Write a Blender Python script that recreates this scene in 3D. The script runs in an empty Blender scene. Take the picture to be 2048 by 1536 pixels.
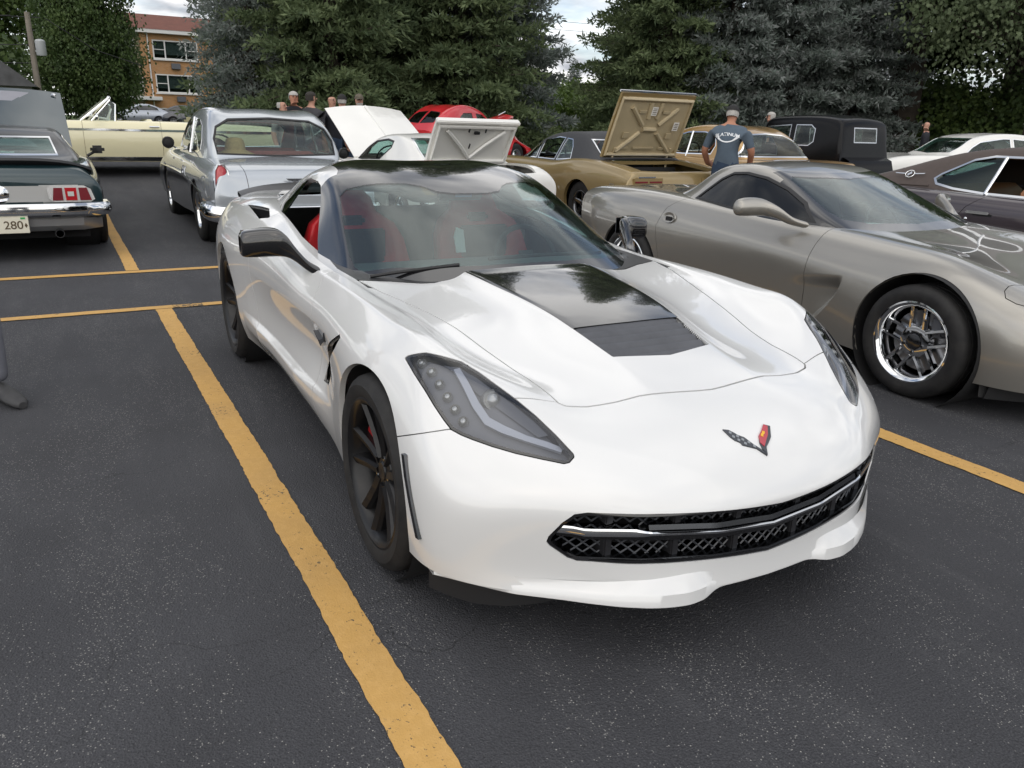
import bpy, bmesh, math, random
import numpy as np
from mathutils import Vector, Matrix

# ---------------------------------------------------------------- camera, sky, sun, exposure
scene = bpy.context.scene
COL = scene.collection
PI = math.pi
CAM_POS = (2.2722, -1.6165, 1.4145)
CAM_YAW, CAM_PITCH, CAM_ROLL, CAM_F = 2.64749, 0.31723, -0.02766, 1566.06
LOT = 0.02455                      # the painted stalls are turned this much against the white car


def camera_axes():
    f = Vector((math.cos(CAM_YAW) * math.cos(CAM_PITCH), math.sin(CAM_YAW) * math.cos(CAM_PITCH), -math.sin(CAM_PITCH)))
    r = f.cross(Vector((0, 0, 1))).normalized()
    d = f.cross(r)
    c, s = math.cos(CAM_ROLL), math.sin(CAM_ROLL)
    return c * r + s * d, -s * r + c * d, f


_r, _d, _f = camera_axes()
cam_data = bpy.data.cameras.new('camera')
cam_data.sensor_width = 36.0
cam_data.lens = CAM_F / 2048 * 36.0
cam_data.clip_start = 0.05
cam_data.clip_end = 3000
cam = bpy.data.objects.new('camera', cam_data)
COL.objects.link(cam)
m = Matrix.Identity(4)
for i in range(3):
    m[i][0], m[i][1], m[i][2], m[i][3] = _r[i], -_d[i], -_f[i], CAM_POS[i]
cam.matrix_world = m
scene.camera = cam

SUN_AZ, SUN_EL = math.radians(-35), math.radians(42)
world = bpy.data.worlds.new('World')
scene.world = world
world.use_nodes = True
wn, wl = world.node_tree.nodes, world.node_tree.links
wn.clear()
sky = wn.new('ShaderNodeTexSky')
sky.sky_type = 'NISHITA'
sky.sun_disc = False
sky.sun_elevation = SUN_EL
sky.sun_rotation = math.radians(90) - SUN_AZ
sky.air_density = 1.0
sky.dust_density = 1.5
wout = wn.new('ShaderNodeOutputWorld')
wbg = wn.new('ShaderNodeBackground')
wbg.inputs['Strength'].default_value = 0.14
# broken cloud deck: noise laid out on a flat layer high above, so it thins out towards the horizon
geo = wn.new('ShaderNodeTexCoord')
sep = wn.new('ShaderNodeSeparateXYZ')
wl.new(geo.outputs['Generated'], sep.inputs[0])


def wmath(op, a, b=None):
    n = wn.new('ShaderNodeMath')
    n.operation = op
    for i, v in enumerate((a, b)):
        if v is None:
            continue
        if isinstance(v, (int, float)):
            n.inputs[i].default_value = v
        else:
            wl.new(v, n.inputs[i])
    return n.outputs[0]


zz = wmath('ADD', wmath('MAXIMUM', sep.outputs[2], 0.0), 0.16)
cx = wmath('DIVIDE', sep.outputs[0], zz)
cy = wmath('DIVIDE', sep.outputs[1], zz)
comb = wn.new('ShaderNodeCombineXYZ')
wl.new(cx, comb.inputs[0])
wl.new(cy, comb.inputs[1])
noi = wn.new('ShaderNodeTexNoise')
noi.inputs['Scale'].default_value = 1.15
noi.inputs['Detail'].default_value = 7
noi.inputs['Roughness'].default_value = 0.55
noi.inputs['Distortion'].default_value = 0.35
wl.new(comb.outputs[0], noi.inputs['Vector'])
cov = wn.new('ShaderNodeValToRGB')
cov.color_ramp.elements[0].position = 0.32
cov.color_ramp.elements[1].position = 0.54
wl.new(noi.outputs['Fac'], cov.inputs[0])
noi2 = wn.new('ShaderNodeTexNoise')
noi2.inputs['Scale'].default_value = 2.1
noi2.inputs['Detail'].default_value = 5
wl.new(comb.outputs[0], noi2.inputs['Vector'])
ccol = wn.new('ShaderNodeValToRGB')
ccol.color_ramp.elements[0].position = 0.40
ccol.color_ramp.elements[0].color = (3.3, 3.45, 3.8, 1)
ccol.color_ramp.elements[1].position = 0.60
ccol.color_ramp.elements[1].color = (9.2, 9.1, 9.0, 1)
wl.new(noi2.outputs['Fac'], ccol.inputs[0])
mix = wn.new('ShaderNodeMixRGB')
wl.new(cov.outputs['Color'], mix.inputs['Fac'])
wl.new(sky.outputs['Color'], mix.inputs[1])
wl.new(ccol.outputs['Color'], mix.inputs[2])
wl.new(mix.outputs[0], wbg.inputs['Color'])
wl.new(wbg.outputs[0], wout.inputs['Surface'])

sun_data = bpy.data.lights.new('sun', 'SUN')
sun_data.energy = 1.3
sun_data.angle = math.radians(110)
sun_data.color = (1.0, 0.95, 0.87)
sun = bpy.data.objects.new('sun', sun_data)
COL.objects.link(sun)
sdir = Vector((math.cos(SUN_AZ) * math.cos(SUN_EL), math.sin(SUN_AZ) * math.cos(SUN_EL), math.sin(SUN_EL)))
sun.rotation_euler = sdir.to_track_quat('Z', 'Y').to_euler()
sun.location = sdir * 50

scene.view_settings.view_transform = 'Standard'
scene.view_settings.look = 'None'
scene.view_settings.exposure = 0.20
scene.view_settings.gamma = 1.0
scene.view_settings.use_curve_mapping = False
scene.cycles.max_bounces = 8
scene.cycles.transparent_max_bounces = 24
scene.cycles.caustics_reflective = False
scene.cycles.caustics_refractive = False
scene.cycles.sample_clamp_indirect = 6
random.seed(7)

# ---------------------------------------------------------------- materials
MATS = {}


class NT:
    """small helper to write node trees"""

    def __init__(self, mat):
        self.t = mat.node_tree
        self.n, self.l = self.t.nodes, self.t.links

    def new(self, typ, **kw):
        n = self.n.new(typ)
        for k, v in kw.items():
            setattr(n, k, v)
        return n

    def put(self, sock, v):
        if hasattr(v, 'is_output'):
            self.l.new(v, sock)
        elif isinstance(v, (tuple, list)):
            sock.default_value = tuple(v) + ((1,) if len(v) == 3 and sock.type == 'RGBA' else ())
        else:
            sock.default_value = v

    def coord(self, kind='Object', scale=None):
        c = self.new('ShaderNodeTexCoord').outputs[kind]
        if scale is None:
            return c
        mp = self.new('ShaderNodeMapping')
        self.put(mp.inputs['Vector'], c)
        mp.inputs['Scale'].default_value = scale
        return mp.outputs[0]

    def world(self, scale=None):
        c = self.new('ShaderNodeNewGeometry').outputs['Position']
        if scale is None:
            return c
        mp = self.new('ShaderNodeMapping')
        self.put(mp.inputs['Vector'], c)
        mp.inputs['Scale'].default_value = scale
        return mp.outputs[0]

    def noise(self, vec, scale, detail=4, rough=0.5, dist=0.0):
        n = self.new('ShaderNodeTexNoise')
        if vec is not None:
            self.put(n.inputs['Vector'], vec)
        n.inputs['Scale'].default_value = scale
        n.inputs['Detail'].default_value = detail
        n.inputs['Roughness'].default_value = rough
        n.inputs['Distortion'].default_value = dist
        return n.outputs['Fac']

    def voronoi(self, vec, scale, feature='F1', out='Distance', rnd=1.0):
        n = self.new('ShaderNodeTexVoronoi', feature=feature)
        self.put(n.inputs['Vector'], vec)
        n.inputs['Scale'].default_value = scale
        n.inputs['Randomness'].default_value = rnd
        return n.outputs[out]

    def ramp(self, fac, stops):
        n = self.new('ShaderNodeValToRGB')
        self.put(n.inputs[0], fac)
        cr = n.color_ramp
        while len(cr.elements) < len(stops):
            cr.elements.new(0.5)
        for e, (p, c) in zip(cr.elements, stops):
            e.position = p
            e.color = (c, c, c, 1) if isinstance(c, (int, float)) else tuple(c) + (1,)
        return n.outputs[0]

    def mix(self, fac, a, b, blend='MIX'):
        n = self.new('ShaderNodeMixRGB', blend_type=blend)
        self.put(n.inputs[0], fac)
        self.put(n.inputs[1], a)
        self.put(n.inputs[2], b)
        return n.outputs[0]

    def math(self, op, a, b=0.0):
        n = self.new('ShaderNodeMath', operation=op)
        self.put(n.inputs[0], a)
        self.put(n.inputs[1], b)
        return n.outputs[0]

    def bump(self, h, strength=0.3, dist=0.01):
        n = self.new('ShaderNodeBump')
        self.put(n.inputs['Height'], h)
        n.inputs['Strength'].default_value = strength
        n.inputs['Distance'].default_value = dist
        return n.outputs[0]


def mat(name, color=(0.5, 0.5, 0.5), rough=0.5, metal=0.0, coat=0.0, coat_rough=0.03, spec=0.5, build=None, **kw):
    if name in MATS:
        return MATS[name]
    m = bpy.data.materials.new(name)
    m.use_nodes = True
    nt = NT(m)
    b = m.node_tree.nodes['Principled BSDF']
    nt.put(b.inputs['Base Color'], color)
    b.inputs['Roughness'].default_value = rough
    b.inputs['Metallic'].default_value = metal
    b.inputs['Coat Weight'].default_value = coat
    b.inputs['Coat Roughness'].default_value = coat_rough
    b.inputs['Specular IOR Level'].default_value = spec
    for k, v in kw.items():
        nt.put(b.inputs[k.replace('_', ' ')], v)
    if build:
        build(nt, b)
    MATS[name] = m
    return m


def grime(color, amount=0.12, scale=3.0, speck=True):
    """slight unevenness of a real painted surface"""
    def f(nt, b):
        v = nt.coord('Object')
        n = nt.noise(v, scale, 6, 0.6)
        dark = tuple(c * (1 - amount) for c in color)
        c = nt.mix(nt.ramp(n, [(0.35, 0.0), (0.75, 1.0)]), color, dark)
        nt.put(b.inputs['Base Color'], c)
        if 'Coat Roughness' in b.inputs:
            nt.put(b.inputs['Coat Roughness'], nt.ramp(nt.noise(v, 9, 4), [(0.3, 0.0), (0.8, 0.025)]))
    return f


def paint(name, color, rough=0.4, metal=0.0, amount=0.06):
    return mat(name, color, rough, metal, coat=1.0, build=grime(color, amount))


def glass_build(tint, alpha, rough=0.0):
    """window glass: part tinted see-through, part mirror by angle"""
    def f(nt, b):
        out = [n for n in nt.n if n.type == 'OUTPUT_MATERIAL'][0]
        tr = nt.new('ShaderNodeBsdfTransparent')
        tr.inputs[0].default_value = tuple(tint) + (1,)
        gl = nt.new('ShaderNodeBsdfGlossy')
        gl.inputs['Roughness'].default_value = rough
        ge = nt.new('ShaderNodeNewGeometry')
        dt = nt.new('ShaderNodeVectorMath', operation='DOT_PRODUCT')
        nt.l.new(ge.outputs['Normal'], dt.inputs[0])
        nt.l.new(ge.outputs['Incoming'], dt.inputs[1])
        r0 = ((alpha - 1) / (alpha + 1)) ** 2
        om = nt.math('SUBTRACT', 1.0, nt.math('ABSOLUTE', dt.outputs['Value']))
        fr = nt.math('ADD', r0, nt.math('MULTIPLY', nt.math('POWER', om, 5.0), 1 - r0))
        mx = nt.new('ShaderNodeMixShader')
        nt.l.new(fr, mx.inputs[0])
        nt.l.new(tr.outputs[0], mx.inputs[1])
        nt.l.new(gl.outputs[0], mx.inputs[2])
        nt.l.new(mx.outputs[0], out.inputs['Surface'])
    return f


def glass(name, tint=(0.6, 0.68, 0.66), ior=1.6):
    return mat(name, build=glass_build(tint, ior))


# ---------------------------------------------------------------- objects
def tag(o, label=None, cat=None, group=None, kind=None):
    if label:
        o['label'] = label
    if cat:
        o['category'] = cat
    if group:
        o['group'] = group
    if kind:
        o['kind'] = kind
    return o


def empty(name, loc=(0, 0, 0), rz=0.0, parent=None):
    o = bpy.data.objects.new(name, None)
    COL.objects.link(o)
    o.location = loc
    o.rotation_euler = (0, 0, rz)
    o.empty_display_size = 0.2
    if parent:
        o.parent = parent
    return o


def mesh_obj(name, verts, faces, material=None, parent=None, smooth=False, normals=None, sharp=None):
    me = bpy.data.meshes.new(name)
    v = np.asarray(verts, float)
    me.from_pydata(v.tolist(), [], [list(map(int, f)) for f in faces] if not isinstance(faces, np.ndarray) else faces.tolist())
    me.update()
    if smooth:
        me.polygons.foreach_set('use_smooth', [True] * len(me.polygons))
    if normals is not None:
        me.normals_split_custom_set_from_vertices(np.asarray(normals, float).tolist())
    elif smooth and sharp:
        me.set_sharp_from_angle(angle=math.radians(sharp))
    if material is not None:
        me.materials.append(MATS[material] if isinstance(material, str) else material)
    o = bpy.data.objects.new(name, me)
    COL.objects.link(o)
    if parent:
        o.parent = parent
    return o


def from_mesh(name, me, parent=None):
    o = bpy.data.objects.new(name, me)
    COL.objects.link(o)
    if parent:
        o.parent = parent
    return o


class MB:
    """collects boxes, tubes, lathes and prisms into ONE mesh"""

    def __init__(self):
        self.v, self.f = [], []

    def add(self, verts, faces, M=None):
        b = len(self.v)
        for p in verts:
            p = Vector(p)
            self.v.append(tuple(M @ p) if M is not None else tuple(p))
        self.f += [tuple(b + i for i in f) for f in faces]
        return self

    def box(self, c, s, M=None, bev=0.0):
        x, y, z = (k / 2 for k in s)
        if bev <= 0:
            vs = [(c[0] + a * x, c[1] + b_ * y, c[2] + d * z) for a in (-1, 1) for b_ in (-1, 1) for d in (-1, 1)]
            fs = [(0, 1, 3, 2), (4, 6, 7, 5), (0, 4, 5, 1), (2, 3, 7, 6), (0, 2, 6, 4), (1, 5, 7, 3)]
            return self.add(vs, fs, M)
        bm = bmesh.new()
        bmesh.ops.create_cube(bm, size=1)
        bmesh.ops.scale(bm, vec=s, verts=bm.verts)
        bmesh.ops.bevel(bm, geom=list(bm.edges), offset=min(bev, 0.49 * min(s)), segments=2, affect='EDGES')
        bmesh.ops.translate(bm, vec=c, verts=bm.verts)
        bm.verts.index_update()
        vs = [tuple(v.co) for v in bm.verts]
        fs = [tuple(v.index for v in f.verts) for f in bm.faces]
        bm.free()
        return self.add(vs, fs, M)

    def tube(self, pts, r, n=8, cap=True, M=None, closed=False):
        pts = [Vector(p) for p in pts]
        rs = r if isinstance(r, (list, tuple)) else [r] * len(pts)
        vs, fs = [], []
        up = Vector((0, 0, 1))
        last = None
        k = len(pts)
        for i, p in enumerate(pts):
            a = pts[(i - 1) % k] if (closed or i > 0) else p
            b_ = pts[(i + 1) % k] if (closed or i < k - 1) else p
            t = (b_ - a)
            t = t.normalized() if t.length > 1e-9 else Vector((1, 0, 0))
            s = t.cross(last if last is not None else up)
            if s.length < 1e-4:
                s = t.cross(Vector((1, 0, 0)))
                if s.length < 1e-4:
                    s = t.cross(Vector((0, 1, 0)))
            s.normalize()
            u = s.cross(t).normalized()
            last = u
            for j in range(n):
                q = 2 * PI * j / n
                vs.append(p + rs[i] * (math.cos(q) * s + math.sin(q) * u))
        rng = k if closed else k - 1
        for i in range(rng):
            for j in range(n):
                a, b_ = i * n + j, i * n + (j + 1) % n
                c, d = ((i + 1) % k) * n + (j + 1) % n, ((i + 1) % k) * n + j
                fs.append((a, b_, c, d))
        if cap and not closed:
            fs.append(tuple(reversed(range(n))))
            fs.append(tuple(range((k - 1) * n, k * n)))
        return self.add(vs, fs, M)

    def lathe(self, prof, n=32, axis='Y', c=(0, 0, 0), M=None, close=False):
        """prof: list of (radius, along axis)"""
        vs, fs = [], []
        for (r, h) in prof:
            for j in range(n):
                q = 2 * PI * j / n
                a, b_ = r * math.cos(q), r * math.sin(q)
                if axis == 'Y':
                    vs.append((c[0] + a, c[1] + h, c[2] + b_))
                elif axis == 'Z':
                    vs.append((c[0] + a, c[1] + b_, c[2] + h))
                else:
                    vs.append((c[0] + h, c[1] + a, c[2] + b_))
        k = len(prof)
        for i in range(k if close else k - 1):
            for j in range(n):
                i2 = (i + 1) % k
                fs.append((i * n + j, i * n + (j + 1) % n, i2 * n + (j + 1) % n, i2 * n + j))
        return self.add(vs, fs, M)

    def prism(self, poly, ext, M=None, bev=0.0):
        """poly: list of 3D points (planar outline), ext: extrusion vector"""
        k = len(poly)
        e = Vector(ext)
        vs = [Vector(p) for p in poly] + [Vector(p) + e for p in poly]
        fs = [tuple(range(k)), tuple(reversed(range(k, 2 * k)))] + [(i, i + k, (i + 1) % k + k, (i + 1) % k) for i in range(k)]
        fs = [tuple(reversed(f)) for f in fs]
        return self.add(vs, fs, M)

    def grid(self, rows, M=None, closed_u=False):
        """rows: list of equal-length point lists"""
        n, k = len(rows), len(rows[0])
        vs = [p for r in rows for p in r]
        fs = []
        for i in range(n - 1):
            for j in range(k if closed_u else k - 1):
                fs.append((i * k + j, i * k + (j + 1) % k, (i + 1) * k + (j + 1) % k, (i + 1) * k + j))
        return self.add(vs, fs, M)

    def build(self, name, material, parent=None, smooth=False, sharp=35, fix=True):
        o = mesh_obj(name, self.v, self.f, material, parent)
        me = o.data
        if fix:
            bm = bmesh.new()
            bm.from_mesh(me)
            bmesh.ops.recalc_face_normals(bm, faces=bm.faces)
            bm.to_mesh(me)
            bm.free()
        if smooth:
            me.polygons.foreach_set('use_smooth', [True] * len(me.polygons))
            me.set_sharp_from_angle(angle=math.radians(sharp))
        return o


def copy_tree(o, parent=None):
    c = o.copy()
    COL.objects.link(c)
    c.parent = parent
    for ch in o.children:
        k = copy_tree(ch, c)
        k.matrix_parent_inverse = ch.matrix_parent_inverse.copy()
    return c


# ---------------------------------------------------------------- smooth surfaces: subdivision cage, clipping
def uniq_edges(E, n):
    """unique sorted index pairs, and where each came from"""
    key, inv = np.unique(E[:, 0].astype(np.int64) * n + E[:, 1], return_inverse=True)
    return np.stack([key // n, key % n], 1), inv.reshape(-1)


def cc_step(P, Q, sharp):
    """one Catmull-Clark step. P (n,3), Q (f,4), sharp: dict{(a,b): weight}"""
    n, f = len(P), len(Q)
    fp = P[Q].mean(1)
    E = np.stack([Q, np.roll(Q, -1, 1)], 2).reshape(-1, 2)
    Es = np.sort(E, 1)
    U, inv = uniq_edges(Es, n)
    m = len(U)
    cnt = np.bincount(inv, minlength=m)
    fsum = np.zeros((m, 3))
    np.add.at(fsum, inv, np.repeat(fp, 4, 0))
    mid = P[U].mean(1)
    bd = cnt == 1
    w = np.array([sharp.get((int(a), int(b)), 0.0) for a, b in U]) if sharp else np.zeros(m)
    w = np.where(bd, 10.0, w)
    smoothp = np.where(bd[:, None], mid, (P[U].sum(1) + fsum) / 4)
    t = np.clip(w, 0, 1)[:, None]
    ep = smoothp * (1 - t) + mid * t
    # vertices
    val = np.zeros(n)
    np.add.at(val, U.reshape(-1), 1)
    Rs = np.zeros((n, 3))
    np.add.at(Rs, U[:, 0], mid)
    np.add.at(Rs, U[:, 1], mid)
    Fs = np.zeros((n, 3))
    np.add.at(Fs, Q.reshape(-1), np.repeat(fp, 4, 0))
    fv = np.zeros(n)
    np.add.at(fv, Q.reshape(-1), 1)
    vv = np.maximum(val, 1)[:, None]
    sm = (Fs / np.maximum(fv, 1)[:, None] + 2 * Rs / vv + (vv - 3) * P) / vv
    ns = np.zeros(n)
    cr = np.zeros((n, 3))
    wm = np.zeros(n)
    S = w > 0
    for k in (0, 1):
        np.add.at(ns, U[S, k], 1)
        np.add.at(cr, U[S, k], P[U[S, 1 - k]])
        np.add.at(wm, U[S, k], w[S])
    wm = np.clip(wm / np.maximum(ns, 1), 0, 1)[:, None]
    crp = (6 * P + cr) / 8
    nP = np.where((ns < 2)[:, None], sm, np.where((ns == 2)[:, None], sm * (1 - wm) + crp * wm, sm * (1 - wm) + P * wm))
    V = np.vstack([nP, ep, fp])
    e4 = inv.reshape(f, 4) + n
    fi = np.arange(f) + n + m
    nQ = np.stack([np.stack([Q[:, k], e4[:, k], fi, e4[:, (k - 1) % 4]], 1) for k in range(4)], 1).reshape(-1, 4)
    ns2 = {}
    for i in np.nonzero((w > 1) & ~bd)[0]:
        a, b = int(U[i, 0]), int(U[i, 1])
        for q in (a, b):
            ns2[(q, n + int(i))] = w[i] - 1
    return V, nQ, ns2


def cc(P, Q, sharp, levels):
    for _ in range(levels):
        P, Q, sharp = cc_step(P, Q, sharp)
    return P, Q


def cc_fit(T, Q, sharp, levels, its=6, mirror=None):
    """subdivide so that the surface passes through the given points"""
    T = np.asarray(T, float)
    P = T.copy()
    n = len(T)
    for _ in range(its):
        L, _q = cc(P, Q, sharp, 2)
        P = P + 0.9 * (T - L[:n])
    return cc(P, Q, sharp, levels)


def vnormals(V, F):
    F = np.asarray(F)
    N = np.zeros_like(V)
    if F.shape[1] == 4:
        fn = np.cross(V[F[:, 2]] - V[F[:, 0]], V[F[:, 3]] - V[F[:, 1]])
    else:
        fn = np.cross(V[F[:, 1]] - V[F[:, 0]], V[F[:, 2]] - V[F[:, 0]])
    for k in range(F.shape[1]):
        np.add.at(N, F[:, k], fn)
    return N / np.maximum(np.linalg.norm(N, axis=1, keepdims=True), 1e-12)


class Surf:
    """triangle surface with shading normals that survives cutting"""

    def __init__(self, V, T, N=None):
        self.V = np.asarray(V, float)
        T = np.asarray(T)
        if T.shape[1] == 4:
            if N is None:
                N = vnormals(self.V, T)
            T = np.vstack([T[:, [0, 1, 2]], T[:, [0, 2, 3]]])
        self.T = T
        self.N = vnormals(self.V, T) if N is None else N

    def mirrored(self):
        """both halves: y and -y"""
        V = np.vstack([self.V, self.V * [1, -1, 1]])
        T = np.vstack([self.T, self.T[:, ::-1] + len(self.V)])
        N = np.vstack([self.N, self.N * [1, -1, 1]])
        mid = np.abs(V[:, 1]) < 1e-6
        N[mid, 1] = 0
        N /= np.maximum(np.linalg.norm(N, axis=1, keepdims=True), 1e-12)
        return Surf(V, T, N)

    def flip(self):
        return Surf(self.V * [1, -1, 1], self.T[:, ::-1], self.N * [1, -1, 1])

    def refine(self, mask):
        """split the chosen triangles 1:4 and their neighbours so that no seam opens"""
        T, n = self.T, len(self.V)
        if not mask.any():
            return self
        E = np.sort(np.stack([T, np.roll(T, -1, 1)], 2).reshape(-1, 2), 1)
        U, inv = uniq_edges(E, n)
        inv = inv.reshape(-1, 3)
        sp = np.zeros(len(U), bool)
        sp[inv[mask].ravel()] = True
        idx = np.full(len(U), -1)
        idx[sp] = n + np.arange(sp.sum())
        V = np.vstack([self.V, self.V[U[sp]].mean(1)])
        n2 = self.N[U[sp]].mean(1)
        n2 /= np.maximum(np.linalg.norm(n2, axis=1, keepdims=True), 1e-12)
        N = np.vstack([self.N, n2])
        m3 = idx[inv]
        fl = m3 >= 0
        k = fl.sum(1)
        out = [T[k == 0]]
        t, m_ = T[k == 3], m3[k == 3]
        a, b, c = t.T
        ab, bc, ca = m_.T
        out += [np.stack(q, 1) for q in ((a, ab, ca), (ab, b, bc), (ca, bc, c), (ab, bc, ca))]

        def rolled(sel, i):
            r = np.arange(sel.sum())
            tt, mm = T[sel], m3[sel]
            return [tt[r, (i + j) % 3] for j in range(3)] + [mm[r, (i + j) % 3] for j in range(3)]
        sel = k == 1
        if sel.any():
            a, b, c, ab, _, _ = rolled(sel, np.argmax(fl[sel], 1))
            out += [np.stack((a, ab, c), 1), np.stack((ab, b, c), 1)]
        sel = k == 2
        if sel.any():
            i = (np.argmin(fl[sel], 1) + 1) % 3                 # edges ab and bc are split
            a, b, c, ab, bc, _ = rolled(sel, i)
            out += [np.stack((ab, b, bc), 1), np.stack((a, ab, bc), 1), np.stack((a, bc, c), 1)]
        return Surf(V, np.vstack(out), N)

    def clip(self, field, levels=2):
        """returns (inside: field<0, outside)"""
        s = self
        for _ in range(levels):
            f = field(s.V)
            ft = f[s.T]
            ln = np.linalg.norm(s.V[s.T[:, 0]] - s.V[s.T[:, 1]], axis=1)
            msk = (np.abs(ft).min(1) < np.maximum(ln, 0.004) * 0.9) & (ln > 0.006)
            s = s.refine(msk)
        f = field(s.V)
        f = np.where(np.abs(f) < 1e-7, 1e-7, f)
        return s._half(f, True), s._half(f, False)

    def _half(self, f, inside):
        g = -f if inside else f
        V, N, T = self.V, self.N, self.T
        pos = g[T] > 0
        k = pos.sum(1)
        one, two = T[k == 1], T[k == 2]
        i1 = np.argmax(pos[k == 1], 1) if len(one) else np.zeros(0, int)
        i2 = np.argmin(pos[k == 2], 1) if len(two) else np.zeros(0, int)
        rot = lambda X, i: np.stack([X[np.arange(len(X)), (i + j) % 3] for j in range(3)], 1) if len(X) else np.zeros((0, 3), int)
        A, B = rot(one, i1), rot(two, i2)
        E = np.vstack([A[:, [0, 1]], A[:, [0, 2]], B[:, [0, 1]], B[:, [0, 2]]])
        if not len(E):
            return Surf(V, T[k == 3], N).compact()
        U, inv = uniq_edges(np.sort(E, 1), len(V))
        inv = inv + len(V)
        t = (g[U[:, 0]] / (g[U[:, 0]] - g[U[:, 1]]))[:, None]
        nV = V[U[:, 0]] * (1 - t) + V[U[:, 1]] * t
        nN = N[U[:, 0]] * (1 - t) + N[U[:, 1]] * t
        nN /= np.maximum(np.linalg.norm(nN, axis=1, keepdims=True), 1e-12)
        na, nb = len(A), len(B)
        a01, a02, b01, b02 = inv[:na], inv[na:2 * na], inv[2 * na:2 * na + nb], inv[2 * na + nb:]
        T2 = np.vstack([T[k == 3], np.stack([A[:, 0], a01, a02], 1), np.stack([b01, B[:, 1], B[:, 2]], 1), np.stack([b01, B[:, 2], b02], 1)])
        return Surf(np.vstack([V, nV]), T2, np.vstack([N, nN])).compact()

    def compact(self):
        u, inv = np.unique(self.T, return_inverse=True)
        return Surf(self.V[u], inv.reshape(-1, 3), self.N[u])

    def moved(self, d):
        """shift along the normals"""
        return Surf(self.V + self.N * d, self.T, self.N)

    def boundary(self):
        # weld by position so split triangles do not open false borders
        k3 = np.round(self.V * 1e5).astype(np.int64)
        _, wid = np.unique(k3[:, 0] * 73856093 ^ k3[:, 1] * 19349663 ^ k3[:, 2] * 83492791, return_inverse=True)
        wid = wid.reshape(-1)
        E = np.stack([self.T, np.roll(self.T, -1, 1)], 2).reshape(-1, 2)
        W = np.sort(wid[E], 1)
        _, inv, cnt = np.unique(W[:, 0] * np.int64(len(self.V) + 1) + W[:, 1], return_inverse=True, return_counts=True)
        return E[cnt[inv.reshape(-1)] == 1]

    def obj(self, name, material, parent=None, skirt=0.0, thick=0.0):
        """skirt: turn the rim inwards; thick: closed slab of that thickness"""
        V, T, N = self.V, self.T, self.N
        if skirt or thick:
            d = skirt or thick
            B = self.boundary()
            n0 = len(V)
            if thick:
                V = np.vstack([V, self.V - self.N * d])
                N = np.vstack([N, -self.N])
                T = np.vstack([T, self.T[:, ::-1] + n0])
            if len(B):
                k = len(V)
                a, b = B[:, 0], B[:, 1]
                V = np.vstack([V, self.V[a], self.V[b], self.V[b] - self.N[b] * d, self.V[a] - self.N[a] * d])
                sn = np.cross(self.V[b] - self.V[a], self.N[a])
                sn /= np.maximum(np.linalg.norm(sn, axis=1, keepdims=True), 1e-12)
                N = np.vstack([N, sn, sn, sn, sn])
                q = len(B)
                i = np.arange(q) + k
                T = np.vstack([T, np.stack([i + q, i, i + 3 * q], 1), np.stack([i + q, i + 3 * q, i + 2 * q], 1)])
        me = bpy.data.meshes.new(name)
        nv, nt_ = len(V), len(T)
        me.vertices.add(nv)
        me.vertices.foreach_set('co', np.ascontiguousarray(V, dtype=np.float32).ravel())
        me.loops.add(nt_ * 3)
        me.loops.foreach_set('vertex_index', np.ascontiguousarray(T, dtype=np.int32).ravel())
        me.polygons.add(nt_)
        me.polygons.foreach_set('loop_start', np.arange(0, nt_ * 3, 3, dtype=np.int32))
        me.polygons.foreach_set('use_smooth', np.ones(nt_, dtype=bool))
        me.update(calc_edges=True)
        at = me.attributes.new('custom_normal', 'FLOAT_VECTOR', 'POINT')
        at.data.foreach_set('vector', np.ascontiguousarray(N, dtype=np.float32).ravel())
        me.materials.append(MATS[material] if isinstance(material, str) else material)
        return from_mesh(name, me, parent)


def poly_sdf(pts, axes, pick=None, off=0.0):
    """signed distance (negative inside) to a closed outline seen along one axis; axes e.g. (0, 2)"""
    A = np.asarray(pts, float)
    B = np.roll(A, -1, 0)

    def f(V):
        p = V[:, axes]
        d = np.full(len(p), 1e9)
        ins = np.zeros(len(p), bool)
        for a, b in zip(A, B):
            e = b - a
            w = p - a
            t = np.clip((w @ e) / max(e @ e, 1e-12), 0, 1)
            d = np.minimum(d, np.linalg.norm(w - t[:, None] * e, axis=1))
            c = (a[1] > p[:, 1]) != (b[1] > p[:, 1])
            with np.errstate(divide='ignore', invalid='ignore'):
                xc = (b[0] - a[0]) * (p[:, 1] - a[1]) / (b[1] - a[1]) + a[0]
            ins ^= c & (p[:, 0] < xc)
        d = np.where(ins, -d, d) - off
        if pick is not None:
            d = np.where(pick(V), d, 1.0)
        return d
    return f


def circ_sdf(cx_, cz_, r, axes=(0, 2), pick=None):
    def f(V):
        d = np.hypot(V[:, axes[0]] - cx_, V[:, axes[1]] - cz_) - r
        if pick is not None:
            d = np.where(pick(V), d, 1.0)
        return d
    return f


def smooth_closed(pts, n=6):
    """Catmull-Rom through a closed outline"""
    P = np.asarray(pts, float)
    k = len(P)
    out = []
    for i in range(k):
        a, b, c, d = P[(i - 1) % k], P[i], P[(i + 1) % k], P[(i + 2) % k]
        for t in np.linspace(0, 1, n, endpoint=False):
            out.append(0.5 * ((2 * b) + (-a + c) * t + (2 * a - 5 * b + 4 * c - d) * t * t + (-a + 3 * b - 3 * c + d) * t ** 3))
    return np.array(out)


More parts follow.
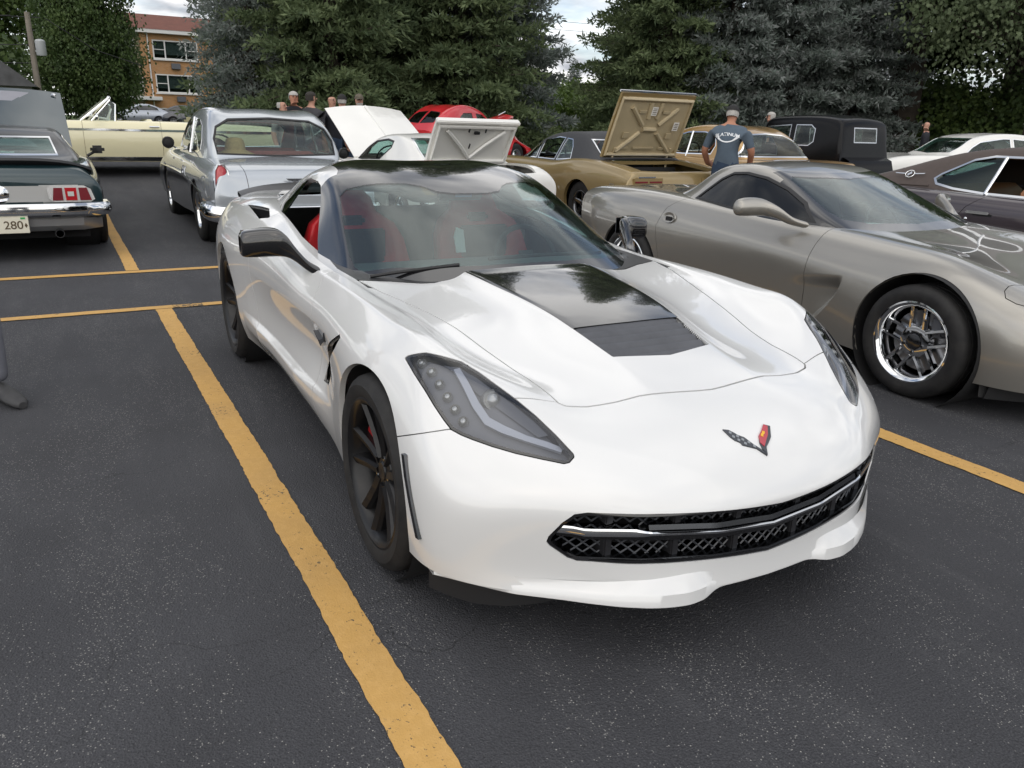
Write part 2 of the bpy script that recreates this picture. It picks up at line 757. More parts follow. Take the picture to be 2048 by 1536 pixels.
def smooth_open(pts, n=6):
    P = np.asarray(pts, float)
    k = len(P)
    out = []
    for i in range(k - 1):
        a, b, c, d = P[max(i - 1, 0)], P[i], P[i + 1], P[min(i + 2, k - 1)]
        for t in np.linspace(0, 1, n, endpoint=False):
            out.append(0.5 * ((2 * b) + (-a + c) * t + (2 * a - 5 * b + 4 * c - d) * t * t + (-a + 3 * b - 3 * c + d) * t ** 3))
    out.append(P[-1])
    return np.array(out)


def grid_quads(n, k, off=0):
    i, j = np.meshgrid(np.arange(n - 1), np.arange(k - 1), indexing='ij')
    a = (i * k + j).ravel() + off
    return np.stack([a, a + 1, a + k + 1, a + k], 1)

# ---------------------------------------------------------------- shared materials
def asphalt_build(nt, b):
    w = nt.world()
    big = nt.noise(w, 0.35, 5, 0.6)
    mid = nt.noise(nt.world((1, 1, 1)), 1.7, 5, 0.6)
    streak = nt.noise(nt.world((0.5, 3.0, 1)), 2.2, 6, 0.65)
    agg = nt.voronoi(w, 160, 'F1', 'Distance')
    grain = nt.noise(w, 210, 3, 0.7)
    base = nt.mix(nt.ramp(big, [(0.3, 0.0), (0.7, 1.0)]), (0.024, 0.0245, 0.029), (0.046, 0.0465, 0.052))
    base = nt.mix(nt.ramp(streak, [(0.52, 0.0), (0.75, 0.6)]), base, (0.068, 0.068, 0.073))
    base = nt.mix(nt.ramp(grain, [(0.42, 0.0), (0.72, 0.75)]), base, (0.105, 0.106, 0.112))
    base = nt.mix(nt.ramp(nt.noise(w, 95, 2, 0.5), [(0.55, 0.0), (0.72, 0.5)]), base, (0.016, 0.016, 0.018))
    base = nt.mix(nt.ramp(mid, [(0.45, 0.0), (0.75, 0.45)]), base, (0.028, 0.028, 0.031))
    # bare chips of pale stone where the sealer has worn off
    cell = nt.voronoi(w, 210, 'F1', 'Distance')
    colr = nt.new('ShaderNodeTexVoronoi', feature='F1')
    nt.put(colr.inputs['Vector'], w)
    colr.inputs['Scale'].default_value = 210
    sepc = nt.new('ShaderNodeSeparateColor')
    nt.put(sepc.inputs[0], colr.outputs['Color'])
    worn = nt.ramp(nt.noise(nt.world((0.7, 2.2, 1)), 0.9, 5, 0.6), [(0.42, 0.0), (0.7, 1.0)])
    thr = nt.math('SUBTRACT', 0.997, nt.math('MULTIPLY', worn, 0.26))
    chip = nt.math('MULTIPLY', nt.math('GREATER_THAN', sepc.outputs[0], thr), nt.math('LESS_THAN', cell, 0.42))
    base = nt.mix(chip, base, nt.mix(sepc.outputs[1], (0.11, 0.11, 0.11), (0.33, 0.32, 0.30)))
    # cracks running across the stalls
    cr = nt.new('ShaderNodeTexVoronoi', feature='DISTANCE_TO_EDGE')
    mp = nt.new('ShaderNodeMapping')
    wob = nt.new('ShaderNodeTexNoise')
    nt.put(wob.inputs['Vector'], w)
    wob.inputs['Scale'].default_value = 2.3
    wob.inputs['Detail'].default_value = 6
    ws = nt.new('ShaderNodeVectorMath', operation='SCALE')
    nt.put(ws.inputs[0], wob.outputs['Color'])
    ws.inputs[3].default_value = 0.30
    wa = nt.new('ShaderNodeVectorMath', operation='ADD')
    nt.put(wa.inputs[0], w)
    nt.put(wa.inputs[1], ws.outputs[0])
    nt.put(mp.inputs['Vector'], wa.outputs[0])
    mp.inputs['Scale'].default_value = (0.62, 0.16, 1)
    nt.put(cr.inputs['Vector'], mp.outputs[0])
    cr.inputs['Scale'].default_value = 1.0
    gate = nt.ramp(nt.noise(w, 0.6, 3), [(0.50, 0.0), (0.60, 1.0)])
    crack = nt.math('MULTIPLY', nt.math('LESS_THAN', cr.outputs['Distance'], 0.0009), gate)
    base = nt.mix(nt.math('MULTIPLY', crack, 0.6), base, (0.012, 0.012, 0.013))
    nt.put(b.inputs['Base Color'], base)
    nt.put(b.inputs['Roughness'], nt.ramp(grain, [(0.2, 0.62), (0.8, 0.92)]))
    h = nt.math('ADD', nt.math('MULTIPLY', agg, 0.8), nt.math('MULTIPLY', grain, 0.6))
    h = nt.math('SUBTRACT', h, nt.math('MULTIPLY', crack, 2.0))
    nt.put(b.inputs['Normal'], nt.bump(h, 0.7, 0.006))


def line_paint_build(nt, b, cut=0.875):
    w = nt.world()
    n = nt.noise(w, 60, 5, 0.7)
    n2 = nt.noise(w, 3.0, 4, 0.6)
    c = nt.mix(nt.ramp(n2, [(0.3, 0.0), (0.7, 1.0)]), (0.57, 0.335, 0.10), (0.49, 0.295, 0.10))
    c = nt.mix(nt.ramp(nt.noise(w, 25, 5, 0.7), [(0.45, 0.0), (0.7, 0.35)]), c, (0.68, 0.42, 0.16))
    wear = nt.math('GREATER_THAN', nt.math('ADD', n, nt.math('MULTIPLY', nt.noise(w, 5, 5, 0.6), 0.45)), cut)
    # cracked sealer shows through
    pits = nt.math('GREATER_THAN', nt.noise(nt.world((1, 1, 1)), 130, 2, 0.6), 0.70)
    c = nt.mix(nt.math('MAXIMUM', wear, nt.math('MULTIPLY', pits, 0.4)), c, (0.11, 0.085, 0.055))
    nt.put(b.inputs['Base Color'], c)
    nt.put(b.inputs['Normal'], nt.bump(nt.math('ADD', n, nt.noise(w, 170, 3)), 0.5, 0.003))


def tyre_build(nt, b):
    v = nt.coord('Object')
    n = nt.noise(v, 14, 5, 0.6)
    nt.put(b.inputs['Base Color'], nt.ramp(n, [(0.3, (0.012, 0.012, 0.013)), (0.75, (0.03, 0.029, 0.028))]))
    nt.put(b.inputs['Normal'], nt.bump(nt.noise(v, 160, 3), 0.25, 0.002))


def make_mats():
    mat('asphalt', rough=0.85, spec=0.35, build=asphalt_build)
    mat('line_paint', rough=0.7, spec=0.3, build=line_paint_build)
    mat('line_paint_worn', rough=0.75, spec=0.3, build=lambda nt, b: line_paint_build(nt, b, .70))
    mat('tyre', rough=0.7, spec=0.3, build=tyre_build)
    mat('white_paint', rough=0.3, coat=1.0, coat_rough=0.02, spec=0.5, build=grime((0.72, 0.72, 0.71), 0.04, 1.5))
    mat('gloss_black', (0.006, 0.006, 0.007), 0.12, coat=1.0, coat_rough=0.015)
    mat('stripe_black', (0.012, 0.012, 0.013), 0.08, coat=1.0, coat_rough=0.01, spec=0.6)
    mat('satin_black', (0.02, 0.02, 0.022), 0.35)
    mat('matte_black', (0.010, 0.010, 0.011), 0.75)
    mat('vent_grey', (0.085, 0.088, 0.098), 0.4, build=grime((0.085, 0.088, 0.098), 0.3, 12))
    mat('mesh_grey', (0.045, 0.048, 0.055), 0.35)
    mat('rubber', (0.014, 0.014, 0.015), 0.6)
    mat('wheel_black', (0.005, 0.005, 0.006), 0.38, coat=0.15, coat_rough=0.15, spec=.35)
    mat('chrome', (0.78, 0.79, 0.80), 0.06, 1.0)
    mat('dull_chrome', (0.55, 0.56, 0.58), 0.22, 1.0)
    mat('dark_chrome', (0.16, 0.165, 0.175), 0.18, 1.0)
    mat('disc', (0.30, 0.30, 0.31), 0.35, 1.0)
    mat('caliper_red', (0.35, 0.012, 0.014), 0.35, coat=0.5)
    mat('red_leather', (0.52, 0.012, 0.018), 0.45, build=grime((0.52, 0.012, 0.018), 0.2, 20))
    mat('black_leather', (0.014, 0.014, 0.015), 0.5)
    mat('dash', (0.07, 0.074, 0.078), 0.6)
    mat('silver_trim', (0.5, 0.51, 0.52), 0.3, 0.8)
    mat('pale_screen', (0.7, 0.74, 0.74), 0.3)
    glass('windscreen', (0.74, 0.85, 0.84), 1.85)
    glass('smoked', (0.20, 0.23, 0.24), 1.75)
    glass('clear_glass', (0.80, 0.86, 0.84), 1.5)
    glass('lens', (0.80, 0.82, 0.86), 1.75)
    mat('lamp_housing', (0.115, 0.12, 0.135), 0.45)
    mat('lamp_dark', (0.085, 0.09, 0.105), 0.4)
    mat('drl', (0.36, 0.375, 0.41), 0.3)
    mat('led', (0.42, 0.42, 0.40), 0.2, 0.7)
    mat('badge_red', (0.40, 0.012, 0.03), 0.25, coat=0.8)
    mat('badge_yellow', (0.75, 0.42, 0.03), 0.4)
    mat('badge_grey', (0.075, 0.08, 0.09), 0.3, 0.5)
    mat('badge_light', (0.30, 0.32, 0.34), 0.3, 0.5)
    mat('amber', (0.30, 0.12, 0.012), 0.15, coat=1.0)
    mat('under', (0.008, 0.008, 0.009), 0.85)


make_mats()

# ---------------------------------------------------------------- ground, markings
GX = [-3000, -300, -120, -65, -40, -25, -18, -15, -13, -11.5, -10.3, -9.0, 60]
GZ = [.85, .85, .85, .72, .66, .56, .50, .40, .21, .06, .01, 0, 0]


def gz(x):
    return float(np.interp(x, GX, GZ))


KERB_X = -18.6


def build_ground():
    xs = [60, 10, 0, -5, -9] + [-9.5 - .5 * i for i in range(19)]
    ys = [-70, -30, -10, 0, 10, 20, 30, 70]
    V = [(x, y, gz(x)) for x in xs if x > KERB_X for y in ys] + [(KERB_X, y, gz(KERB_X)) for y in ys]
    n = len(V) // len(ys)
    o = mesh_obj('parking_lot', V, grid_quads(n, len(ys))[:, ::-1], 'asphalt')
    tag(o, kind='structure')
    # grass beyond the kerb, reaching the horizon
    def grass_build(nt, b):
        w = nt.world()
        n1 = nt.noise(w, .25, 4)
        n2 = nt.noise(w, 9, 5, .7)
        c = nt.mix(nt.ramp(n1, [(.35, 0.0), (.65, 1.0)]), (0.045, 0.085, 0.018), (0.075, 0.10, 0.03))
        c = nt.mix(nt.ramp(n2, [(.4, 0.0), (.7, .7)]), c, (0.02, 0.045, 0.01))
        nt.put(b.inputs['Base Color'], c)
        nt.put(b.inputs['Normal'], nt.bump(nt.noise(w, 30, 4), .8, .05))
    mat('grass', rough=.9, spec=.2, build=grass_build)
    xs = [KERB_X - .15, -20, -22, -25, -30, -40, -65, -120, -300, -1500]
    ys = [-1500, -200, -60, -20, 0, 20, 60, 200, 1500]
    V = [(x, y, gz(x) + .10) for x in xs for y in ys]
    o = mesh_obj('lawn', V, grid_quads(len(xs), len(ys))[:, ::-1], 'grass')
    tag(o, kind='structure')
    q = MB()
    q.box((KERB_X - .07, 0, gz(KERB_X) + .03), (.15, 140, .20), None, .015)
    o = q.build('kerb', mat('concrete', rough=.85, build=grime((0.33, 0.32, 0.30), .35, 4)), None)
    tag(o, kind='structure')
    # outer ground on the other sides
    V = [(60, -1500, -.02), (1500, -1500, -.02), (1500, 1500, -.02), (60, 1500, -.02)]
    o = mesh_obj('outer_ground', V, [(0, 1, 2, 3)], 'grass')
    tag(o, kind='structure')
    for y0, y1 in ((70, 1500), (-1500, -70)):
        o = mesh_obj('outer_ground', [(KERB_X, y0, -.02), (60, y0, -.02), (60, y1, -.02), (KERB_X, y1, -.02)], [(0, 1, 2, 3)], 'grass')
        tag(o, kind='structure')
    # street in front of the apartment house
    o = mesh_obj('street', [(-66, -90, gz(-66) + .12), (-56, -90, gz(-56) + .12), (-56, 120, gz(-56) + .12), (-66, 120, gz(-66) + .12)], [(0, 1, 2, 3)], 'asphalt')
    tag(o, kind='structure')
    # painted lines; n = across the stalls, s = along them
    ct, st = math.cos(LOT), math.sin(LOT)
    rnd = random.Random(3)

    def stripe(n0, n1, s0, s1, label, lift=.004, material='line_paint'):
        """rectangle in stall coordinates with slightly uneven edges"""
        ln = max(abs(s1 - s0), abs(n1 - n0))
        along_s = abs(s1 - s0) > abs(n1 - n0)
        k = max(int(ln / .02), 4) if ln < 9 else max(int(ln / .06), 4)
        A, B = [], []
        wob = 0
        for i in range(k + 1):
            t = i / k
            wob = .9 * wob + rnd.uniform(-.0016, .0016)
            j0 = rnd.uniform(-.0022, .0022) + wob
            j1 = rnd.uniform(-.0022, .0022) + wob
            if along_s:
                s = s0 + (s1 - s0) * t
                a, b = (n0 + j0, s), (n1 + j1, s)
            else:
                n = n0 + (n1 - n0) * t
                a, b = (n, s0 + j0), (n, s1 + j1)
            for L, (n, s) in ((A, a), (B, b)):
                x, y = s * ct - n * st, s * st + n * ct
                L.append((x, y, gz(x) + lift))
        F = [(i, i + 1, k + 2 + i, k + 1 + i) for i in range(k)]
        o = mesh_obj('painted_line', A + B, F, material)
        bm = bmesh.new()
        bm.from_mesh(o.data)
        bmesh.ops.recalc_face_normals(bm, faces=bm.faces)
        for f in bm.faces:
            if f.normal.z < 0:
                f.normal_flip()
        bm.to_mesh(o.data)
        bm.free()
        tag(o, kind='structure')
    W = .116
    for i, n0 in enumerate((-9.72, -6.86, -4.00, -1.150, 1.705, 4.56, 7.41, 10.27, 13.12)):
        stripe(n0, n0 + W, -4.26, 1.35, '')
        stripe(n0 - (.07 if n0 == -1.150 else 0), n0 + W - (.07 if n0 == -1.150 else 0), -11.6, -6.10, '')
    stripe(-16, -1.02, -4.37, -4.262, '', .006)
    stripe(-1.018, -.802, -4.37, -4.262, '', .006, 'line_paint_worn')
    stripe(-.80, 2.9, -4.37, -4.262, '', .006)
    stripe(3.6, 16, -4.37, -4.262, '', .006)
    stripe(-16, 16, -6.07, -5.95, '', .006)


build_ground()

# ---------------------------------------------------------------- brick apartment house, pole, house at the left edge
def brick_build(c1, c2):
    def f(nt, b):
        br = nt.new('ShaderNodeTexBrick')
        mp = nt.new('ShaderNodeMapping')
        nt.put(mp.inputs['Vector'], nt.coord('Object'))
        mp.inputs['Rotation'].default_value = (0, PI / 2, PI / 2)
        v = nt.coord('Object')
        sp = nt.new('ShaderNodeSeparateXYZ')
        nt.put(sp.inputs[0], v)
        cb = nt.new('ShaderNodeCombineXYZ')
        nt.put(cb.inputs[0], nt.math('ADD', sp.outputs[1], sp.outputs[0]))
        nt.put(cb.inputs[1], sp.outputs[2])
        nt.put(br.inputs['Vector'], cb.outputs[0])
        br.inputs['Color1'].default_value = c1 + (1,)
        br.inputs['Color2'].default_value = c2 + (1,)
        br.inputs['Mortar'].default_value = (0.34, 0.30, 0.24, 1)
        br.inputs['Scale'].default_value = 1.0
        br.inputs['Brick Width'].default_value = .24
        br.inputs['Row Height'].default_value = .08
        br.inputs['Mortar Size'].default_value = .010
        nt.put(b.inputs['Base Color'], br.outputs['Color'])
        nt.put(b.inputs['Normal'], nt.bump(br.outputs['Fac'], -.4, .01))
    return f


def build_house():
    mat('orange_brick', rough=.85, build=brick_build((0.47, 0.21, 0.055), (0.54, 0.26, 0.085)))
    mat('buff_stone', rough=.85, build=brick_build((0.42, 0.36, 0.24), (0.36, 0.30, 0.20)))
    mat('roof_red', rough=.85, build=grime((0.16, 0.055, 0.035), .3, 2))
    mat('frame_white', (0.72, 0.72, 0.70), .5)
    mat('room_dark', (0.03, 0.035, 0.035), .4)
    mat('curtain', (0.62, 0.62, 0.58), .8)
    glass('pane', (.5, .56, .56), 1.9)
    X = -80.0
    b = empty('apartment_house', (-70, -.19, .50))
    b.scale = (.88, .88, .88)
    tag(b, 'three storey orange brick apartment house with red hip roof and white windows', 'building')
    y0, y1, H = 1.2, 24.0, 8.15
    ybay = 4.75

    def wall(name, a, c, z0, z1, openings, material, x=0.0, th=.35):
        """front wall in pieces round the openings; each piece butts the next"""
        ys = sorted({a, c} | {o[0] for o in openings} | {o[1] for o in openings})
        m_ = MB()
        for i in range(len(ys) - 1):
            ya, yb = ys[i], ys[i + 1]
            zs = [z0]
            for o in sorted(openings, key=lambda o: o[2]):
                if o[0] <= ya and o[1] >= yb:
                    zs += [o[2], o[3]]
            zs.append(z1)
            for j in range(0, len(zs), 2):
                if zs[j + 1] - zs[j] > .01:
                    m_.box((x - th / 2, (ya + yb) / 2, (zs[j] + zs[j + 1]) / 2), (th, yb - ya, zs[j + 1] - zs[j]))
        return m_.build(name, material, b)
    tri = [(5.15, 8.15, 5.55, 7.20), (5.55, 8.95, 2.60, 4.25)]
    main = []
    for base in (0, 8.6):
        main += [(5.2 + base, 9.0 + base, 6.0, 7.6), (5.2 + base, 9.0 + base, 3.15, 4.75), (5.2 + base, 9.0 + base, 0.25, 1.85)]
    main += [(11.2, 12.2, 6.2, 7.5), (11.2, 12.2, 3.3, 4.6)]
    left = [(2.05, 3.75, 6.05, 7.65), (2.6, 4.2, 3.2, 4.6), (2.6, 4.1, 0.0, 2.1)]
    wall('brick_wall', ybay, y1, 0, H, main, 'orange_brick')
    wall('stone_wall', y0, ybay - .55, 0, H, left, 'buff_stone', -.30)
    m_ = MB()
    m_.box((-.2, ybay - .275, H / 2), (.5, .55, H))
    m_.build('brick_pier', 'orange_brick', b)
    m_ = MB()
    m_.tube([(.09, ybay + .10, H - .1), (.09, ybay + .10, .1)], .06, 8)
    m_.build('downpipe', 'frame_white', b)
    m_ = MB()
    m_.box((-6, (y0 + y1) / 2, H / 2), (11.2, y1 - y0 - .1, H - .1))
    m_.build('core', 'room_dark', b)

    def window(o, x, lights):
        ya, yb, za, zb = o
        w = empty('window', (0, 0, 0), 0, b)
        m_ = MB()
        t = .11
        m_.box((x - .08, (ya + yb) / 2, za + t / 2), (.14, yb - ya, t))
        m_.box((x - .08, (ya + yb) / 2, zb - t / 2), (.14, yb - ya, t))
        edges = [ya] + [ya + (yb - ya) * f for f in lights] + [yb]
        for e in edges:
            m_.box((x - .08, min(max(e, ya + t / 2), yb - t / 2), (za + zb) / 2), (.14, t, zb - za - 2 * t))
        if len(edges) > 2:
            for a, c in ((edges[0], edges[1]), (edges[-2], edges[-1])):
                m_.box((x - .085, (a + c) / 2, (za + zb) / 2), (.10, c - a - t, .06))
        m_.build('frame', 'frame_white', w)
        for i in range(len(edges) - 1):
            m_ = MB()
            m_.box((x - .12, (edges[i] + edges[i + 1]) / 2, (za + zb) / 2), (.012, edges[i + 1] - edges[i], zb - za))
            m_.build('pane', 'pane', w)
        m_ = MB()
        m_.grid([[(x - .22, y, z) for y in np.linspace(ya, yb, 9)] for z in (za + (zb - za) * .25, zb)])
        m_.build('blind', 'curtain', w)
        m_ = MB()
        m_.box((x + .06, (ya + yb) / 2, za - .06), (.22, yb - ya + .2, .10))
        m_.build('sill', 'frame_white', w)
    for o in main:
        window(o, 0, (.27, .73) if o[1] - o[0] > 2 else ())
    for o in left:
        if o[2] > .1:
            window(o, -.30, (.5,))
    # door and canopy
    m_ = MB()
    m_.box((-.40, 3.35, 1.02), (.08, 1.4, 2.04))
    m_.build('door', 'room_dark', b)
    m_ = MB()
    m_.box((.45, 3.5, 2.62), (1.7, 4.0, .32), None, .03)
    m_.build('canopy', 'frame_white', b)
    for y, z in ((8.6 - 1.6, 5.45), (8.6 - 1.4, 2.65), (15.6, 5.45), (15.6, 2.65)):
        m_ = MB()
        m_.box((.10, y, z), (.45, .75, .48), None, .02)
        o = m_.build('air_conditioner', 'lamp_housing', b)
    # gutter, hip roof
    m_ = MB()
    m_.box((.12, (y0 + y1) / 2, H + .10), (.9, y1 - y0 + 1.2, .30))
    m_.build('gutter', 'frame_white', b)
    e = .6
    V = [(e, y0 - e, H + .25), (e, y1 + e, H + .25), (-12 - e, y1 + e, H + .25), (-12 - e, y0 - e, H + .25), (-5.5, y0 + 1.0, H + 2.05), (-5.5, y1 - 1.0, H + 2.05)]
    mesh_obj('roof', V, [(0, 1, 5, 4), (1, 2, 5), (2, 3, 4, 5), (3, 0, 4), (3, 2, 1, 0)], 'roof_red', b)
    # utility pole with transformer and wires
    mat('pole_wood', rough=.85, build=grime((0.26, 0.23, 0.19), .3, 3))
    p = empty('utility_pole', (-32, -2.67, gz(-32)))
    tag(p, 'leaning grey wooden utility pole with a transformer drum left of the dense tree', 'pole')
    m_ = MB()
    m_.tube([(0, 0, -.3), (0, 0, 4.15)], [.12, .085], 10)
    m_.build('shaft', 'pole_wood', p, smooth=True)
    m_ = MB()
    m_.lathe([(0, 0), (.15, 0), (.165, .03), (.165, .48), (.12, .53), (0, .55)], 16, 'Z', (.10, .27, 2.75))
    m_.build('transformer', mat('drum_grey', (0.42, 0.44, 0.45), .5), p, smooth=True)
    for y, z, y2, z2 in ((-.5, 4.0, -14, 3.5), (.4, 4.0, -14, 4.1), (.0, 2.5, -14, 2.4), (.0, 3.1, -14, 2.8), (.5, 4.0, 3.5, 2.6)):
        m_ = MB()
        m_.tube([(0, y, z), (0, (y + y2) / 2, (z + z2) / 2 - .25), (0, y2, z2)], .014, 4)
        m_.build('wire', 'rubber', p)
    p = empty('power_line', (0, 0, 0))
    tag(p, 'two thin power lines crossing the sky gap between the spruces', 'wire')
    for z in (11.2, 12.0):
        m_ = MB()
        m_.tube([(-75, 20, z + .4), (-75, 40, z), (-75, 70, z + .3)], .02, 4)
        m_.build('wire', 'rubber', p)
    # dark gable at the left edge
    h = empty('garage', (-33, -5.3, gz(-33) - .3))
    tag(h, 'grey shingled garage roof at the left edge above the raised hood', 'building')
    m_ = MB()
    m_.box((0, 0, 1.0), (6, 5.0, 2.0))
    m_.build('wall', mat('siding', (0.20, 0.20, 0.20), .8), h)
    mesh_obj('roof', [(3.3, -2.7, 1.95), (3.3, 2.7, 1.95), (-3.3, 2.7, 1.95), (-3.3, -2.7, 1.95), (3.3, 0, 4.1), (-3.3, 0, 4.1)], [(0, 1, 4), (1, 2, 5, 4), (2, 3, 5), (3, 0, 4, 5), (3, 2, 1, 0)], mat('shingle', rough=.9, build=grime((0.10, 0.10, 0.105), .4, 3)), h)


build_house()

# ---------------------------------------------------------------- trees
def leaf_build(c1, c2, c3):
    def f(nt, b):
        g = nt.new('ShaderNodeNewGeometry')
        oi = nt.new('ShaderNodeObjectInfo')
        n = nt.noise(nt.world(), .9, 3)
        r = g.outputs['Random Per Island']
        c = nt.mix(r, c1, c2)
        c = nt.mix(nt.ramp(n, [(.4, 0.0), (.68, .8)]), c, c3)
        nt.put(b.inputs['Base Color'], c)
        tr = nt.new('ShaderNodeBsdfTranslucent')
        nt.put(tr.inputs[0], c)
        mx = nt.new('ShaderNodeMixShader')
        mx.inputs[0].default_value = .35
        out = [k for k in nt.n if k.type == 'OUTPUT_MATERIAL'][0]
        nt.l.new(b.outputs[0], mx.inputs[1])
        nt.l.new(tr.outputs[0], mx.inputs[2])
        nt.l.new(mx.outputs[0], out.inputs['Surface'])
    return f


mat('spruce_green', rough=.6, spec=.25, build=leaf_build((0.101, 0.139, 0.065), (0.194, 0.240, 0.116), (0.065, 0.096, 0.050)))
mat('spruce_blue', rough=.6, spec=.3, build=leaf_build((0.156, 0.194, 0.169), (0.288, 0.300, 0.294), (0.100, 0.131, 0.106)))
mat('leaf_green', rough=.5, spec=.3, build=leaf_build((0.088, 0.135, 0.035), (0.162, 0.223, 0.068), (0.054, 0.095, 0.027)))
mat('leaf_dark', rough=.5, spec=.3, build=leaf_build((0.068, 0.112, 0.036), (0.128, 0.180, 0.063), (0.042, 0.075, 0.026)))
mat('leaf_grey', rough=.5, spec=.3, build=leaf_build((0.109, 0.145, 0.072), (0.189, 0.232, 0.123), (0.072, 0.104, 0.051)))
mat('leaf_light', rough=.5, spec=.3, build=leaf_build((0.075, 0.12, 0.025), (0.12, 0.17, 0.045), (0.05, 0.085, 0.02)))
mat('bark', rough=.9, build=grime((0.060, 0.047, 0.036), .5, 8))


def fast_mesh(name, V, F, material):
    """V (n,3), F (m,3 or 4) numpy -> mesh"""
    me = bpy.data.meshes.new(name)
    k = F.shape[1]
    me.vertices.add(len(V))
    me.vertices.foreach_set('co', np.ascontiguousarray(V, np.float32).ravel())
    me.loops.add(len(F) * k)
    me.loops.foreach_set('vertex_index', np.ascontiguousarray(F, np.int32).ravel())
    me.polygons.add(len(F))
    me.polygons.foreach_set('loop_start', np.arange(0, len(F) * k, k, dtype=np.int32))
    me.update(calc_edges=True)
    me.materials.append(MATS[material])
    return me


def blades(P, D, L, W, rng, fold=.0):
    """one narrow 4-point leaf at each P along D; random roll"""
    n = len(P)
    D = D / np.maximum(np.linalg.norm(D, axis=1, keepdims=True), 1e-9)
    R = rng.normal(size=(n, 3))
    S = np.cross(D, R)
    S /= np.maximum(np.linalg.norm(S, axis=1, keepdims=True), 1e-9)
    L = L[:, None]
    W = W[:, None]
    V = np.stack([P, P + D * L * .45 + S * W, P + D * L, P + D * L * .45 - S * W], 1).reshape(-1, 3)
    F = np.arange(n * 4).reshape(n, 4)
    return V, F


def spruce_mesh(seed, H, R, dens=1.0):
    """returns (needles V, F), (wood MB)"""
    rng = np.random.default_rng(seed)
    wood = MB()
    wood.tube([(0, 0, -.3), (0.02, 0, H * .3), (0, .03, H * .7), (0, 0, H * .98)], [R * .075, R * .06, R * .03, .01], 8)
    Ps, Ds, Ls, Ws = [], [], [], []
    h = .35
    while h < H * .985:
        t = h / H
        nb = int(rng.integers(5, 9)) if t < .9 else 4
        a0 = rng.uniform(0, 2 * PI)
        for k in range(nb):
            az = a0 + 2 * PI * k / nb + rng.normal() * .22
            Lb = R * (1 - t) ** .82 * rng.uniform(.72, 1.12) + .15
            up = rng.uniform(-.30, .05) + .55 * t
            d = np.array([math.cos(az), math.sin(az), 0])
            sd = np.array([-math.sin(az), math.cos(az), 0])
            m_ = max(int(Lb / .16), 3)
            pts = []
            for i in range(m_ + 1):
                s = i / m_
                pts.append(d * Lb * s + np.array([0, 0, h + Lb * (up * s - .30 * s * s + .22 * s ** 3)]))
            pts = np.array(pts)
            if Lb > 1.0 and rng.random() < .55:
                wood.tube([tuple(pts[0]), tuple(pts[len(pts) // 2]), tuple(pts[-1])], [.035, .022, .008], 4, False)
            # twigs to both sides, hanging a little
            for i in range(1 if Lb < 1 else max(1, int(m_ * .18)), m_ + 1):
                s = i / m_
                for sg in (-1, 1):
                    lt = Lb * (.42 * (1 - s) + .10) * rng.uniform(.7, 1.2)
                    td = d * rng.uniform(.5, .9) + sd * sg * rng.uniform(.6, 1.0) + np.array([0, 0, rng.uniform(-.45, .0)])
                    td /= np.linalg.norm(td)
                    k2 = max(int(lt / .085 * dens), 2)
                    q = np.linspace(.05, 1, k2)[:, None]
                    base = pts[i] + td * lt * q + np.array([0, 0, -.10]) * lt * q ** 2
                    for rep in range(2):
                        Ps.append(base + rng.normal(size=base.shape) * .018)
                        dd = td[None] * .9 + rng.normal(size=base.shape) * .5 + np.array([0, 0, .30])
                        Ds.append(dd)
                        Ls.append(rng.uniform(.13, .25, k2) * (.8 + .4 * s))
                        Ws.append(rng.uniform(.022, .042, k2))
        h += rng.uniform(.20, .36) * (1 if t < .8 else .7)
    V, F = blades(np.vstack(Ps), np.vstack(Ds), np.hstack(Ls), np.hstack(Ws), rng)
    return V, F, wood


def leafy_mesh(seed, crown, trunk_h, clumps, leaves, leaf=(.09, .05), spread=.55, droop=0.0, branches=True, trunk_r=.2):
    """crown: list of (cx, cy, cz, rx, ry, rz) lobes; clumps of leaves on their shells"""
    rng = np.random.default_rng(seed)
    wood = MB()
    top = max(c[2] for c in crown)
    wood.tube([(0, 0, -.3), (.05, .03, trunk_h * .5), (0, 0, trunk_h), (.1, -.1, top)], [trunk_r * 1.25, trunk_r, trunk_r * .8, trunk_r * .2], 9)
    Ps, Ds = [], []
    w = np.array([c[3] * c[4] * c[5] for c in crown]) ** .66
    w /= w.sum()
    for k in range(clumps):
        c = crown[rng.choice(len(crown), p=w)]
        u = rng.normal(size=3)
        u /= np.linalg.norm(u)
        r = rng.uniform(.45, 1.0) ** .6
        ctr = np.array(c[:3]) + u * np.array(c[3:]) * r
        if ctr[2] < .3:
            ctr[2] = .3 + rng.random() * .5
        if branches and k % 4 == 0:
            b = np.array([0, 0, trunk_h * rng.uniform(.6, 1.0) + .2 * max(ctr[2] - trunk_h, 0)])
            wood.tube([tuple(b), tuple((b + ctr) / 2 + rng.normal(size=3) * .15), tuple(ctr)], [.05, .03, .008], 4, False)
        n = int(leaves * rng.uniform(.6, 1.4))
        s = spread * rng.uniform(.6, 1.3)
        off = rng.normal(size=(n, 3)) * [s * .55, s * .55, s * .38]
        if droop:
            off[:, 2] -= droop * rng.random(n) * s * 2
        Ps.append(ctr + off)
        Ds.append(off * .8 + rng.normal(size=(n, 3)) * .35 + np.array([0, 0, -.25 - droop]))
    P, D = np.vstack(Ps), np.vstack(Ds)
    n = len(P)
    V, F = blades(P, D, rng.uniform(.8, 1.3, n) * leaf[0], rng.uniform(.8, 1.3, n) * leaf[1], rng)
    return V, F, wood


TREE_CACHE = {}


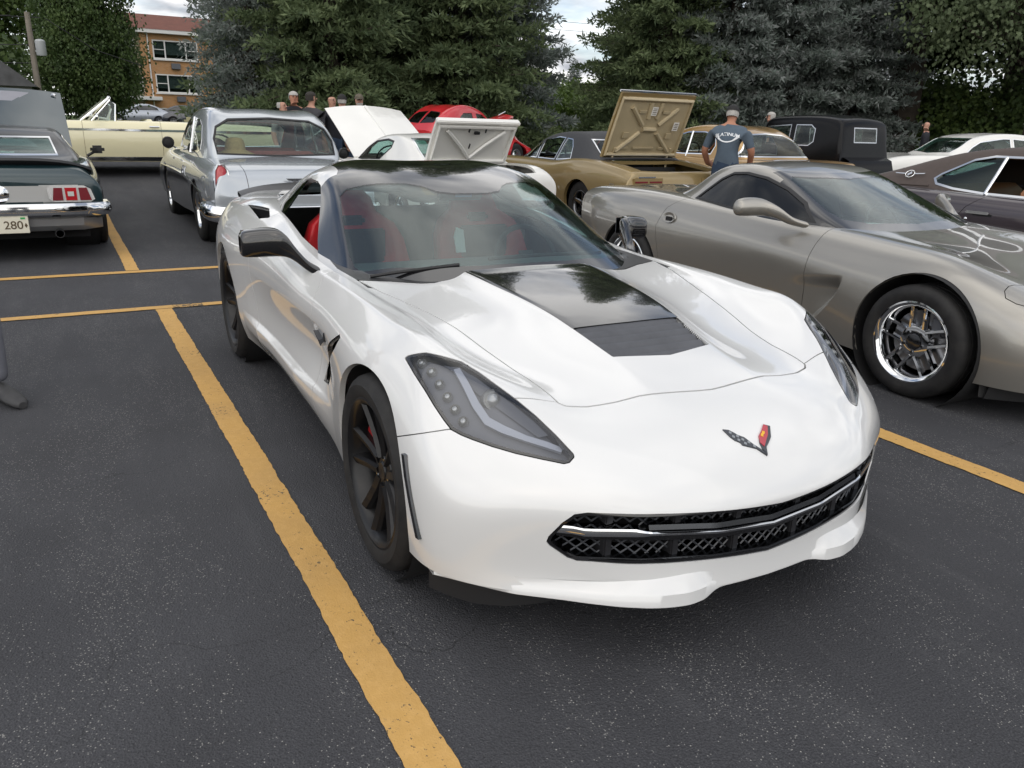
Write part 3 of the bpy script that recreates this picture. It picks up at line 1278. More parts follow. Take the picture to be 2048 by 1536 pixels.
def tree(name, key, maker, loc, rz, scale, leaf_mat, label, group, cat='tree'):
    if key not in TREE_CACHE:
        V, F, wood = maker()
        w = wood.build('trunk_src', 'bark', None, smooth=True)
        wm = w.data
        bpy.data.objects.remove(w)
        TREE_CACHE[key] = (V, F, wm, {})
    V, F, wm, by = TREE_CACHE[key]
    if leaf_mat not in by:
        by[leaf_mat] = fast_mesh('crown', V, F, leaf_mat)
    root = empty(name, loc, rz)
    root.scale = (scale, scale, scale) if isinstance(scale, (int, float)) else scale
    tag(root, label, cat, group)
    from_mesh('trunk', wm, root)
    from_mesh('crown', by[leaf_mat], root)
    return root


def build_trees():
    sp = {i: (lambda i=i: spruce_mesh(40 + i, 13.0, 3.3, .55 if i == 3 else 1.0)) for i in range(4)}
    G1, G2 = 'spruces behind the red car', 'spruces right of the sky gap'

    def s(i, x, y, sc, m_, label, g, rz):
        tree('spruce_tree', 's%d' % i, sp[i], (x, y, gz(x) + .10), rz, sc, m_, label, g)
    s(3, -25.0, 3.45, (.66, .66, 1.0), 'spruce_blue', 'thin blue grey spruce in front of the brick apartment house', G1, .4)
    s(1, -23.5, 5.6, (.98, .98, 1.15), 'spruce_green', 'dark green spruce left of the group of standing men', G1, 1.7)
    s(2, -26.0, 7.6, (1.15, 1.15, 1.3), 'spruce_green', 'tall dark spruce behind the heads of the standing men', G1, 3.0)
    s(0, -24.0, 10.2, (1.05, 1.05, 1.2), 'spruce_green', 'dark green spruce directly behind the red car roof', G1, 5.1)
    s(1, -25.0, 12.2, (.88, .88, 1.02), 'spruce_blue', 'silvery blue spruce at the left edge of the sky gap', G1, 4.2)
    s(2, -29.5, 6.0, (1.2, 1.2, 1.4), 'spruce_green', 'back row dark spruce rising behind the others', G1, .9)
    s(1, -30.0, 9.4, (1.2, 1.2, 1.4), 'spruce_green', 'back row dark spruce beside the blue one', G1, 2.6)
    s(2, -24.5, 19.3, (.98, .98, 1.2), 'spruce_green', 'dark green spruce at the right edge of the sky gap', G2, 1.1)
    s(0, -23.0, 21.3, (.95, .95, 1.15), 'spruce_blue', 'blue spruce behind the open gold trunk lid', G2, 2.3)
    s(1, -22.3, 23.9, (.95, .95, 1.15), 'spruce_blue', 'blue spruce behind the man with glasses', G2, 3.7)
    s(2, -21.5, 26.4, (.92, .92, 1.1), 'spruce_blue', 'blue spruce nearest the thick dark trunk', G2, 5.3)
    s(0, -29.0, 22.0, (1.15, 1.15, 1.4), 'spruce_green', 'back row dark spruce behind the blue spruces', G2, .2)
    s(1, -28.0, 27.0, (1.15, 1.15, 1.4), 'spruce_green', 'back row dark spruce close to the broad trunk', G2, 1.9)
    s(2, -62.0, 38.5, (.6, .6, .5), 'spruce_blue', 'small far spruce low in the sky gap', G2, 1.0)
    # broad-leaved trees
    lin = lambda: leafy_mesh(5, [(0, 0, 2.6, 2.7, 2.7, 2.1), (0, 0, 4.6, 2.3, 2.3, 2.0), (.2, .1, 6.6, 1.7, 1.7, 1.8), (.1, 0, 8.4, 1.0, 1.0, 1.3)], 2.0, 640, 95, (.13, .060), .56)
    tree('linden_tree', 'lin', lin, (-36, -.85, gz(-36) + .1), .3, (.74, .74, .98), 'leaf_dark', 'dense pyramid shaped green tree left of the apartment house', 'broad-leaved trees on the left')
    big = lambda: leafy_mesh(6, [(0, 0, 7.5, 4.5, 4.5, 3.2), (1.5, 1, 10.5, 3.8, 3.8, 3.0), (-2, -1, 10.0, 3.6, 3.6, 3.0), (0, 0, 13.5, 3.0, 3.0, 2.6), (-1, 2.5, 6.0, 3.2, 3.0, 2.2)], 5.0, 560, 60, (.24, .11), .95, trunk_r=.35)
    tree('broadleaf_tree', 'big', big, (-52, -7.5, gz(-52)), 0.0, 1.0, 'leaf_green', 'large green tree at the far left behind the utility pole', 'broad-leaved trees on the left')
    tree('broadleaf_tree', 'big', big, (-58, -16, gz(-58)), 2.0, 1.1, 'leaf_green', 'large green tree cut by the left picture edge', 'broad-leaved trees on the left')
    tree('broadleaf_tree', 'big', big, (-44, -12, gz(-44)), 4.0, .85, 'leaf_dark', 'darker green tree behind the grey raised hood', 'broad-leaved trees on the left')
    # right: old tree with a thick trunk and hanging branches
    old = lambda: leafy_mesh(8, [(0, 0, 9.5, 4.6, 4.6, 2.6), (-3.0, 1, 9, 3.2, 3.0, 2.4), (1, -3, 9, 3.2, 3.0, 2.4), (0, 3, 10.5, 3.5, 3.5, 2.4)], 7.0, 430, 70, (.15, .07), .75, .35, trunk_r=.62)
    tree('old_tree', 'old', old, (-21.0, 29.2, gz(-21) + .1), .6, 1.0, 'leaf_grey', 'big tree with a thick dark trunk right of the blue spruces', 'trees on the right')
    hang = lambda: leafy_mesh(9, [(0, 0, 6.5, 3.6, 3.6, 2.2), (2.0, -1.6, 4.6, 2.0, 2.0, 2.0), (-2.2, 1.0, 5.4, 2.4, 2.2, 2.0), (.5, -2.6, 6.0, 2.4, 2.2, 1.8), (1.0, 2.0, 7.5, 2.6, 2.6, 1.8)], 4.5, 420, 62, (.13, .062), .62, .45, trunk_r=.28)
    tree('old_tree', 'hang', hang, (-15.0, 28.5, gz(-15) + .1), 1.4, 1.05, 'leaf_grey', 'tree with hanging grey green branches above the white sedan', 'trees on the right')
    tree('old_tree', 'hang', hang, (-13.0, 34.5, gz(-13) + .1), 4.0, 1.2, 'leaf_dark', 'dark leafy tree at the right picture edge', 'trees on the right')
    tree('old_tree', 'hang', hang, (-20.0, 35.0, gz(-20) + .1), 2.4, 1.45, 'leaf_dark', 'dark tree behind the one with hanging branches', 'trees on the right')
    tree('old_tree', 'big', big, (-27.0, 37.0, gz(-27)), 5.0, 1.0, 'leaf_dark', 'tall dark tree closing the view on the right', 'trees on the right')
    tree('old_tree', 'big', big, (-20.0, 46.0, gz(-20)), 1.0, 1.1, 'leaf_dark', 'tall dark tree beyond the right picture edge', 'trees on the right')
    bush = lambda: leafy_mesh(11, [(0, 0, 1.2, 2.2, 2.0, 1.2), (1.8, .3, 1.0, 1.6, 1.6, 1.0), (-1.8, -.3, 1.1, 1.8, 1.6, 1.1)], .5, 170, 60, (.13, .06), .45)
    for i, (x, y, sc, m_, lab) in enumerate(((-21.5, 31.5, 1.35, 'leaf_green', 'bright green bush below the thick dark trunk'), (-18.5, 35.5, 1.5, 'leaf_dark', 'dark bush behind the white sedan'), (-24, 33.5, 1.5, 'leaf_dark', 'dark bush behind the bright green one'),
                                             (-15.0, 39.0, 1.6, 'leaf_dark', 'dark bush at the right picture edge'), (-55, 33, 1.9, 'leaf_light', 'light green bush low in the sky gap'), (-60, 30, 2.0, 'leaf_green', 'green bush beside the light one in the gap'),
                                             (-70, 36, 2.6, 'leaf_green', 'far green bushes closing the sky gap'), (-44, -7.0, 2.2, 'leaf_dark', 'dark bush behind the garage roof at the left edge'))):
        tree('bush', 'bush', bush, (x, y, gz(x)), i * 1.3, sc, m_, lab, 'bushes under the trees', 'bush')
    far = tree('tree_belt', 'big', big, (-110, -30, .8), 0, 1.2, 'leaf_green', 'far tree left of the apartment house', 'far trees')
    for i, (x, y, lab) in enumerate(((-125, 30, 'far tree behind the apartment house roof'), (-120, 62, 'far tree seen in the sky gap'), (-115, 78, 'far tree at the right of the sky gap'))):
        tree('tree_belt', 'big', big, (x, y, .8), i * 2.0, (.9, .9, .55), 'leaf_green', lab, 'far trees')


build_trees()

# ---------------------------------------------------------------- the white sports car: body surface
# half body; x forward (front axle = 0), y half width, z up.  rows: from the lip up over the nose, hood and back
HT = [
    [(.862, 0, .195), (.855, .2, .195), (.815, .40, .195), (.735, .545, .195), (.630, .715, .197), (.440, .882, .2)],
    [(.858, 0, .262), (.848, .2, .260), (.808, .41, .255), (.728, .55, .252), (.618, .722, .255), (.450, .890, .27)],
    [(.864, 0, .36), (.853, .2, .36), (.808, .41, .352), (.728, .56, .345), (.617, .735, .345), (.455, .893, .36)],
    [(.882, 0, .440), (.870, .2, .438), (.818, .41, .438), (.733, .56, .435), (.618, .735, .435), (.455, .890, .44)],
    [(.800, 0, .535), (.790, .2, .537), (.748, .40, .535), (.680, .54, .532), (.580, .700, .530), (.430, .870, .535)],
    [(.600, 0, .645), (.590, .2, .646), (.545, .38, .640), (.480, .50, .655), (.410, .66, .685), (.320, .820, .662)],
    [(.315, 0, .731), (.310, .205, .729), (.275, .36, .696), (.220, .57, .708), (.210, .70, .765), (.170, .79, .780)],
    [(.0, 0, .802), (.0, .240, .797), (-.02, .39, .757), (-.05, .62, .765), (-.05, .71, .800), (-.05, .80, .812)],
    [(-.3, 0, .839), (-.3, .262, .832), (-.3, .41, .792), (-.3, .66, .797), (-.3, .735, .815), (-.3, .803, .823)],
    [(-.60, 0, .862), (-.60, .289, .852), (-.59, .440, .819), (-.66, .700, .826), (-.66, .755, .832), (-.63, .805, .826)],
    [(-.95, 0, .862), (-.95, .29, .860), (-.95, .46, .845), (-.95, .72, .838), (-.95, .765, .838), (-.95, .808, .828)],
    [(-1.35, 0, .88), (-1.35, .29, .88), (-1.35, .50, .875), (-1.35, .72, .872), (-1.35, .770, .872), (-1.35, .815, .862)],
    [(-1.8, 0, .93), (-1.8, .29, .93), (-1.8, .50, .93), (-1.8, .70, .940), (-1.8, .762, .935), (-1.8, .828, .908)],
    [(-2.25, 0, .97), (-2.25, .29, .97), (-2.25, .45, .97), (-2.25, .62, .975), (-2.25, .740, .962), (-2.25, .835, .920)],
    [(-2.7, 0, .985), (-2.7, .29, .985), (-2.7, .42, .985), (-2.7, .56, .980), (-2.7, .710, .965), (-2.7, .828, .915)],
    [(-3.2, 0, .975), (-3.2, .25, .975), (-3.2, .40, .972), (-3.2, .52, .968), (-3.2, .66, .955), (-3.2, .790, .905)],
    [(-3.52, 0, .965), (-3.52, .22, .965), (-3.51, .36, .962), (-3.49, .48, .957), (-3.46, .60, .945), (-3.42, .715, .895)],
]
HT = [[(x + .008, y, z + .008) for x, y, z in r] if i < 6 else r for i, r in enumerate(HT)]
# the flank below the crest, for the stations from row 6 of HT on: (x, then (y, z) five times down to the sill)
HS = [
    (.170, (.862, .705), (.905, .60), (.916, .47), (.908, .33), (.888, .2)),
    (-.05, (.868, .745), (.912, .655), (.922, .50), (.912, .34), (.890, .19)),
    (-.30, (.862, .752), (.907, .655), (.914, .50), (.908, .33), (.89, .18)),
    (-.63, (.853, .758), (.886, .665), (.874, .50), (.872, .33), (.852, .18)),
    (-.95, (.850, .765), (.882, .675), (.872, .50), (.872, .32), (.838, .18)),
    (-1.35, (.862, .795), (.892, .685), (.876, .50), (.870, .31), (.828, .18)),
    (-1.8, (.873, .835), (.908, .705), (.890, .50), (.880, .33), (.828, .19)),
    (-2.25, (.885, .850), (.930, .715), (.925, .50), (.915, .33), (.870, .2)),
    (-2.70, (.888, .835), (.940, .695), (.940, .50), (.932, .35), (.900, .2)),
    (-3.20, (.855, .825), (.900, .690), (.905, .50), (.895, .35), (.86, .22)),
    (-3.42, (.775, .800), (.815, .680), (.820, .52), (.81, .40), (.78, .30)),
]
# roof, windscreen and hatch: centre ... pillar, belt
HG = [
    [(-.50, 0, .818), (-.525, .3, .812), (-.63, .54, .805), (-.83, .705, .800), (-.83, .745, .77)],
    [(-.87, 0, .985), (-.89, .3, .975), (-.97, .50, .955), (-1.09, .650, .925), (-1.09, .760, .80)],
    [(-1.17, 0, 1.108), (-1.19, .3, 1.098), (-1.25, .48, 1.074), (-1.34, .610, 1.045), (-1.34, .772, .84)],
    [(-1.46, 0, 1.192), (-1.47, .28, 1.184), (-1.51, .455, 1.164), (-1.565, .578, 1.134), (-1.565, .775, .87)],
    [(-1.76, 0, 1.226), (-1.76, .28, 1.230), (-1.76, .44, 1.212), (-1.78, .582, 1.160), (-1.78, .770, .895)],
    [(-2.08, 0, 1.215), (-2.08, .28, 1.220), (-2.08, .42, 1.198), (-2.08, .566, 1.135), (-2.08, .745, .92)],
    [(-2.46, 0, 1.162), (-2.46, .27, 1.162), (-2.45, .39, 1.140), (-2.43, .525, 1.075), (-2.40, .690, .93)],
    [(-2.90, 0, 1.070), (-2.90, .25, 1.068), (-2.88, .35, 1.052), (-2.84, .470, 1.005), (-2.78, .610, .935)],
    [(-3.34, 0, .975), (-3.33, .22, .973), (-3.30, .32, .962), (-3.24, .42, .940), (-3.18, .520, .90)],
]


def hero_surfaces(levels=4):
    nT, nC = len(HT), 6
    P = [p for r in HT for p in r]
    Q = [q for q in grid_quads(nT, nC)]
    T = lambda i, j: i * nC + j
    # flank grid: columns c = 0 (front corner, shared with HT rows 5..0, column 5), then HS stations
    side = {}
    for r in range(6):
        side[(r, 0)] = T(5 - r, 5)
    for c in range(1, len(HS) + 1):
        side[(0, c)] = T(5 + c, 5)
        x = HS[c - 1][0]
        for r in range(1, 6):
            y, z = HS[c - 1][r]
            side[(r, c)] = len(P)
            P.append((x, y, z))
    QS = []
    for r in range(5):
        for c in range(len(HS)):
            QS.append((side[(r, c)], side[(r + 1, c)], side[(r + 1, c + 1)], side[(r, c + 1)]))
    Q = np.vstack([np.array(Q)[:, ::-1], np.array(QS)[:, ::-1]])
    P = np.array(P, float)
    sharp = {}

    def crease(a, b, w):
        sharp[(min(a, b), max(a, b))] = w
    for i in range(6, nT - 1):
        crease(T(i, 5), T(i + 1, 5), 2.3)           # fender crest
    for i in range(5, 10):
        crease(T(i, 1), T(i + 1, 1), 2.4)           # edges of the hood bulge
    for j in range(5):
        crease(T(3, j), T(3, j + 1), 1.3 if j < 3 else .6)          # nose edge over the grille
    for i in range(3, 5):
        crease(T(i, 0), T(i + 1, 0), 1.6)           # peak down the middle of the nose
    # mirror the cage so the centre line is smooth
    n = len(P)
    c = np.abs(P[:, 1]) < 1e-9
    idx = np.arange(n)
    m2 = np.where(c, idx, 0)
    m2[~c] = n + np.arange((~c).sum())
    PP = np.vstack([P, P[~c] * [1, -1, 1]])
    QQ = np.vstack([Q, m2[Q][:, ::-1]])
    for (a, b), w in list(sharp.items()):
        a2, b2 = int(m2[a]), int(m2[b])
        sharp[(min(a2, b2), max(a2, b2))] = w
    V, F = cc_fit(PP, QQ, sharp, levels)
    body = Surf(V, F)
    # greenhouse
    nG = len(HG)
    P = np.array([p for r in HG for p in r], float)
    Q = grid_quads(nG, 5)
    sharp = {}
    for i in range(nG - 1):
        a, b = i * 5 + 3, (i + 1) * 5 + 3
        sharp[(a, b)] = 1.5
    Q = Q[:, ::-1]
    c = np.abs(P[:, 1]) < 1e-9
    n = len(P)
    m2 = np.where(c, np.arange(n), 0)
    m2[~c] = n + np.arange((~c).sum())
    PP = np.vstack([P, P[~c] * [1, -1, 1]])
    QQ = np.vstack([Q, m2[Q][:, ::-1]])
    for (a, b), w in list(sharp.items()):
        a2, b2 = int(m2[a]), int(m2[b])
        sharp[(min(a2, b2), max(a2, b2))] = w
    V, F = cc_fit(PP, QQ, sharp, levels)
    green = Surf(V, F)
    for s in (body, green):
        k = s.V.mean(0)
        if ((s.V - k) * s.N).sum() < 0:
            s.N = -s.N
            s.T = s.T[:, ::-1]
    return body, green

# ---------------------------------------------------------------- wheels
def tyre_profile(R, rim, w):
    """closed section (radius, across) of a tyre, outer side at +w/2"""
    h = w / 2
    return [(rim, h * .80), (rim + .006, h * .92), (rim + (R - rim) * .30, h * 1.0), (rim + (R - rim) * .60, h * 1.01),
            (R - .028, h * .97), (R - .012, h * .90), (R - .004, h * .80), (R, h * .66), (R, h * .52),
            (R - .007, h * .515), (R - .007, h * .47), (R, h * .465), (R, h * .20), (R - .007, h * .195), (R - .007, h * .12), (R, h * .115),
            (R, -h * .115), (R - .007, -h * .12), (R - .007, -h * .195), (R, -h * .20), (R, -h * .465), (R - .007, -h * .47), (R - .007, -h * .515), (R, -h * .52),
            (R, -h * .66), (R - .004, -h * .80), (R - .012, -h * .90), (R - .028, -h * .97), (rim + (R - rim) * .60, -h * 1.01),
            (rim + (R - rim) * .30, -h), (rim + .006, -h * .92), (rim, -h * .80)]


def make_tyre(parent, R, rim, w, tread=False):
    m_ = MB()
    m_.lathe(tyre_profile(R, rim, w), 56, 'Y', close=True)
    t = m_.build('tyre', 'tyre', parent, smooth=True, sharp=40)
    if tread:
        g = MB()
        n = 52
        for side in (1, -1):
            for k in range(n):
                a = 2 * PI * k / n
                M = Matrix.Rotation(-a, 4, 'Y')
                g.box((0, side * w * .36, R - .001), (.014, w * .19, .007), M)
        g.build('tread', 'tyre', parent)['kind'] = 'stuff'
    return t


def rim_barrel(parent, rim, w, material, lip=0.018, depth=.0):
    m_ = MB()
    h = w / 2
    m_.lathe([(rim + .012, h * .86), (rim + .013, h * .93), (rim + .002, h * .95), (rim - lip * .5, h * .90), (rim - lip, h * .80), (rim - lip - .006, h * .3),
              (rim - .045, -h * .5), (rim - .02, -h * .9), (rim + .01, -h * .9), (rim - .0, -h * .5), (rim, h * .7)], 56, 'Y', close=True)
    return m_.build('rim', material, parent, smooth=True, sharp=35)


def spoke_mesh(r0, r1, w0, w1, y0, y1, th, ridge=.008, lean=0.0):
    """one wedge spoke pointing up (+z); outer face at +y"""
    rows = []
    for t in (0, .35, .7, 1.0):
        r = r0 + (r1 - r0) * t
        w = w0 + (w1 - w0) * t
        y = y0 + (y1 - y0) * t ** 1.6
        c = lean * t
        rows.append([(c - w / 2, y - th, r), (c - w / 2, y - .004, r), (c - w * .30, y + ridge, r), (c + w * .30, y + ridge * .2, r),
                     (c + w / 2, y - .012, r), (c + w / 2, y - th, r)])
    vs = [p for r in rows for p in r]
    fs = []
    k = 6
    for i in range(3):
        for j in range(k):
            fs.append((i * k + j, i * k + (j + 1) % k, (i + 1) * k + (j + 1) % k, (i + 1) * k + j))
    fs += [tuple(range(k)), tuple(range(3 * k, 4 * k))]
    return vs, fs


def hero_wheel(parent, x, y, side, R, rim, w, steer=0.0):
    """five split black spokes, red caliper; side -1 = right"""
    root = empty('wheel', (x, y, R), steer, parent)
    piv = root
    make_tyre(piv, R, rim, w)
    rim_barrel(piv, rim, w, 'wheel_black')
    h = w / 2
    mesh = None
    for k in range(5):
        for s in (-1, 1):
            a = 2 * PI * k / 5 + .25
            vs, fs = spoke_mesh(.045, rim - .012, .036, .040, h * .58, h * .80, .05, .009, lean=s * .038)
            vs = [(s * px if s < 0 else px, py, pz) if False else (px + s * .020, py, pz) for px, py, pz in vs]
            m_ = MB()
            m_.add(vs, fs, Matrix.Rotation(a, 4, 'Y'))
            m_.build('spoke', 'wheel_black', piv)
    m_ = MB()
    m_.lathe([(.0, h * .60), (.030, h * .62), (.034, h * .58), (.075, h * .56), (.082, h * .48), (.082, h * .1)], 24, 'Y')
    m_.build('hub', 'wheel_black', piv, smooth=True)
    for k in range(5):
        a = 2 * PI * k / 5 + .25 + PI / 5
        m_ = MB()
        m_.lathe([(0, h * .62), (.008, h * .62), (.010, h * .55), (.010, h * .3)], 8, 'Y', (math.sin(a) * .058, 0, math.cos(a) * .058))
        m_.build('lug_nut', 'dark_chrome', piv)
    m_ = MB()
    m_.lathe([(.06, .004), (rim - .055, .004), (rim - .055, -.022), (.06, -.022)], 40, 'Y', close=True)
    m_.build('brake_disc', 'disc', piv, smooth=True)
    m_ = MB()
    pts = []
    for t in np.linspace(-.55, .55, 7):
        pts.append([(math.sin(t + .9) * r, yy, math.cos(t + .9) * r) for r, yy in ((rim - .125, .055), (rim - .05, .062), (rim - .035, .03), (rim - .035, -.03), (rim - .125, -.03))])
    m_.grid(pts, closed_u=True)
    m_.f += [tuple(range(5)), tuple(range(30, 35))]
    m_.build('caliper', 'caliper_red', piv, smooth=True)
    if side < 0:
        piv.rotation_euler = (0, 0, steer + PI)
    return root

# ---------------------------------------------------------------- the white sports car: parts cut from the surface
def plane_sdf(pts3, n, pick=None, off=0.0):
    """outline given in 3D (right side), cut along direction n; works on both sides by folding y"""
    n = np.asarray(n, float) / np.linalg.norm(n)
    u = np.cross(n, [0, 0, 1.0])
    u /= np.linalg.norm(u)
    v = np.cross(u, n)
    A = np.stack([np.asarray(pts3) @ u, np.asarray(pts3) @ v], 1)
    g = poly_sdf(A, (0, 1), None, off)

    def f(V):
        W = V.copy()
        W[:, 1] = -np.abs(W[:, 1])
        d = g(np.stack([W @ u, W @ v], 1))
        if pick is not None:
            d = np.where(pick(W), d, 1.0)
        return d
    return f


def fold(field):
    def f(V):
        W = V.copy()
        W[:, 1] = -np.abs(W[:, 1])
        return field(W)
    return f


def carve(s, field, gap=0.0, levels=2):
    a, b = s.clip(field, levels)
    if gap:
        a, _ = a.clip(lambda V: field(V) + gap, 0)
        _, b = b.clip(lambda V: field(V) - gap, 0)
    return a, b


def side_of(s, right):
    a, b = s.clip(lambda V: V[:, 1], 0)
    return a if right else b


HL = [(.142, -.835, .750), (.146, -.829, .757), (.187, -.785, .772), (.259, -.702, .754), (.315, -.671, .732), (.376, -.642, .705), (.433, -.612, .678), (.500, -.580, .643),
      (.565, -.555, .608), (.628, -.535, .573), (.636, -.537, .567), (.642, -.555, .557), (.638, -.570, .555), (.600, -.619, .562), (.556, -.672, .570), (.509, -.720, .580),
      (.466, -.758, .590), (.439, -.781, .598), (.412, -.799, .607), (.380, -.808, .626), (.334, -.818, .655), (.284, -.826, .687), (.221, -.834, .719)]
HOOD = [(.560, 0), (.556, -.05), (.537, -.195), (.525, -.25), (.520, -.328), (.507, -.419), (.488, -.479), (.472, -.494), (.308, -.503), (.17, -.525), (.064, -.547), (-.082, -.572),
        (-.234, -.608), (-.397, -.655), (-.507, -.689), (-.69, -.721), (-.655, -.60), (-.595, -.49), (-.585, -.44), (-.598, -.35), (-.610, -.295), (-.632, 0)]
STRIPE = [(.1132, 0), (.1102, -.10), (.1062, -.2250), (-.087, -.246), (-.211, -.259), (-.391, -.279), (-.62, -.297), (-.70, 0)]
VENT = [(.352, 0), (.340, -.07), (.314, -.200), (.106, -.2245), (.110, -.10), (.113, 0)]


def sym(half):
    """half outline from the centre line to the centre line -> closed outline"""
    a = list(half)
    return a + [(x, -y) for x, y in reversed(a) if abs(y) > 1e-6]


def build_hero():
    car = empty('sports_car', (0, 0, 0))
    tag(car, 'white low sports coupe with black hood stripe, black wheels and V emblem on its nose', 'car')
    body, green = hero_surfaces(4)
    nhl = np.array([.55, -.50, .67])

    # ---- door scallop and sill blade
    for _ in range(1):
        C = body.V[body.T].mean(1)
        body = body.refine((C[:, 0] < -.5) & (C[:, 0] > -2.35) & (C[:, 2] < .72) & (np.abs(C[:, 1]) > .7))
    V = body.V
    on = (np.abs(V[:, 1]) > .7) * 1.0
    d = -.030 * np.clip((-.50 - V[:, 0]) / .22, 0, 1) * np.clip((V[:, 0] + 2.1) / 1.3, 0, 1) * np.sin(PI * np.clip((V[:, 2] - .36) / .30, 0, 1)) * on
    ln = .375 + .03 * np.clip(-1.2 - V[:, 0], 0, 1)
    d += .022 * np.clip((ln - V[:, 2]) / .03, 0, 1) * np.clip((V[:, 2] - .18) / .12, 0, 1) * np.clip((-.55 - V[:, 0]) / .6, 0, 1) * np.clip((V[:, 0] + 2.25) / .35, 0, 1) * on
    body.V = V + np.sign(V[:, 1])[:, None] * np.array([0, 1, 0]) * d[:, None]
    q = vnormals(body.V, body.T)
    body.N = np.where((np.abs(d) > 1e-5)[:, None], q, body.N)
    # ---- wheel openings, underside
    for cx0, cz0, r in ((-.015, .326, .358), (-2.715, .338, .372)):
        _, body = body.clip(circ_sdf(cx0, cz0, r, pick=lambda V: np.abs(V[:, 1]) > .55))
    # lowest edge of the sides trimmed straight
    # ---- opening under the glasshouse
    gh = sym([(-.66, 0), (-.68, -.35), (-.80, -.66), (-1.0, -.715), (-1.5, -.738), (-2.0, -.72), (-2.4, -.655), (-2.8, -.57), (-3.15, -.47), (-3.25, 0)])
    _, body = body.clip(poly_sdf(gh, (0, 1), lambda V: V[:, 2] > .7))
    # ---- hood
    hood, body = carve(body, poly_sdf(sym(HOOD), (0, 1), lambda V: V[:, 2] > .58), .003)
    cowl, body = carve(body, poly_sdf(sym([(-.50, 0), (-.50, -.45), (-.56, -.72), (-.70, -.722), (-.92, -.735), (-1.3, -.7), (-1.3, 0)]), (0, 1), lambda V: V[:, 2] > .75), .0)
    cowl.obj('cowl', 'satin_black', car)
    vent, hood = carve(hood, poly_sdf(sym(VENT), (0, 1)), .0)
    stripe, hood = carve(hood, poly_sdf(sym(STRIPE), (0, 1)), .0)
    hood.obj('hood', 'white_paint', car, skirt=.018)
    stripe.moved(.0008).obj('hood_stripe', 'stripe_black', car, skirt=.004)
    # louvres: overlapping blades across the opening
    vroot = empty('hood_vent', parent=car)
    vent.moved(-.06).obj('vent_floor', 'matte_black', vroot, skirt=-.058)
    nb = 6
    for k in range(nb):
        xa, xb = .100 + (.353 - .100) * k / nb, .100 + (.353 - .100) * (k + 1) / nb
        bow = lambda V: V[:, 0] - .010 * np.cos(np.clip(V[:, 1] / .22, -1, 1) * PI / 2)
        piece, _ = vent.clip(lambda V: np.maximum(xa - bow(V), bow(V) - xb), 2)
        t = np.clip((bow(piece.V) - xa) / (xb - xa), 0, 1)
        piece.V = piece.V - piece.N * (.003 + .017 * t ** 1.3)[:, None]
        edge = np.abs(piece.V[:, 1]) / np.interp(piece.V[:, 0], [.10, .314], [.2245, .200])
        piece.V[:, 2] -= .006 * np.clip((edge - .90) / .1, 0, 1) ** 2
        piece.N = vnormals(piece.V, piece.T)
        piece.obj('louvre', 'vent_grey', vroot, thick=.003)
    # fine joints of the blades
    # ---- headlamps
    ring, body = carve(body, plane_sdf(HL, nhl, lambda V: V[:, 0] > .0), .0015)
    lens, ring = carve(ring, plane_sdf(HL, nhl, None, -.009), .0)
    LEDS = [(829.8, 724.9), (847.4, 750.3), (864, 775.7), (881.6, 801), (895.2, 822.6), (909.9, 845)]
    for right in (True, False):
        sd = 1 if right else -1
        lamp = empty('headlamp', parent=car)
        side_of(ring, right).obj('lamp_frame', 'gloss_black', lamp, skirt=.05)
        L = side_of(lens, right)
        L.obj('lens', 'lens', lamp)
        L.moved(-.030).obj('housing', 'lamp_housing', lamp, skirt=-.028)
        W = L.V * [1, sd, 1]

        def surf_at(x, y, depth):
            d = (W[:, 0] - x) ** 2 + (W[:, 1] - y) ** 2
            i = np.argsort(d)[:4]
            w = (1 / (d[i] + 1e-7))[:, None]
            p = (W[i] * w).sum(0) / w.sum()
            nn = (L.N[i] * [1, sd, 1] * w).sum(0)
            nn /= np.linalg.norm(nn)
            q = np.array([x, y, p[2]]) - nn * depth
            return Vector(q * [1, sd, 1]), Vector(nn * [1, sd, 1])
        for (x, y) in ((.190, -.810), (.240, -.796), (.288, -.790), (.333, -.784), (.372, -.778), (.412, -.770)):
            p, nn = surf_at(x, y, .020)
            M = Matrix.Translation(p) @ nn.to_track_quat('Z', 'Y').to_matrix().to_4x4()
            m_ = MB()
            m_.lathe([(.0, .005), (.007, .003), (.010, -.004), (.013, .004), (.0155, .0), (.0155, -.02)], 10, 'Z', M=M)
            m_.build('led', 'led', lamp, smooth=True)
        # daylight strip: an L that follows the lower edge
        path = [(.275, -.735), (.330, -.735), (.400, -.733), (.455, -.722), (.497, -.690), (.545, -.640), (.585, -.595), (.612, -.563)]
        rows = []
        for i, (x, y) in enumerate(path):
            a = Vector(path[max(i - 1, 0)] + (0,))
            c = Vector(path[min(i + 1, len(path) - 1)] + (0,))
            t = (c - a).normalized()
            nrm = Vector((t.y, -t.x, 0))
            if nrm.y < 0:
                nrm = -nrm
            w = .017 if i < 5 else .013
            p0, n0 = surf_at(x - nrm.x * w * 0, y, .013)
            p1, n1 = surf_at(x + nrm.x * w, y + nrm.y * w * 1.2, .012)
            rows.append([p0 - n0 * .012, p0, p1, p1 - n1 * .012])
        m_ = MB()
        m_.grid(rows)
        m_.build('light_strip', 'drl', lamp)
        p, nn = surf_at(.408, -.668, .024)
        m_ = MB()
        m_.lathe([(.0, .016), (.012, .013), (.020, .005), (.024, -.004), (.032, .0), (.036, -.01), (.036, -.03)], 20, 'Z', M=Matrix.Translation(p) @ Vector((.8, -.1 * sd, .5)).to_track_quat('Z', 'Y').to_matrix().to_4x4())
        m_.build('projector', 'led', lamp, smooth=True)
        # dark shelf between projector and hood-side edge
        rows = []
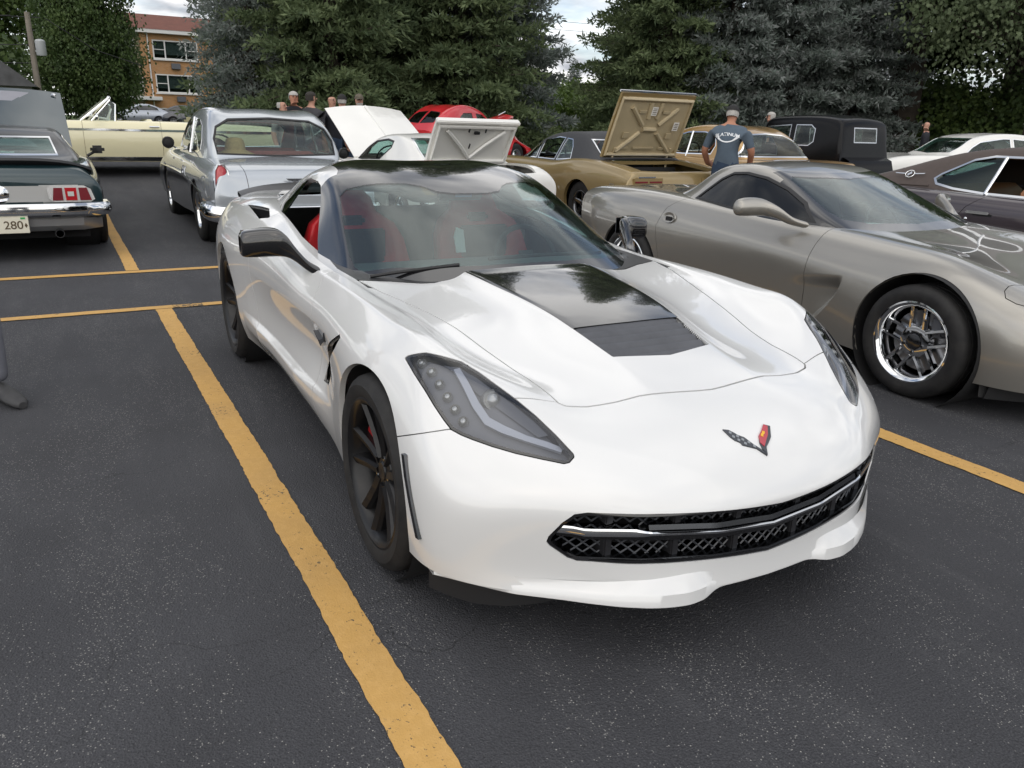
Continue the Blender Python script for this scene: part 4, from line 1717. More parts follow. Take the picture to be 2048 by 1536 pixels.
        for (x, y, x2, y2) in ((.225, -.755, .265, -.712), (.30, -.725, .335, -.672), (.37, -.705, .40, -.64), (.46, -.655, .475, -.605), (.55, -.60, .56, -.568)):
            p0, n0 = surf_at(x, y, .024)
            p1, n1 = surf_at(x2, y2, .010)
            rows.append([p0, p1])
        m_ = MB()
        m_.grid(rows)
        m_.build('shelf', 'lamp_dark', lamp, smooth=True)
    # ---- grille opening
    GR = [(0, .436), (-.16, .446), (-.277, .453), (-.382, .458), (-.479, .459), (-.555, .457), (-.585, .450), (-.612, .424), (-.640, .380), (-.644, .362), (-.634, .348), (-.592, .314),
          (-.571, .307), (-.496, .306), (-.398, .303), (-.282, .295), (-.169, .285), (-.10, .279), (0, .271)]
    GRS = GR + [(-a, b) for a, b in reversed(GR) if abs(a) > 1e-6]
    groot = empty('grille', parent=car)
    front = lambda V: V[:, 0] > .45
    gpiece, body = carve(body, poly_sdf(GRS, (1, 2), front), .0)
    gin, gring = carve(gpiece, poly_sdf(GRS, (1, 2), None, -.009), .0)
    gring.moved(-.004).obj('surround', 'gloss_black', groot, skirt=.06)
    gin.moved(-.10).obj('grille_back', 'matte_black', groot, skirt=-.095)
    PY = np.array([0, .2, .41, .56, .65])
    PX = np.array([.866, .856, .812, .735, .68])

    def plan(y, d=0.0):
        return float(np.interp(abs(y), PY, PX)) - d

    def zr(y):
        t = abs(y)
        up = np.interp(t, [0, .16, .38, .555, .585, .612, .64], [.436, .446, .458, .457, .45, .424, .38])
        lo = np.interp(t, [0, .17, .4, .571, .592, .634, .645], [.271, .285, .303, .307, .314, .348, .362])
        return lo + .008, up - .008

    def barz(y):
        return np.interp(abs(y), [0, .188, .435, .55, .614], [.362, .374, .397, .396, .400])
    # chrome bar: wide ends, thin middle
    rows = []
    for y in np.linspace(-.622, .622, 61):
        h = .010 + .012 * np.clip((abs(y) - .40) / .03, 0, 1)
        z = barz(y)
        x = plan(y, -.004) if abs(y) < .58 else plan(y, .004)
        rows.append([(x - .035, y, z + h * .6), (x - .004, y, z + h * .5), (x, y, z + h * .2), (x - .002, y, z - h * .5), (x - .035, y, z - h * .6)])
    m_ = MB()
    m_.grid(rows)
    m_.build('chrome_bar', 'chrome', groot, smooth=True)
    rows = []
    for y in np.linspace(-.615, .615, 41):
        z = barz(y)
        x = plan(y, .004) if abs(y) < .58 else plan(y, .012)
        rows.append([(x - .03, y, z - .004), (x, y, z - .007), (x - .004, y, z - .024), (x - .03, y, z - .028)])
    m_ = MB()
    m_.grid(rows)
    m_.build('bar_shade', 'gloss_black', groot, smooth=True)
    rows = []
    for y in np.linspace(-.40, .40, 41):
        z = barz(y)
        x = plan(y, .006)
        rows.append([(x - .03, y, z + .026), (x - .004, y, z + .022), (x, y, z + .008), (x - .02, y, z + .004)])
    m_ = MB()
    m_.grid(rows)
    m_.build('bar_top', 'dark_chrome', groot, smooth=True)
    rows = []
    for y in np.linspace(-.60, .60, 41):
        z = zr(y)[0] - .006
        x = plan(y, .006) if abs(y) < .58 else plan(y, .014)
        rows.append([(x - .03, y, z + .014), (x, y, z + .012), (x + .002, y, z), (x - .03, y, z)])
    m_ = MB()
    m_.grid(rows)
    m_.build('lower_strip', 'dark_chrome', groot, smooth=True)
    for yd in (-.49, -.31, -.115, .115, .31, .49):
        for lo, hi in ((zr(yd)[0], barz(yd) - .02), (barz(yd) + .015, zr(yd)[1])):
            m_ = MB()
            x = plan(yd, .018)
            m_.box((x - .03, yd, (lo + hi) / 2), (.06, .026, hi - lo), None, .004)
            m_.build('divider', 'satin_black', groot)
    cells = [(-.63, -.49), (-.49, -.31), (-.31, -.115), (-.115, .115), (.115, .31), (.31, .49), (.49, .63)]
    for (ya, yb) in cells:
        for upper in (0, 1):
            m_ = MB()
            pitch = .034
            for sl in (-1, 1):
                for k in range(-12, 13):
                    y0 = (ya + yb) / 2 + k * pitch
                    pts = []
                    for s in np.linspace(-.10, .10, 21):
                        y = y0 + sl * s * 1.15
                        zc = .415 if upper else .335
                        z = zc + s
                        if not (ya < y < yb) or abs(y) > .632:
                            continue
                        lo, hi = zr(y)
                        if upper:
                            lo = barz(y) + .01
                        else:
                            hi = barz(y) - .02
                        if lo < z < hi:
                            pts.append((plan(y, .034), y, z))
                    if len(pts) > 1:
                        m_.tube(pts, .0028, 4, False)
            if m_.v:
                o = m_.build('mesh_screen', 'mesh_grey', groot)
                o['kind'] = 'stuff'
    # ---- front fascia / fenders / doors / quarters
    cutz = fold(lambda V: np.interp(V[:, 1], [-.905, -.86, -.80], [.545, .585, .606]) - V[:, 2])
    doorx = [(.835, -.868), (.80, -.845), (.716, -.812), (.65, -.812), (.546, -.822), (.435, -.835), (.397, -.842), (.284, -.875), (.10, -.9)]
    dx = lambda V: np.interp(V[:, 2], [p[0] for p in doorx][::-1], [p[1] for p in doorx][::-1])
    # the cut runs from the arch to the lamp, then from the lamp to the hood corner
    fasc = fold(lambda V: np.where(V[:, 1] < -.795, np.maximum(V[:, 2] - np.interp(V[:, 0], [.25, .414], [.548, .615]), .10 - V[:, 0]), np.interp(V[:, 1], [-.795, -.62, -.49, 0], [.40, .437, .468, .56]) - V[:, 0]))
    fpart, body = carve(body, fasc, .0018)
    # headlamp and hood already out, so this is the bumper skin
    fpart.obj('front_bumper', 'white_paint', car, skirt=.02)
    for right in (True, False):
        half = side_of(body, right)
        fender, rest = half.clip(lambda V: -(V[:, 0] - dx(V)), 2)
        fender, _ = fender.clip(lambda V: -(V[:, 0] - dx(V)) + .002, 0)
        _, rest = rest.clip(lambda V: -(V[:, 0] - dx(V)) - .002, 0)
        GILL = [(-.372, .704), (-.350, .697), (-.392, .650), (-.510, .572), (-.628, .495), (-.680, .415), (-.765, .41), (-.735, .485), (-.628, .572), (-.485, .648)]
        gill, fender = fender.clip(poly_sdf(GILL, (0, 2), lambda V: np.abs(V[:, 1]) > .6), 3)
        g = empty('side_vent', parent=car)
        gill.moved(-.045).obj('vent_floor', 'matte_black', g, skirt=-.044)
        m_ = MB()
        sy = -1 if right else 1
        rows = [[(x - dxx, sy * (yy - .018 - .02 * i), z) for i, dxx in enumerate((0, .03))] for x, yy, z in ((-.385, .885, .69), (-.475, .893, .635), (-.59, .882, .56), (-.695, .872, .48), (-.735, .868, .42))]
        m_.grid(rows)
        m_.build('vent_blade', 'gloss_black', g, smooth=True)
        MK = [(.322, .525), (.345, .522), (.441, .295), (.420, .300)]
        fender.obj('front_fender', 'white_paint', car, skirt=.02)
        # door and quarter
        q = lambda V: V[:, 0] - np.interp(V[:, 2], [.2, .5, .7, .95], [-1.86, -1.93, -1.97, -1.97])
        quarter, door = rest.clip(q, 2)
        quarter, _ = quarter.clip(lambda V: q(V) + .002, 0)
        _, door = door.clip(lambda V: q(V) - .002, 0)
        sill, door = door.clip(lambda V: V[:, 2] - .235 - .02 * np.sin((V[:, 0] + 1.3) * 2), 2)
        sill.obj('sill', 'white_paint', car, skirt=.02)
        door.obj('door', 'white_paint', car, skirt=.02)
        RV = [(-2.605, -.786), (-2.348, -.761), (-2.179, -.747), (-1.951, -.791), (-2.049, -.829), (-2.255, -.814)]
        rv, quarter = quarter.clip(poly_sdf([(x, sy * abs(y)) for x, y in RV], (0, 1), lambda V: V[:, 2] > .85), 3)
        g = empty('rear_vent', parent=car)
        rv.moved(-.06).obj('vent_floor', 'matte_black', g, skirt=-.058)
        for k in range(4):
            t = (k + .5) / 4
            m_ = MB()
            a0 = (-2.60 + .55 * t, -.786 - .043 * t, .940 - .020 * t)
            a1 = (-2.179 + .228 * t, -.747 - .044 * t, .958 - .024 * t)
            pts = [[(p[0], sy * abs(p[1]), p[2] - .008) for p in (a0, a1)], [(p[0], sy * (abs(p[1]) - .010), p[2] - .040) for p in (a0, a1)]]
            m_.grid(pts)
            m_.build('vent_slat', 'satin_black', g)
        quarter.obj('rear_quarter', 'white_paint', car, skirt=.02)
    # ---- front lip with two winglets
    yy_ = np.linspace(-.95, .95, 381)
    ker = np.hanning(15)
    ker /= ker.sum()
    sm_ = lambda xs, ys: np.convolve(np.interp(np.abs(yy_), xs, ys), ker, 'same')
    base_ = sm_([0, .10, .20, .30, .41, .48, .55, .63, .715, .80, .86, .90, .95], [.866, .863, .856, .842, .814, .785, .745, .690, .632, .538, .470, .43, .40])
    out_ = sm_([0, .17, .20, .24, .30, .36, .42, .55, .70, .89, .95], [.004, .003, .010, .030, .042, .042, .036, .022, .010, .002, .0])
    wing_ = sm_([0, .18, .24, .36, .60, .95], [0, 0, 1, 1, .15, 0])
    rows = []
    for y in np.linspace(-.875, .875, 161):
        xf, o_, w_ = (float(np.interp(y, yy_, q)) for q in (base_, out_, wing_))
        x = xf + o_
        zb, zt = .193 - .010 * w_, .222 + .006 * w_
        rows.append([(xf - .05, y, zb + .002), (x - .006, y, zb), (x, y, zb + .004), (x - .003, y, zt - .004), (x - .009, y, zt), (xf + .001, y, .246 + .014 * w_)])
    m_ = MB()
    m_.grid(rows)
    m_.build('front_lip', 'white_paint', car, smooth=True, sharp=50)
    # black flaps under the corners
    for s in (-1, 1):
        rows = []
        for t in np.linspace(0, 1, 9):
            y = .55 + .31 * t
            x = np.interp(y, [.5, .6, .72, .80, .86], [.70, .67, .585, .50, .385])
            zb = .105 + .07 * (1 - t) ** 2
            rows.append([(x, s * y, .20), (x - .006, s * (y - .002), zb), (x - .03, s * (y - .012), zb), (x - .035, s * (y - .012), .20)])
        m_ = MB()
        m_.grid(rows)
        m_.build('air_flap', 'rubber', car, smooth=True)
    # side marker lamps
    for s in (-1, 1):
        m_ = MB()
        rows = []
        for x, z, y in ((.340, .525, .914), (.368, .465, .917), (.398, .39, .915), (.428, .300, .908)):
            rows.append([(x - .017, s * (y + .004), z), (x - .002, s * (y + .001), z), (x - .002, s * (y - .02), z), (x - .017, s * (y - .02), z)])
        m_.grid(rows, closed_u=True)
        m_.f += [(0, 1, 2, 3), (12, 13, 14, 15)]
        m_.build('side_marker', 'gloss_black', car)
    # ---- glasshouse
    hdr = lambda V: -1.405 - .50 * np.abs(V[:, 1]) ** 2.0
    pill = lambda V: np.interp(V[:, 0], [-3.4, -2.84, -2.43, -2.08, -1.78, -1.565, -1.34, -1.09, -.83, -.5], [.42, .470, .525, .566, .582, .578, .610, .650, .705, .72])
    ws_f = lambda V: np.maximum(hdr(V) - V[:, 0], np.maximum(np.abs(V[:, 1]) - pill(V) - .003, .76 - V[:, 2]))
    ws, rest = green.clip(ws_f, 2)
    CLEAR = [(-1.180, 0), (-1.186, -.09), (-1.215, -.165), (-1.275, -.205), (-1.325, -.26), (-1.40, -.42), (-1.435, -.535), (-1.405, -.575), (-1.205, -.622), (-.99, -.662), (-.895, -.668), (-.84, -.655),
             (-.675, -.42), (-.625, -.2), (-.612, 0)]
    clear, frit = ws.clip(poly_sdf(sym(CLEAR), (0, 1)), 2)
    w = empty('windscreen', parent=car)
    clear.obj('glass', 'windscreen', w, thick=.005)
    frit.obj('glass_border', 'gloss_black', w, skirt=.006)
    roof_f = lambda V: np.maximum(V[:, 0] - hdr(V) + .003, np.maximum(np.abs(V[:, 1]) - np.interp(V[:, 0], [-2.3, -2.05, -1.89, -1.68, -1.555, -1.50], [.42, .455, .475, .500, .550, .60]), -2.28 - V[:, 0]))
    rp, rest = rest.clip(roof_f, 2)
    rp.obj('roof_panel', 'stripe_black', car, skirt=.02)
    hatch_f = lambda V: np.maximum(V[:, 0] + 2.36, np.maximum(np.abs(V[:, 1]) - np.interp(V[:, 0], [-3.3, -2.9, -2.36], [.28, .36, .42]), -3.25 - V[:, 0]))
    hg, rest = rest.clip(hatch_f, 2)
    hg.obj('hatch_glass', 'smoked', car, thick=.005)
    WIN = [(-1.634, 1.118), (-1.54, 1.065), (-1.443, 1.002), (-1.30, .905), (-1.175, .832), (-1.298, .846), (-1.502, .877), (-1.687, .905), (-1.942, .940), (-2.055, .958), (-2.17, .990), (-2.22, 1.03),
           (-2.13, 1.085), (-1.99, 1.122), (-1.846, 1.140), (-1.70, 1.134)]
    wpick = lambda V: np.abs(V[:, 1]) > .45
    win, rest = rest.clip(poly_sdf(WIN, (0, 2), wpick), 3)
    quarterw, doorw = win.clip(lambda V: V[:, 0] + 1.93, 1)
    tri, rest = rest.clip(lambda V: np.maximum(-1.622 - V[:, 0], .74 - V[:, 2]), 2)
    tri.obj('pillar_cover', 'gloss_black', car, skirt=.015)
    rest.obj('roof_frame', 'white_paint', car, skirt=.03)
    for right in (True, False):
        side_of(quarterw, right).moved(-.006).obj('quarter_window', 'smoked', car, thick=.004)
        dw = side_of(doorw, right)
        trim, gl_ = dw.clip(lambda V: V[:, 2] - np.interp(V[:, 0], [-2.0, -1.687, -1.502, -1.298, -1.15], [.962, .918, .889, .858, .845]), 2)
        trim.moved(.002).obj('window_seal', 'rubber', car, thick=.012)
        if not right:
            gl_.moved(-.006).obj('door_window', 'windscreen', car, thick=.004)
    # ---- emblem on the nose: two crossed flags
    em = empty('emblem', parent=car)
    zN = lambda x, y: float(np.interp(x, [.608, .708, .808, .890], [.653, .604, .543, .448])) + .001

    def flag(name, pts, material, lift, parent=em):
        lo, hi = [], []
        for x, y in pts:
            z = zN(x, y)
            lo.append((x, y, z - .004))
            hi.append((x + .45 * lift, y, z + .85 * lift))
        k = len(pts)
        mm = MB()
        mm.add(lo + hi, [tuple(range(k, 2 * k))] + [(i, (i + 1) % k, (i + 1) % k + k, i + k) for i in range(k)])
        return mm.build(name, material, parent)
    left = [(.712, -.088), (.737, -.081), (.749, -.073), (.758, -.060), (.766, -.058), (.783, -.018), (.797, -.006), (.806, .003), (.788, -.006), (.769, -.021), (.746, -.035), (.736, -.051), (.727, -.059), (.717, -.070)]
    right_ = [(.806, .003), (.785, .017), (.774, .036), (.760, .057), (.729, .081), (.720, .062), (.735, .042), (.750, .018), (.769, .004), (.788, .000)]
    flag('flag', left, 'badge_grey', .006)
    flag('flag', right_, 'badge_grey', .006)
    sc = lambda pts, s: [(sum(p[0] for p in pts) / len(pts) + (p[0] - sum(q[0] for q in pts) / len(pts)) * s, sum(p[1] for p in pts) / len(pts) + (p[1] - sum(q[1] for q in pts) / len(pts)) * s) for p in pts]
    flag('flag_field', [(.783, .010), (.767, .031), (.753, .050), (.729, .070), (.721, .060), (.738, .037), (.750, .017), (.770, .004)], 'badge_red', .008)
    flag('bow_tie', [(.757, .028), (.752, .032), (.748, .041), (.743, .045), (.740, .038), (.744, .034), (.748, .026), (.753, .021)], 'badge_yellow', .0092)
    for a in ((.726, -.072), (.739, -.070), (.740, -.056), (.751, -.060), (.752, -.046), (.764, -.046), (.763, -.032), (.776, -.022)):
        flag('check', [(a[0] - .005, a[1] - .001), (a[0] + .000, a[1] - .006), (a[0] + .005, a[1] + .000), (a[0] + .000, a[1] + .005)], 'badge_light', .0078)
    # fish badge on each fender
    for s in (-1, 1):
        m_ = MB()
        pts = [(-.738, .632), (-.655, .612), (-.60, .632), (-.585, .658), (-.588, .622), (-.640, .592), (-.668, .606)]
        lo = [(x, s * .872, z) for x, z in pts]
        hi = [(x, s * .892, z) for x, z in pts]
        k = len(pts)
        m_.add(lo + hi, [tuple(range(k, 2 * k))] + [(i, (i + 1) % k, (i + 1) % k + k, i + k) for i in range(k)])
        m_.build('fender_badge', 'gloss_black', car)
    # ---- spoiler
    rows = []
    for y in np.linspace(-.71, .71, 41):
        x = -3.42 + .07 * (y / .71) ** 2
        z = 1.000 - .055 * (y / .71) ** 4
        rows.append([(x + .16, y, z - .05), (x + .05, y, z - .008), (x - .05, y, z + .006), (x - .055, y, z - .014), (x + .02, y, z - .05)])
    m_ = MB()
    m_.grid(rows, closed_u=True)
    m_.build('spoiler', 'satin_black', car, smooth=True)
    # ---- mirrors
    for s in (-1, 1):
        path = [(-.985, .800, .818, .045, .022), (-1.04, .832, .838, .046, .024), (-1.11, .862, .874, .048, .032), (-1.165, .885, .902, .052, .047), (-1.205, .910, .913, .056, .058),
                (-1.225, .945, .915, .058, .062), (-1.235, 1.0, .912, .057, .061), (-1.24, 1.045, .909, .053, .056), (-1.24, 1.062, .907, .043, .045), (-1.24, 1.064, .910, .02, .02)]
        pp = smooth_open([(a, b_, c, d, e) for a, b_, c, d, e in path], 4)
        rows = []
        for i, (x, y, z, a, h) in enumerate(pp):
            row = []
            for q in np.linspace(0, 2 * PI, 20, endpoint=False):
                cq, sq = math.cos(q), math.sin(q)
                e = .62
                ux = math.copysign(abs(cq) ** e, cq) * a
                uz = math.copysign(abs(sq) ** e, sq) * h
                if ux < 0:
                    ux *= .75
                row.append((x + ux, s * y, z + uz))
            rows.append(row)
        m_ = MB()
        m_.grid(rows, closed_u=True)
        m_.f += [tuple(range(20)), tuple(range(len(m_.v) - 20, len(m_.v)))]
        mr = m_.build('mirror', 'gloss_black', car, smooth=True, sharp=50)
        m_ = MB()
        m_.box((-1.292, s * .985, .918), (.006, .13, .085), None, .002)
        m_.build('mirror_glass', 'dark_chrome', mr)
    # ---- wipers
    for (pts) in ([(-.73, -.655, .832), (-.70, -.52, .850), (-.655, -.30, .872)], [(-.69, -.15, .882), (-.70, .15, .884), (-.74, .45, .872)]):
        m_ = MB()
        m_.tube(smooth_open(pts, 5).tolist(), .0075, 6)
        m_.build('wiper', 'rubber', car)
    # ---- wheels, wells, underside
    for s in (-1, 1):
        hero_wheel(car, 0, s * .795, s, .327, .243, .245, 0.0)
        hero_wheel(car, -2.71, s * .782, s, .340, .256, .285)
        for cx0, cz0, r in ((-.015, .326, .362), (-2.715, .338, .376)):
            m_ = MB()
            m_.lathe([(r, s * .885), (r, s * .52), (.05, s * .52)], 48, 'Y', (cx0, 0, cz0))
            m_.build('wheel_liner', 'matte_black', car, smooth=True)
    m_ = MB()
    m_.box((-.60, 0, .22), (.40, 1.60, .10))
    m_.box((-1.35, 0, .22), (1.9, 1.58, .10))
    m_.box((.35, 0, .24), (.55, .95, .10))
    m_.box((-2.95, 0, .30), (.9, .95, .16))
    m_.build('underbody', 'under', car)
    # ---- interior
    cab = empty('cabin', parent=car)
    m_ = MB()
    m_.grid([[(-.62, y, .80), (-.85, y, .835), (-1.08, y, .825), (-1.13, y, .76), (-1.08, y, .60)] for y in np.linspace(-.69, .69, 9)])
    m_.build('dashboard', 'dash', cab, smooth=True)
    m_ = MB()
    m_.box((-1.7, 0, .30), (1.5, 1.5, .04))
    m_.box((-2.45, 0, .62), (.06, 1.35, .62))
    m_.box((-1.6, 0, .46), (1.1, .26, .34), None, .03)
    m_.build('floor_tub', 'black_leather', cab)
    for s in (-1, 1):
        m_ = MB()
        m_.grid([[(x, s * .80, z), (x, s * .72, z + .005)] for x, z in ((-1.0, .80), (-1.3, .83), (-1.6, .865), (-1.95, .90))])
        m_.grid([[(x, s * .72, z), (x, s * .70, .45)] for x, z in ((-1.0, .80), (-1.3, .83), (-1.6, .865), (-1.95, .90))])
        m_.build('door_card', 'dash', cab)
        bm_rows = []
        seat = empty('seat', parent=car)
        # backrest as stacked outline rows: width, thickness, lean
        prof = [(.42, .25, .10, -1.75), (.55, .27, .11, -1.80), (.70, .28, .11, -1.86), (.82, .265, .10, -1.91), (.90, .225, .09, -1.945), (.955, .15, .085, -1.965), (1.03, .125, .08, -1.99), (1.065, .09, .06, -2.0)]
        rows = []
        for (z, wd, th, x) in prof:
            row = []
            for q in np.linspace(0, 2 * PI, 24, endpoint=False):
                cq, sq = math.cos(q), math.sin(q)
                yy = math.copysign(abs(cq) ** .6, cq) * wd
                xx = math.copysign(abs(sq) ** .6, sq) * th * .5
                if sq > 0:
                    xx += .07 * (abs(yy) / wd) ** 3 * (1 if z < .92 else .2)   # side bolsters reach forward
                row.append((x + xx, s * .37 + yy, z))
            rows.append(row)
        m_ = MB()
        m_.grid(rows, closed_u=True)
        m_.f += [tuple(range(24)), tuple(range(len(m_.v) - 24, len(m_.v)))]
        m_.build('backrest', 'red_leather', seat, smooth=True, sharp=60)
        m_ = MB()
        m_.box((-1.80 - .0, s * .37, .70), (.02, .30, .36), Matrix.Translation((-.01, 0, 0)), .01)
        m_.build('seat_insert', 'black_leather', seat)
        m_ = MB()
        m_.box((-1.52, s * .37, .42), (.52, .50, .16), None, .05)
        m_.build('cushion', 'red_leather', seat, smooth=True)
        m_ = MB()
        m_.box((-1.905, s * .37, .915), (.06, .13, .05), None, .015)
        m_.build('seat_opening', 'matte_black', seat)
    m_ = MB()
    ring_ = [(0, math.cos(q) * .175, math.sin(q) * .175) for q in np.linspace(0, 2 * PI, 28, endpoint=False)]
    Mx = Matrix.Translation((-1.30, .37, .76)) @ Matrix.Rotation(math.radians(-22), 4, 'Y')
    m_.tube(ring_, .015, 8, M=Mx, closed=True)
    m_.box((0, 0, -.03), (.03, .32, .04), Mx, .01)
    m_.box((0, 0, -.09), (.03, .05, .15), Mx, .01)
    m_.box((.01, 0, -.01), (.05, .12, .11), Mx, .02)
    m_.build('steering_wheel', 'black_leather', cab, smooth=True)
    m_ = MB()
    m_.box((-1.32, 0, 1.098), (.03, .24, .065), None, .012)
    m_.build('inner_mirror', 'satin_black', cab)
    m_ = MB()
    m_.box((-1.232, -.02, 1.098), (.004, .085, .018))
    m_.build('toll_tag', mat('blue_tag', (0.10, 0.25, 0.55), 0.4), cab)
    m_ = MB()
    m_.prism([(-1.735, .225, .74), (-1.735, .17, .74), (-1.76, .165, .82), (-1.775, .185, .875), (-1.77, .225, .86)], (-.012, 0, 0))
    m_.build('belt_guide', 'pale_screen', cab)
    return car

# ---------------------------------------------------------------- the other cars: shared tools
def mirror_cage(P, Q, sharp):
    n = len(P)
    c = np.abs(P[:, 1]) < 1e-9
    m2 = np.where(c, np.arange(n), 0)
    m2[~c] = n + np.arange((~c).sum())
    PP = np.vstack([P, P[~c] * [1, -1, 1]])
    QQ = np.vstack([Q, m2[Q][:, ::-1]])
    for (a, b), w in list(sharp.items()):
        a2, b2 = int(m2[a]), int(m2[b])
        sharp[(min(a2, b2), max(a2, b2))] = w
    return PP, QQ, sharp


def outward(s):
    k = s.V.mean(0)
    if ((s.V - k) * s.N).sum() < 0:
        s.N = -s.N
        s.T = s.T[:, ::-1]
    return s


def loft(rows, creases=(), levels=3, cap_front=True, cap_rear=True, row_creases=()):
    """rows of half-section points (first on y=0), front to rear; creases: {column: weight}"""
    R = [list(r) for r in rows]
    k = len(R[0])
    if cap_front:
        z0, z1 = R[0][0][2], R[0][-1][2]
        R.insert(0, [(r[0] + .015, 0.0, r[2] - .004 if i == 0 else r[2]) for i, r in enumerate(R[0])])
    if cap_rear:
        R.append([(r[0] - .015, 0.0, r[2] - .004 if i == 0 else r[2]) for i, r in enumerate(R[-1])])
    P = np.array([p for r in R for p in r], float)
    Q = grid_quads(len(R), k)[:, ::-1]
    # points of the caps sit on the centre plane
    sharp = {}
    for c, w in dict(creases).items():
        for i in range(len(R) - 1):
            a, b = i * k + c, (i + 1) * k + c
            sharp[(a, b)] = w
    for rr, w in dict(row_creases).items():
        i = rr + (1 if cap_front else 0) if rr >= 0 else len(R) + rr - (1 if cap_rear else 0)
        for c in range(k - 1):
            sharp[(i * k + c, i * k + c + 1)] = w
    PP, QQ, sharp = mirror_cage(P, Q, sharp)
    V, F = cc_fit(PP, QQ, sharp, levels, 5)
    return outward(Surf(V, F))


def body_rows(T):
    """compact table -> rows: x, z centre, (edge y, z), (upper y, z), (mid y, z), (sill y, z)"""
    out = []
    for x, zc, e, u, m_, s in T:
        ex = e[2] if len(e) > 2 else 0
        out.append([(x, 0, zc), (x, e[0] * .55, zc - (zc - e[1]) * .22), (x - ex, e[0], e[1]), (x - ex, u[0], u[1]), (x - ex, m_[0], m_[1]), (x - ex, s[0], s[1])])
    return out


def roof_rows(T):
    """x, z centre, (roof edge y, z), (belt y, z[, dx])"""
    out = []
    for x, zc, e, b in T:
        dx = b[2] if len(b) > 2 else 0
        out.append([(x, 0, zc), (x, e[0] * .6, zc - (zc - e[1]) * .3), (x, e[0], e[1]), (x + dx, b[0], b[1])])
    return out


def place(root, loc, rz):
    root.location = loc
    root.rotation_euler = (0, 0, rz)
    return root


def simple_wheel(parent, x, y, R, rim, w, style='chrome', spokes=5, name='wheel'):
    """y sign tells the side; outer face away from the car"""
    root = empty(name, (x, y, R), 0 if y > 0 else PI, parent)
    make_tyre(root, R, rim, w, tread=False)
    h = w / 2
    m_ = 'chrome' if style in ('chrome', 'steel') else style
    rim_barrel(root, rim, w, m_)
    if style == 'steel':
        q = MB()
        q.lathe([(0, h * .55), (.05, h * .58), (.09, h * .50), (rim * .55, h * .62), (rim * .8, h * .52), (rim - .012, h * .70)], 36, 'Y')
        q.build('hubcap', 'chrome', root, smooth=True)
    else:
        for k in range(spokes):
            a = 2 * PI * k / spokes
            vs, fs = spoke_mesh(.03, rim - .012, .075, .065, h * .5, h * .72, .04, .01)
            q = MB()
            q.add(vs, fs, Matrix.Rotation(a, 4, 'Y'))
            q.build('spoke', m_, root)
        q = MB()
        q.lathe([(0, h * .66), (.03, h * .64), (.05, h * .55), (.06, h * .2)], 20, 'Y')
        q.build('hub', m_, root, smooth=True)
        q = MB()
        q.lathe([(.03, -.01), (rim - .06, -.01), (rim - .06, -.03), (.03, -.03)], 28, 'Y', close=True)
        q.build('brake_disc', 'disc', root, smooth=True)
    return root


def wheel_set(car, xs, yt, R, rim, w, style, wells=True, spokes=5, Rr=None, rimr=None, wr=None, body=None):
    for i, x in enumerate(xs):
        r, ri, ww = (R, rim, w) if i == 0 or Rr is None else (Rr, rimr, wr)
        for s in (-1, 1):
            simple_wheel(car, x, s * yt, r, ri, ww, style, spokes)
            if wells:
                q = MB()
                q.lathe([(r + .05, s * (yt + .05)), (r + .05, s * (yt - .28)), (.05, s * (yt - .28))], 36, 'Y', (x, 0, r))
                q.build('wheel_liner', 'matte_black', car, smooth=True)


def bench(car, x, w, z0, z1, material, lean=.10, th=.13, split=False):
    for s in ((-1, 1) if split else (0,)):
        ww = w * (.46 if split else 1.0)
        q = MB()
        rows = []
        for t in (0, .2, .6, .9, 1.0):
            z = z0 + (z1 - z0) * t
            k = 1 - .25 * t ** 4
            rows.append([(x - lean * t + a * th * (.5 if t > .95 else 1), s * w * .27 + b * ww / 2 * k, z) for a, b in ((.5, -.96), (.5, .96), (.3, 1), (-.5, 1), (-.5, -1), (.3, -1))])
        q.grid(rows, closed_u=True)
        q.f += [tuple(range(6)), tuple(range(24, 30))]
        q.build('seat_back', material, car, smooth=True, sharp=50)
        q = MB()
        q.box((x + .28, s * w * .27, z0 - .02), (.5, ww, .14), None, .04)
        q.build('seat_cushion', material, car, smooth=True)


def steering(car, x, y, z, r=.2, material='black_leather', tilt=-25):
    q = MB()
    Mx = Matrix.Translation((x, y, z)) @ Matrix.Rotation(math.radians(tilt), 4, 'Y')
    q.tube([(0, math.cos(a) * r, math.sin(a) * r) for a in np.linspace(0, 2 * PI, 24, endpoint=False)], .012, 6, M=Mx, closed=True)
    q.tube([(0, -r, 0), (.03, 0, -.01), (0, r, 0)], .008, 5, M=Mx)
    q.tube([(.02, 0, 0), (.3, 0, -.08)], .02, 6, M=Mx)
    q.build('steering_wheel', material, car, smooth=True)


def tub(car, x0, x1, w, z, material='black_leather', dash_x=None, dash_z=None, dash_mat=None):
    q = MB()
    q.box(((x0 + x1) / 2, 0, z), (abs(x1 - x0), w, .05))
    for s in (-1, 1):
        q.box(((x0 + x1) / 2, s * w / 2, z + .22), (abs(x1 - x0), .03, .42))
    q.build('cabin_floor', material, car)
    if dash_x is not None:
        q = MB()
        q.grid([[(dash_x + .28, y, dash_z), (dash_x, y, dash_z), (dash_x - .04, y, dash_z - .05), (dash_x, y, dash_z - .22)] for y in np.linspace(-w / 2, w / 2, 7)])
        q.build('dashboard', dash_mat or material, car, smooth=True)


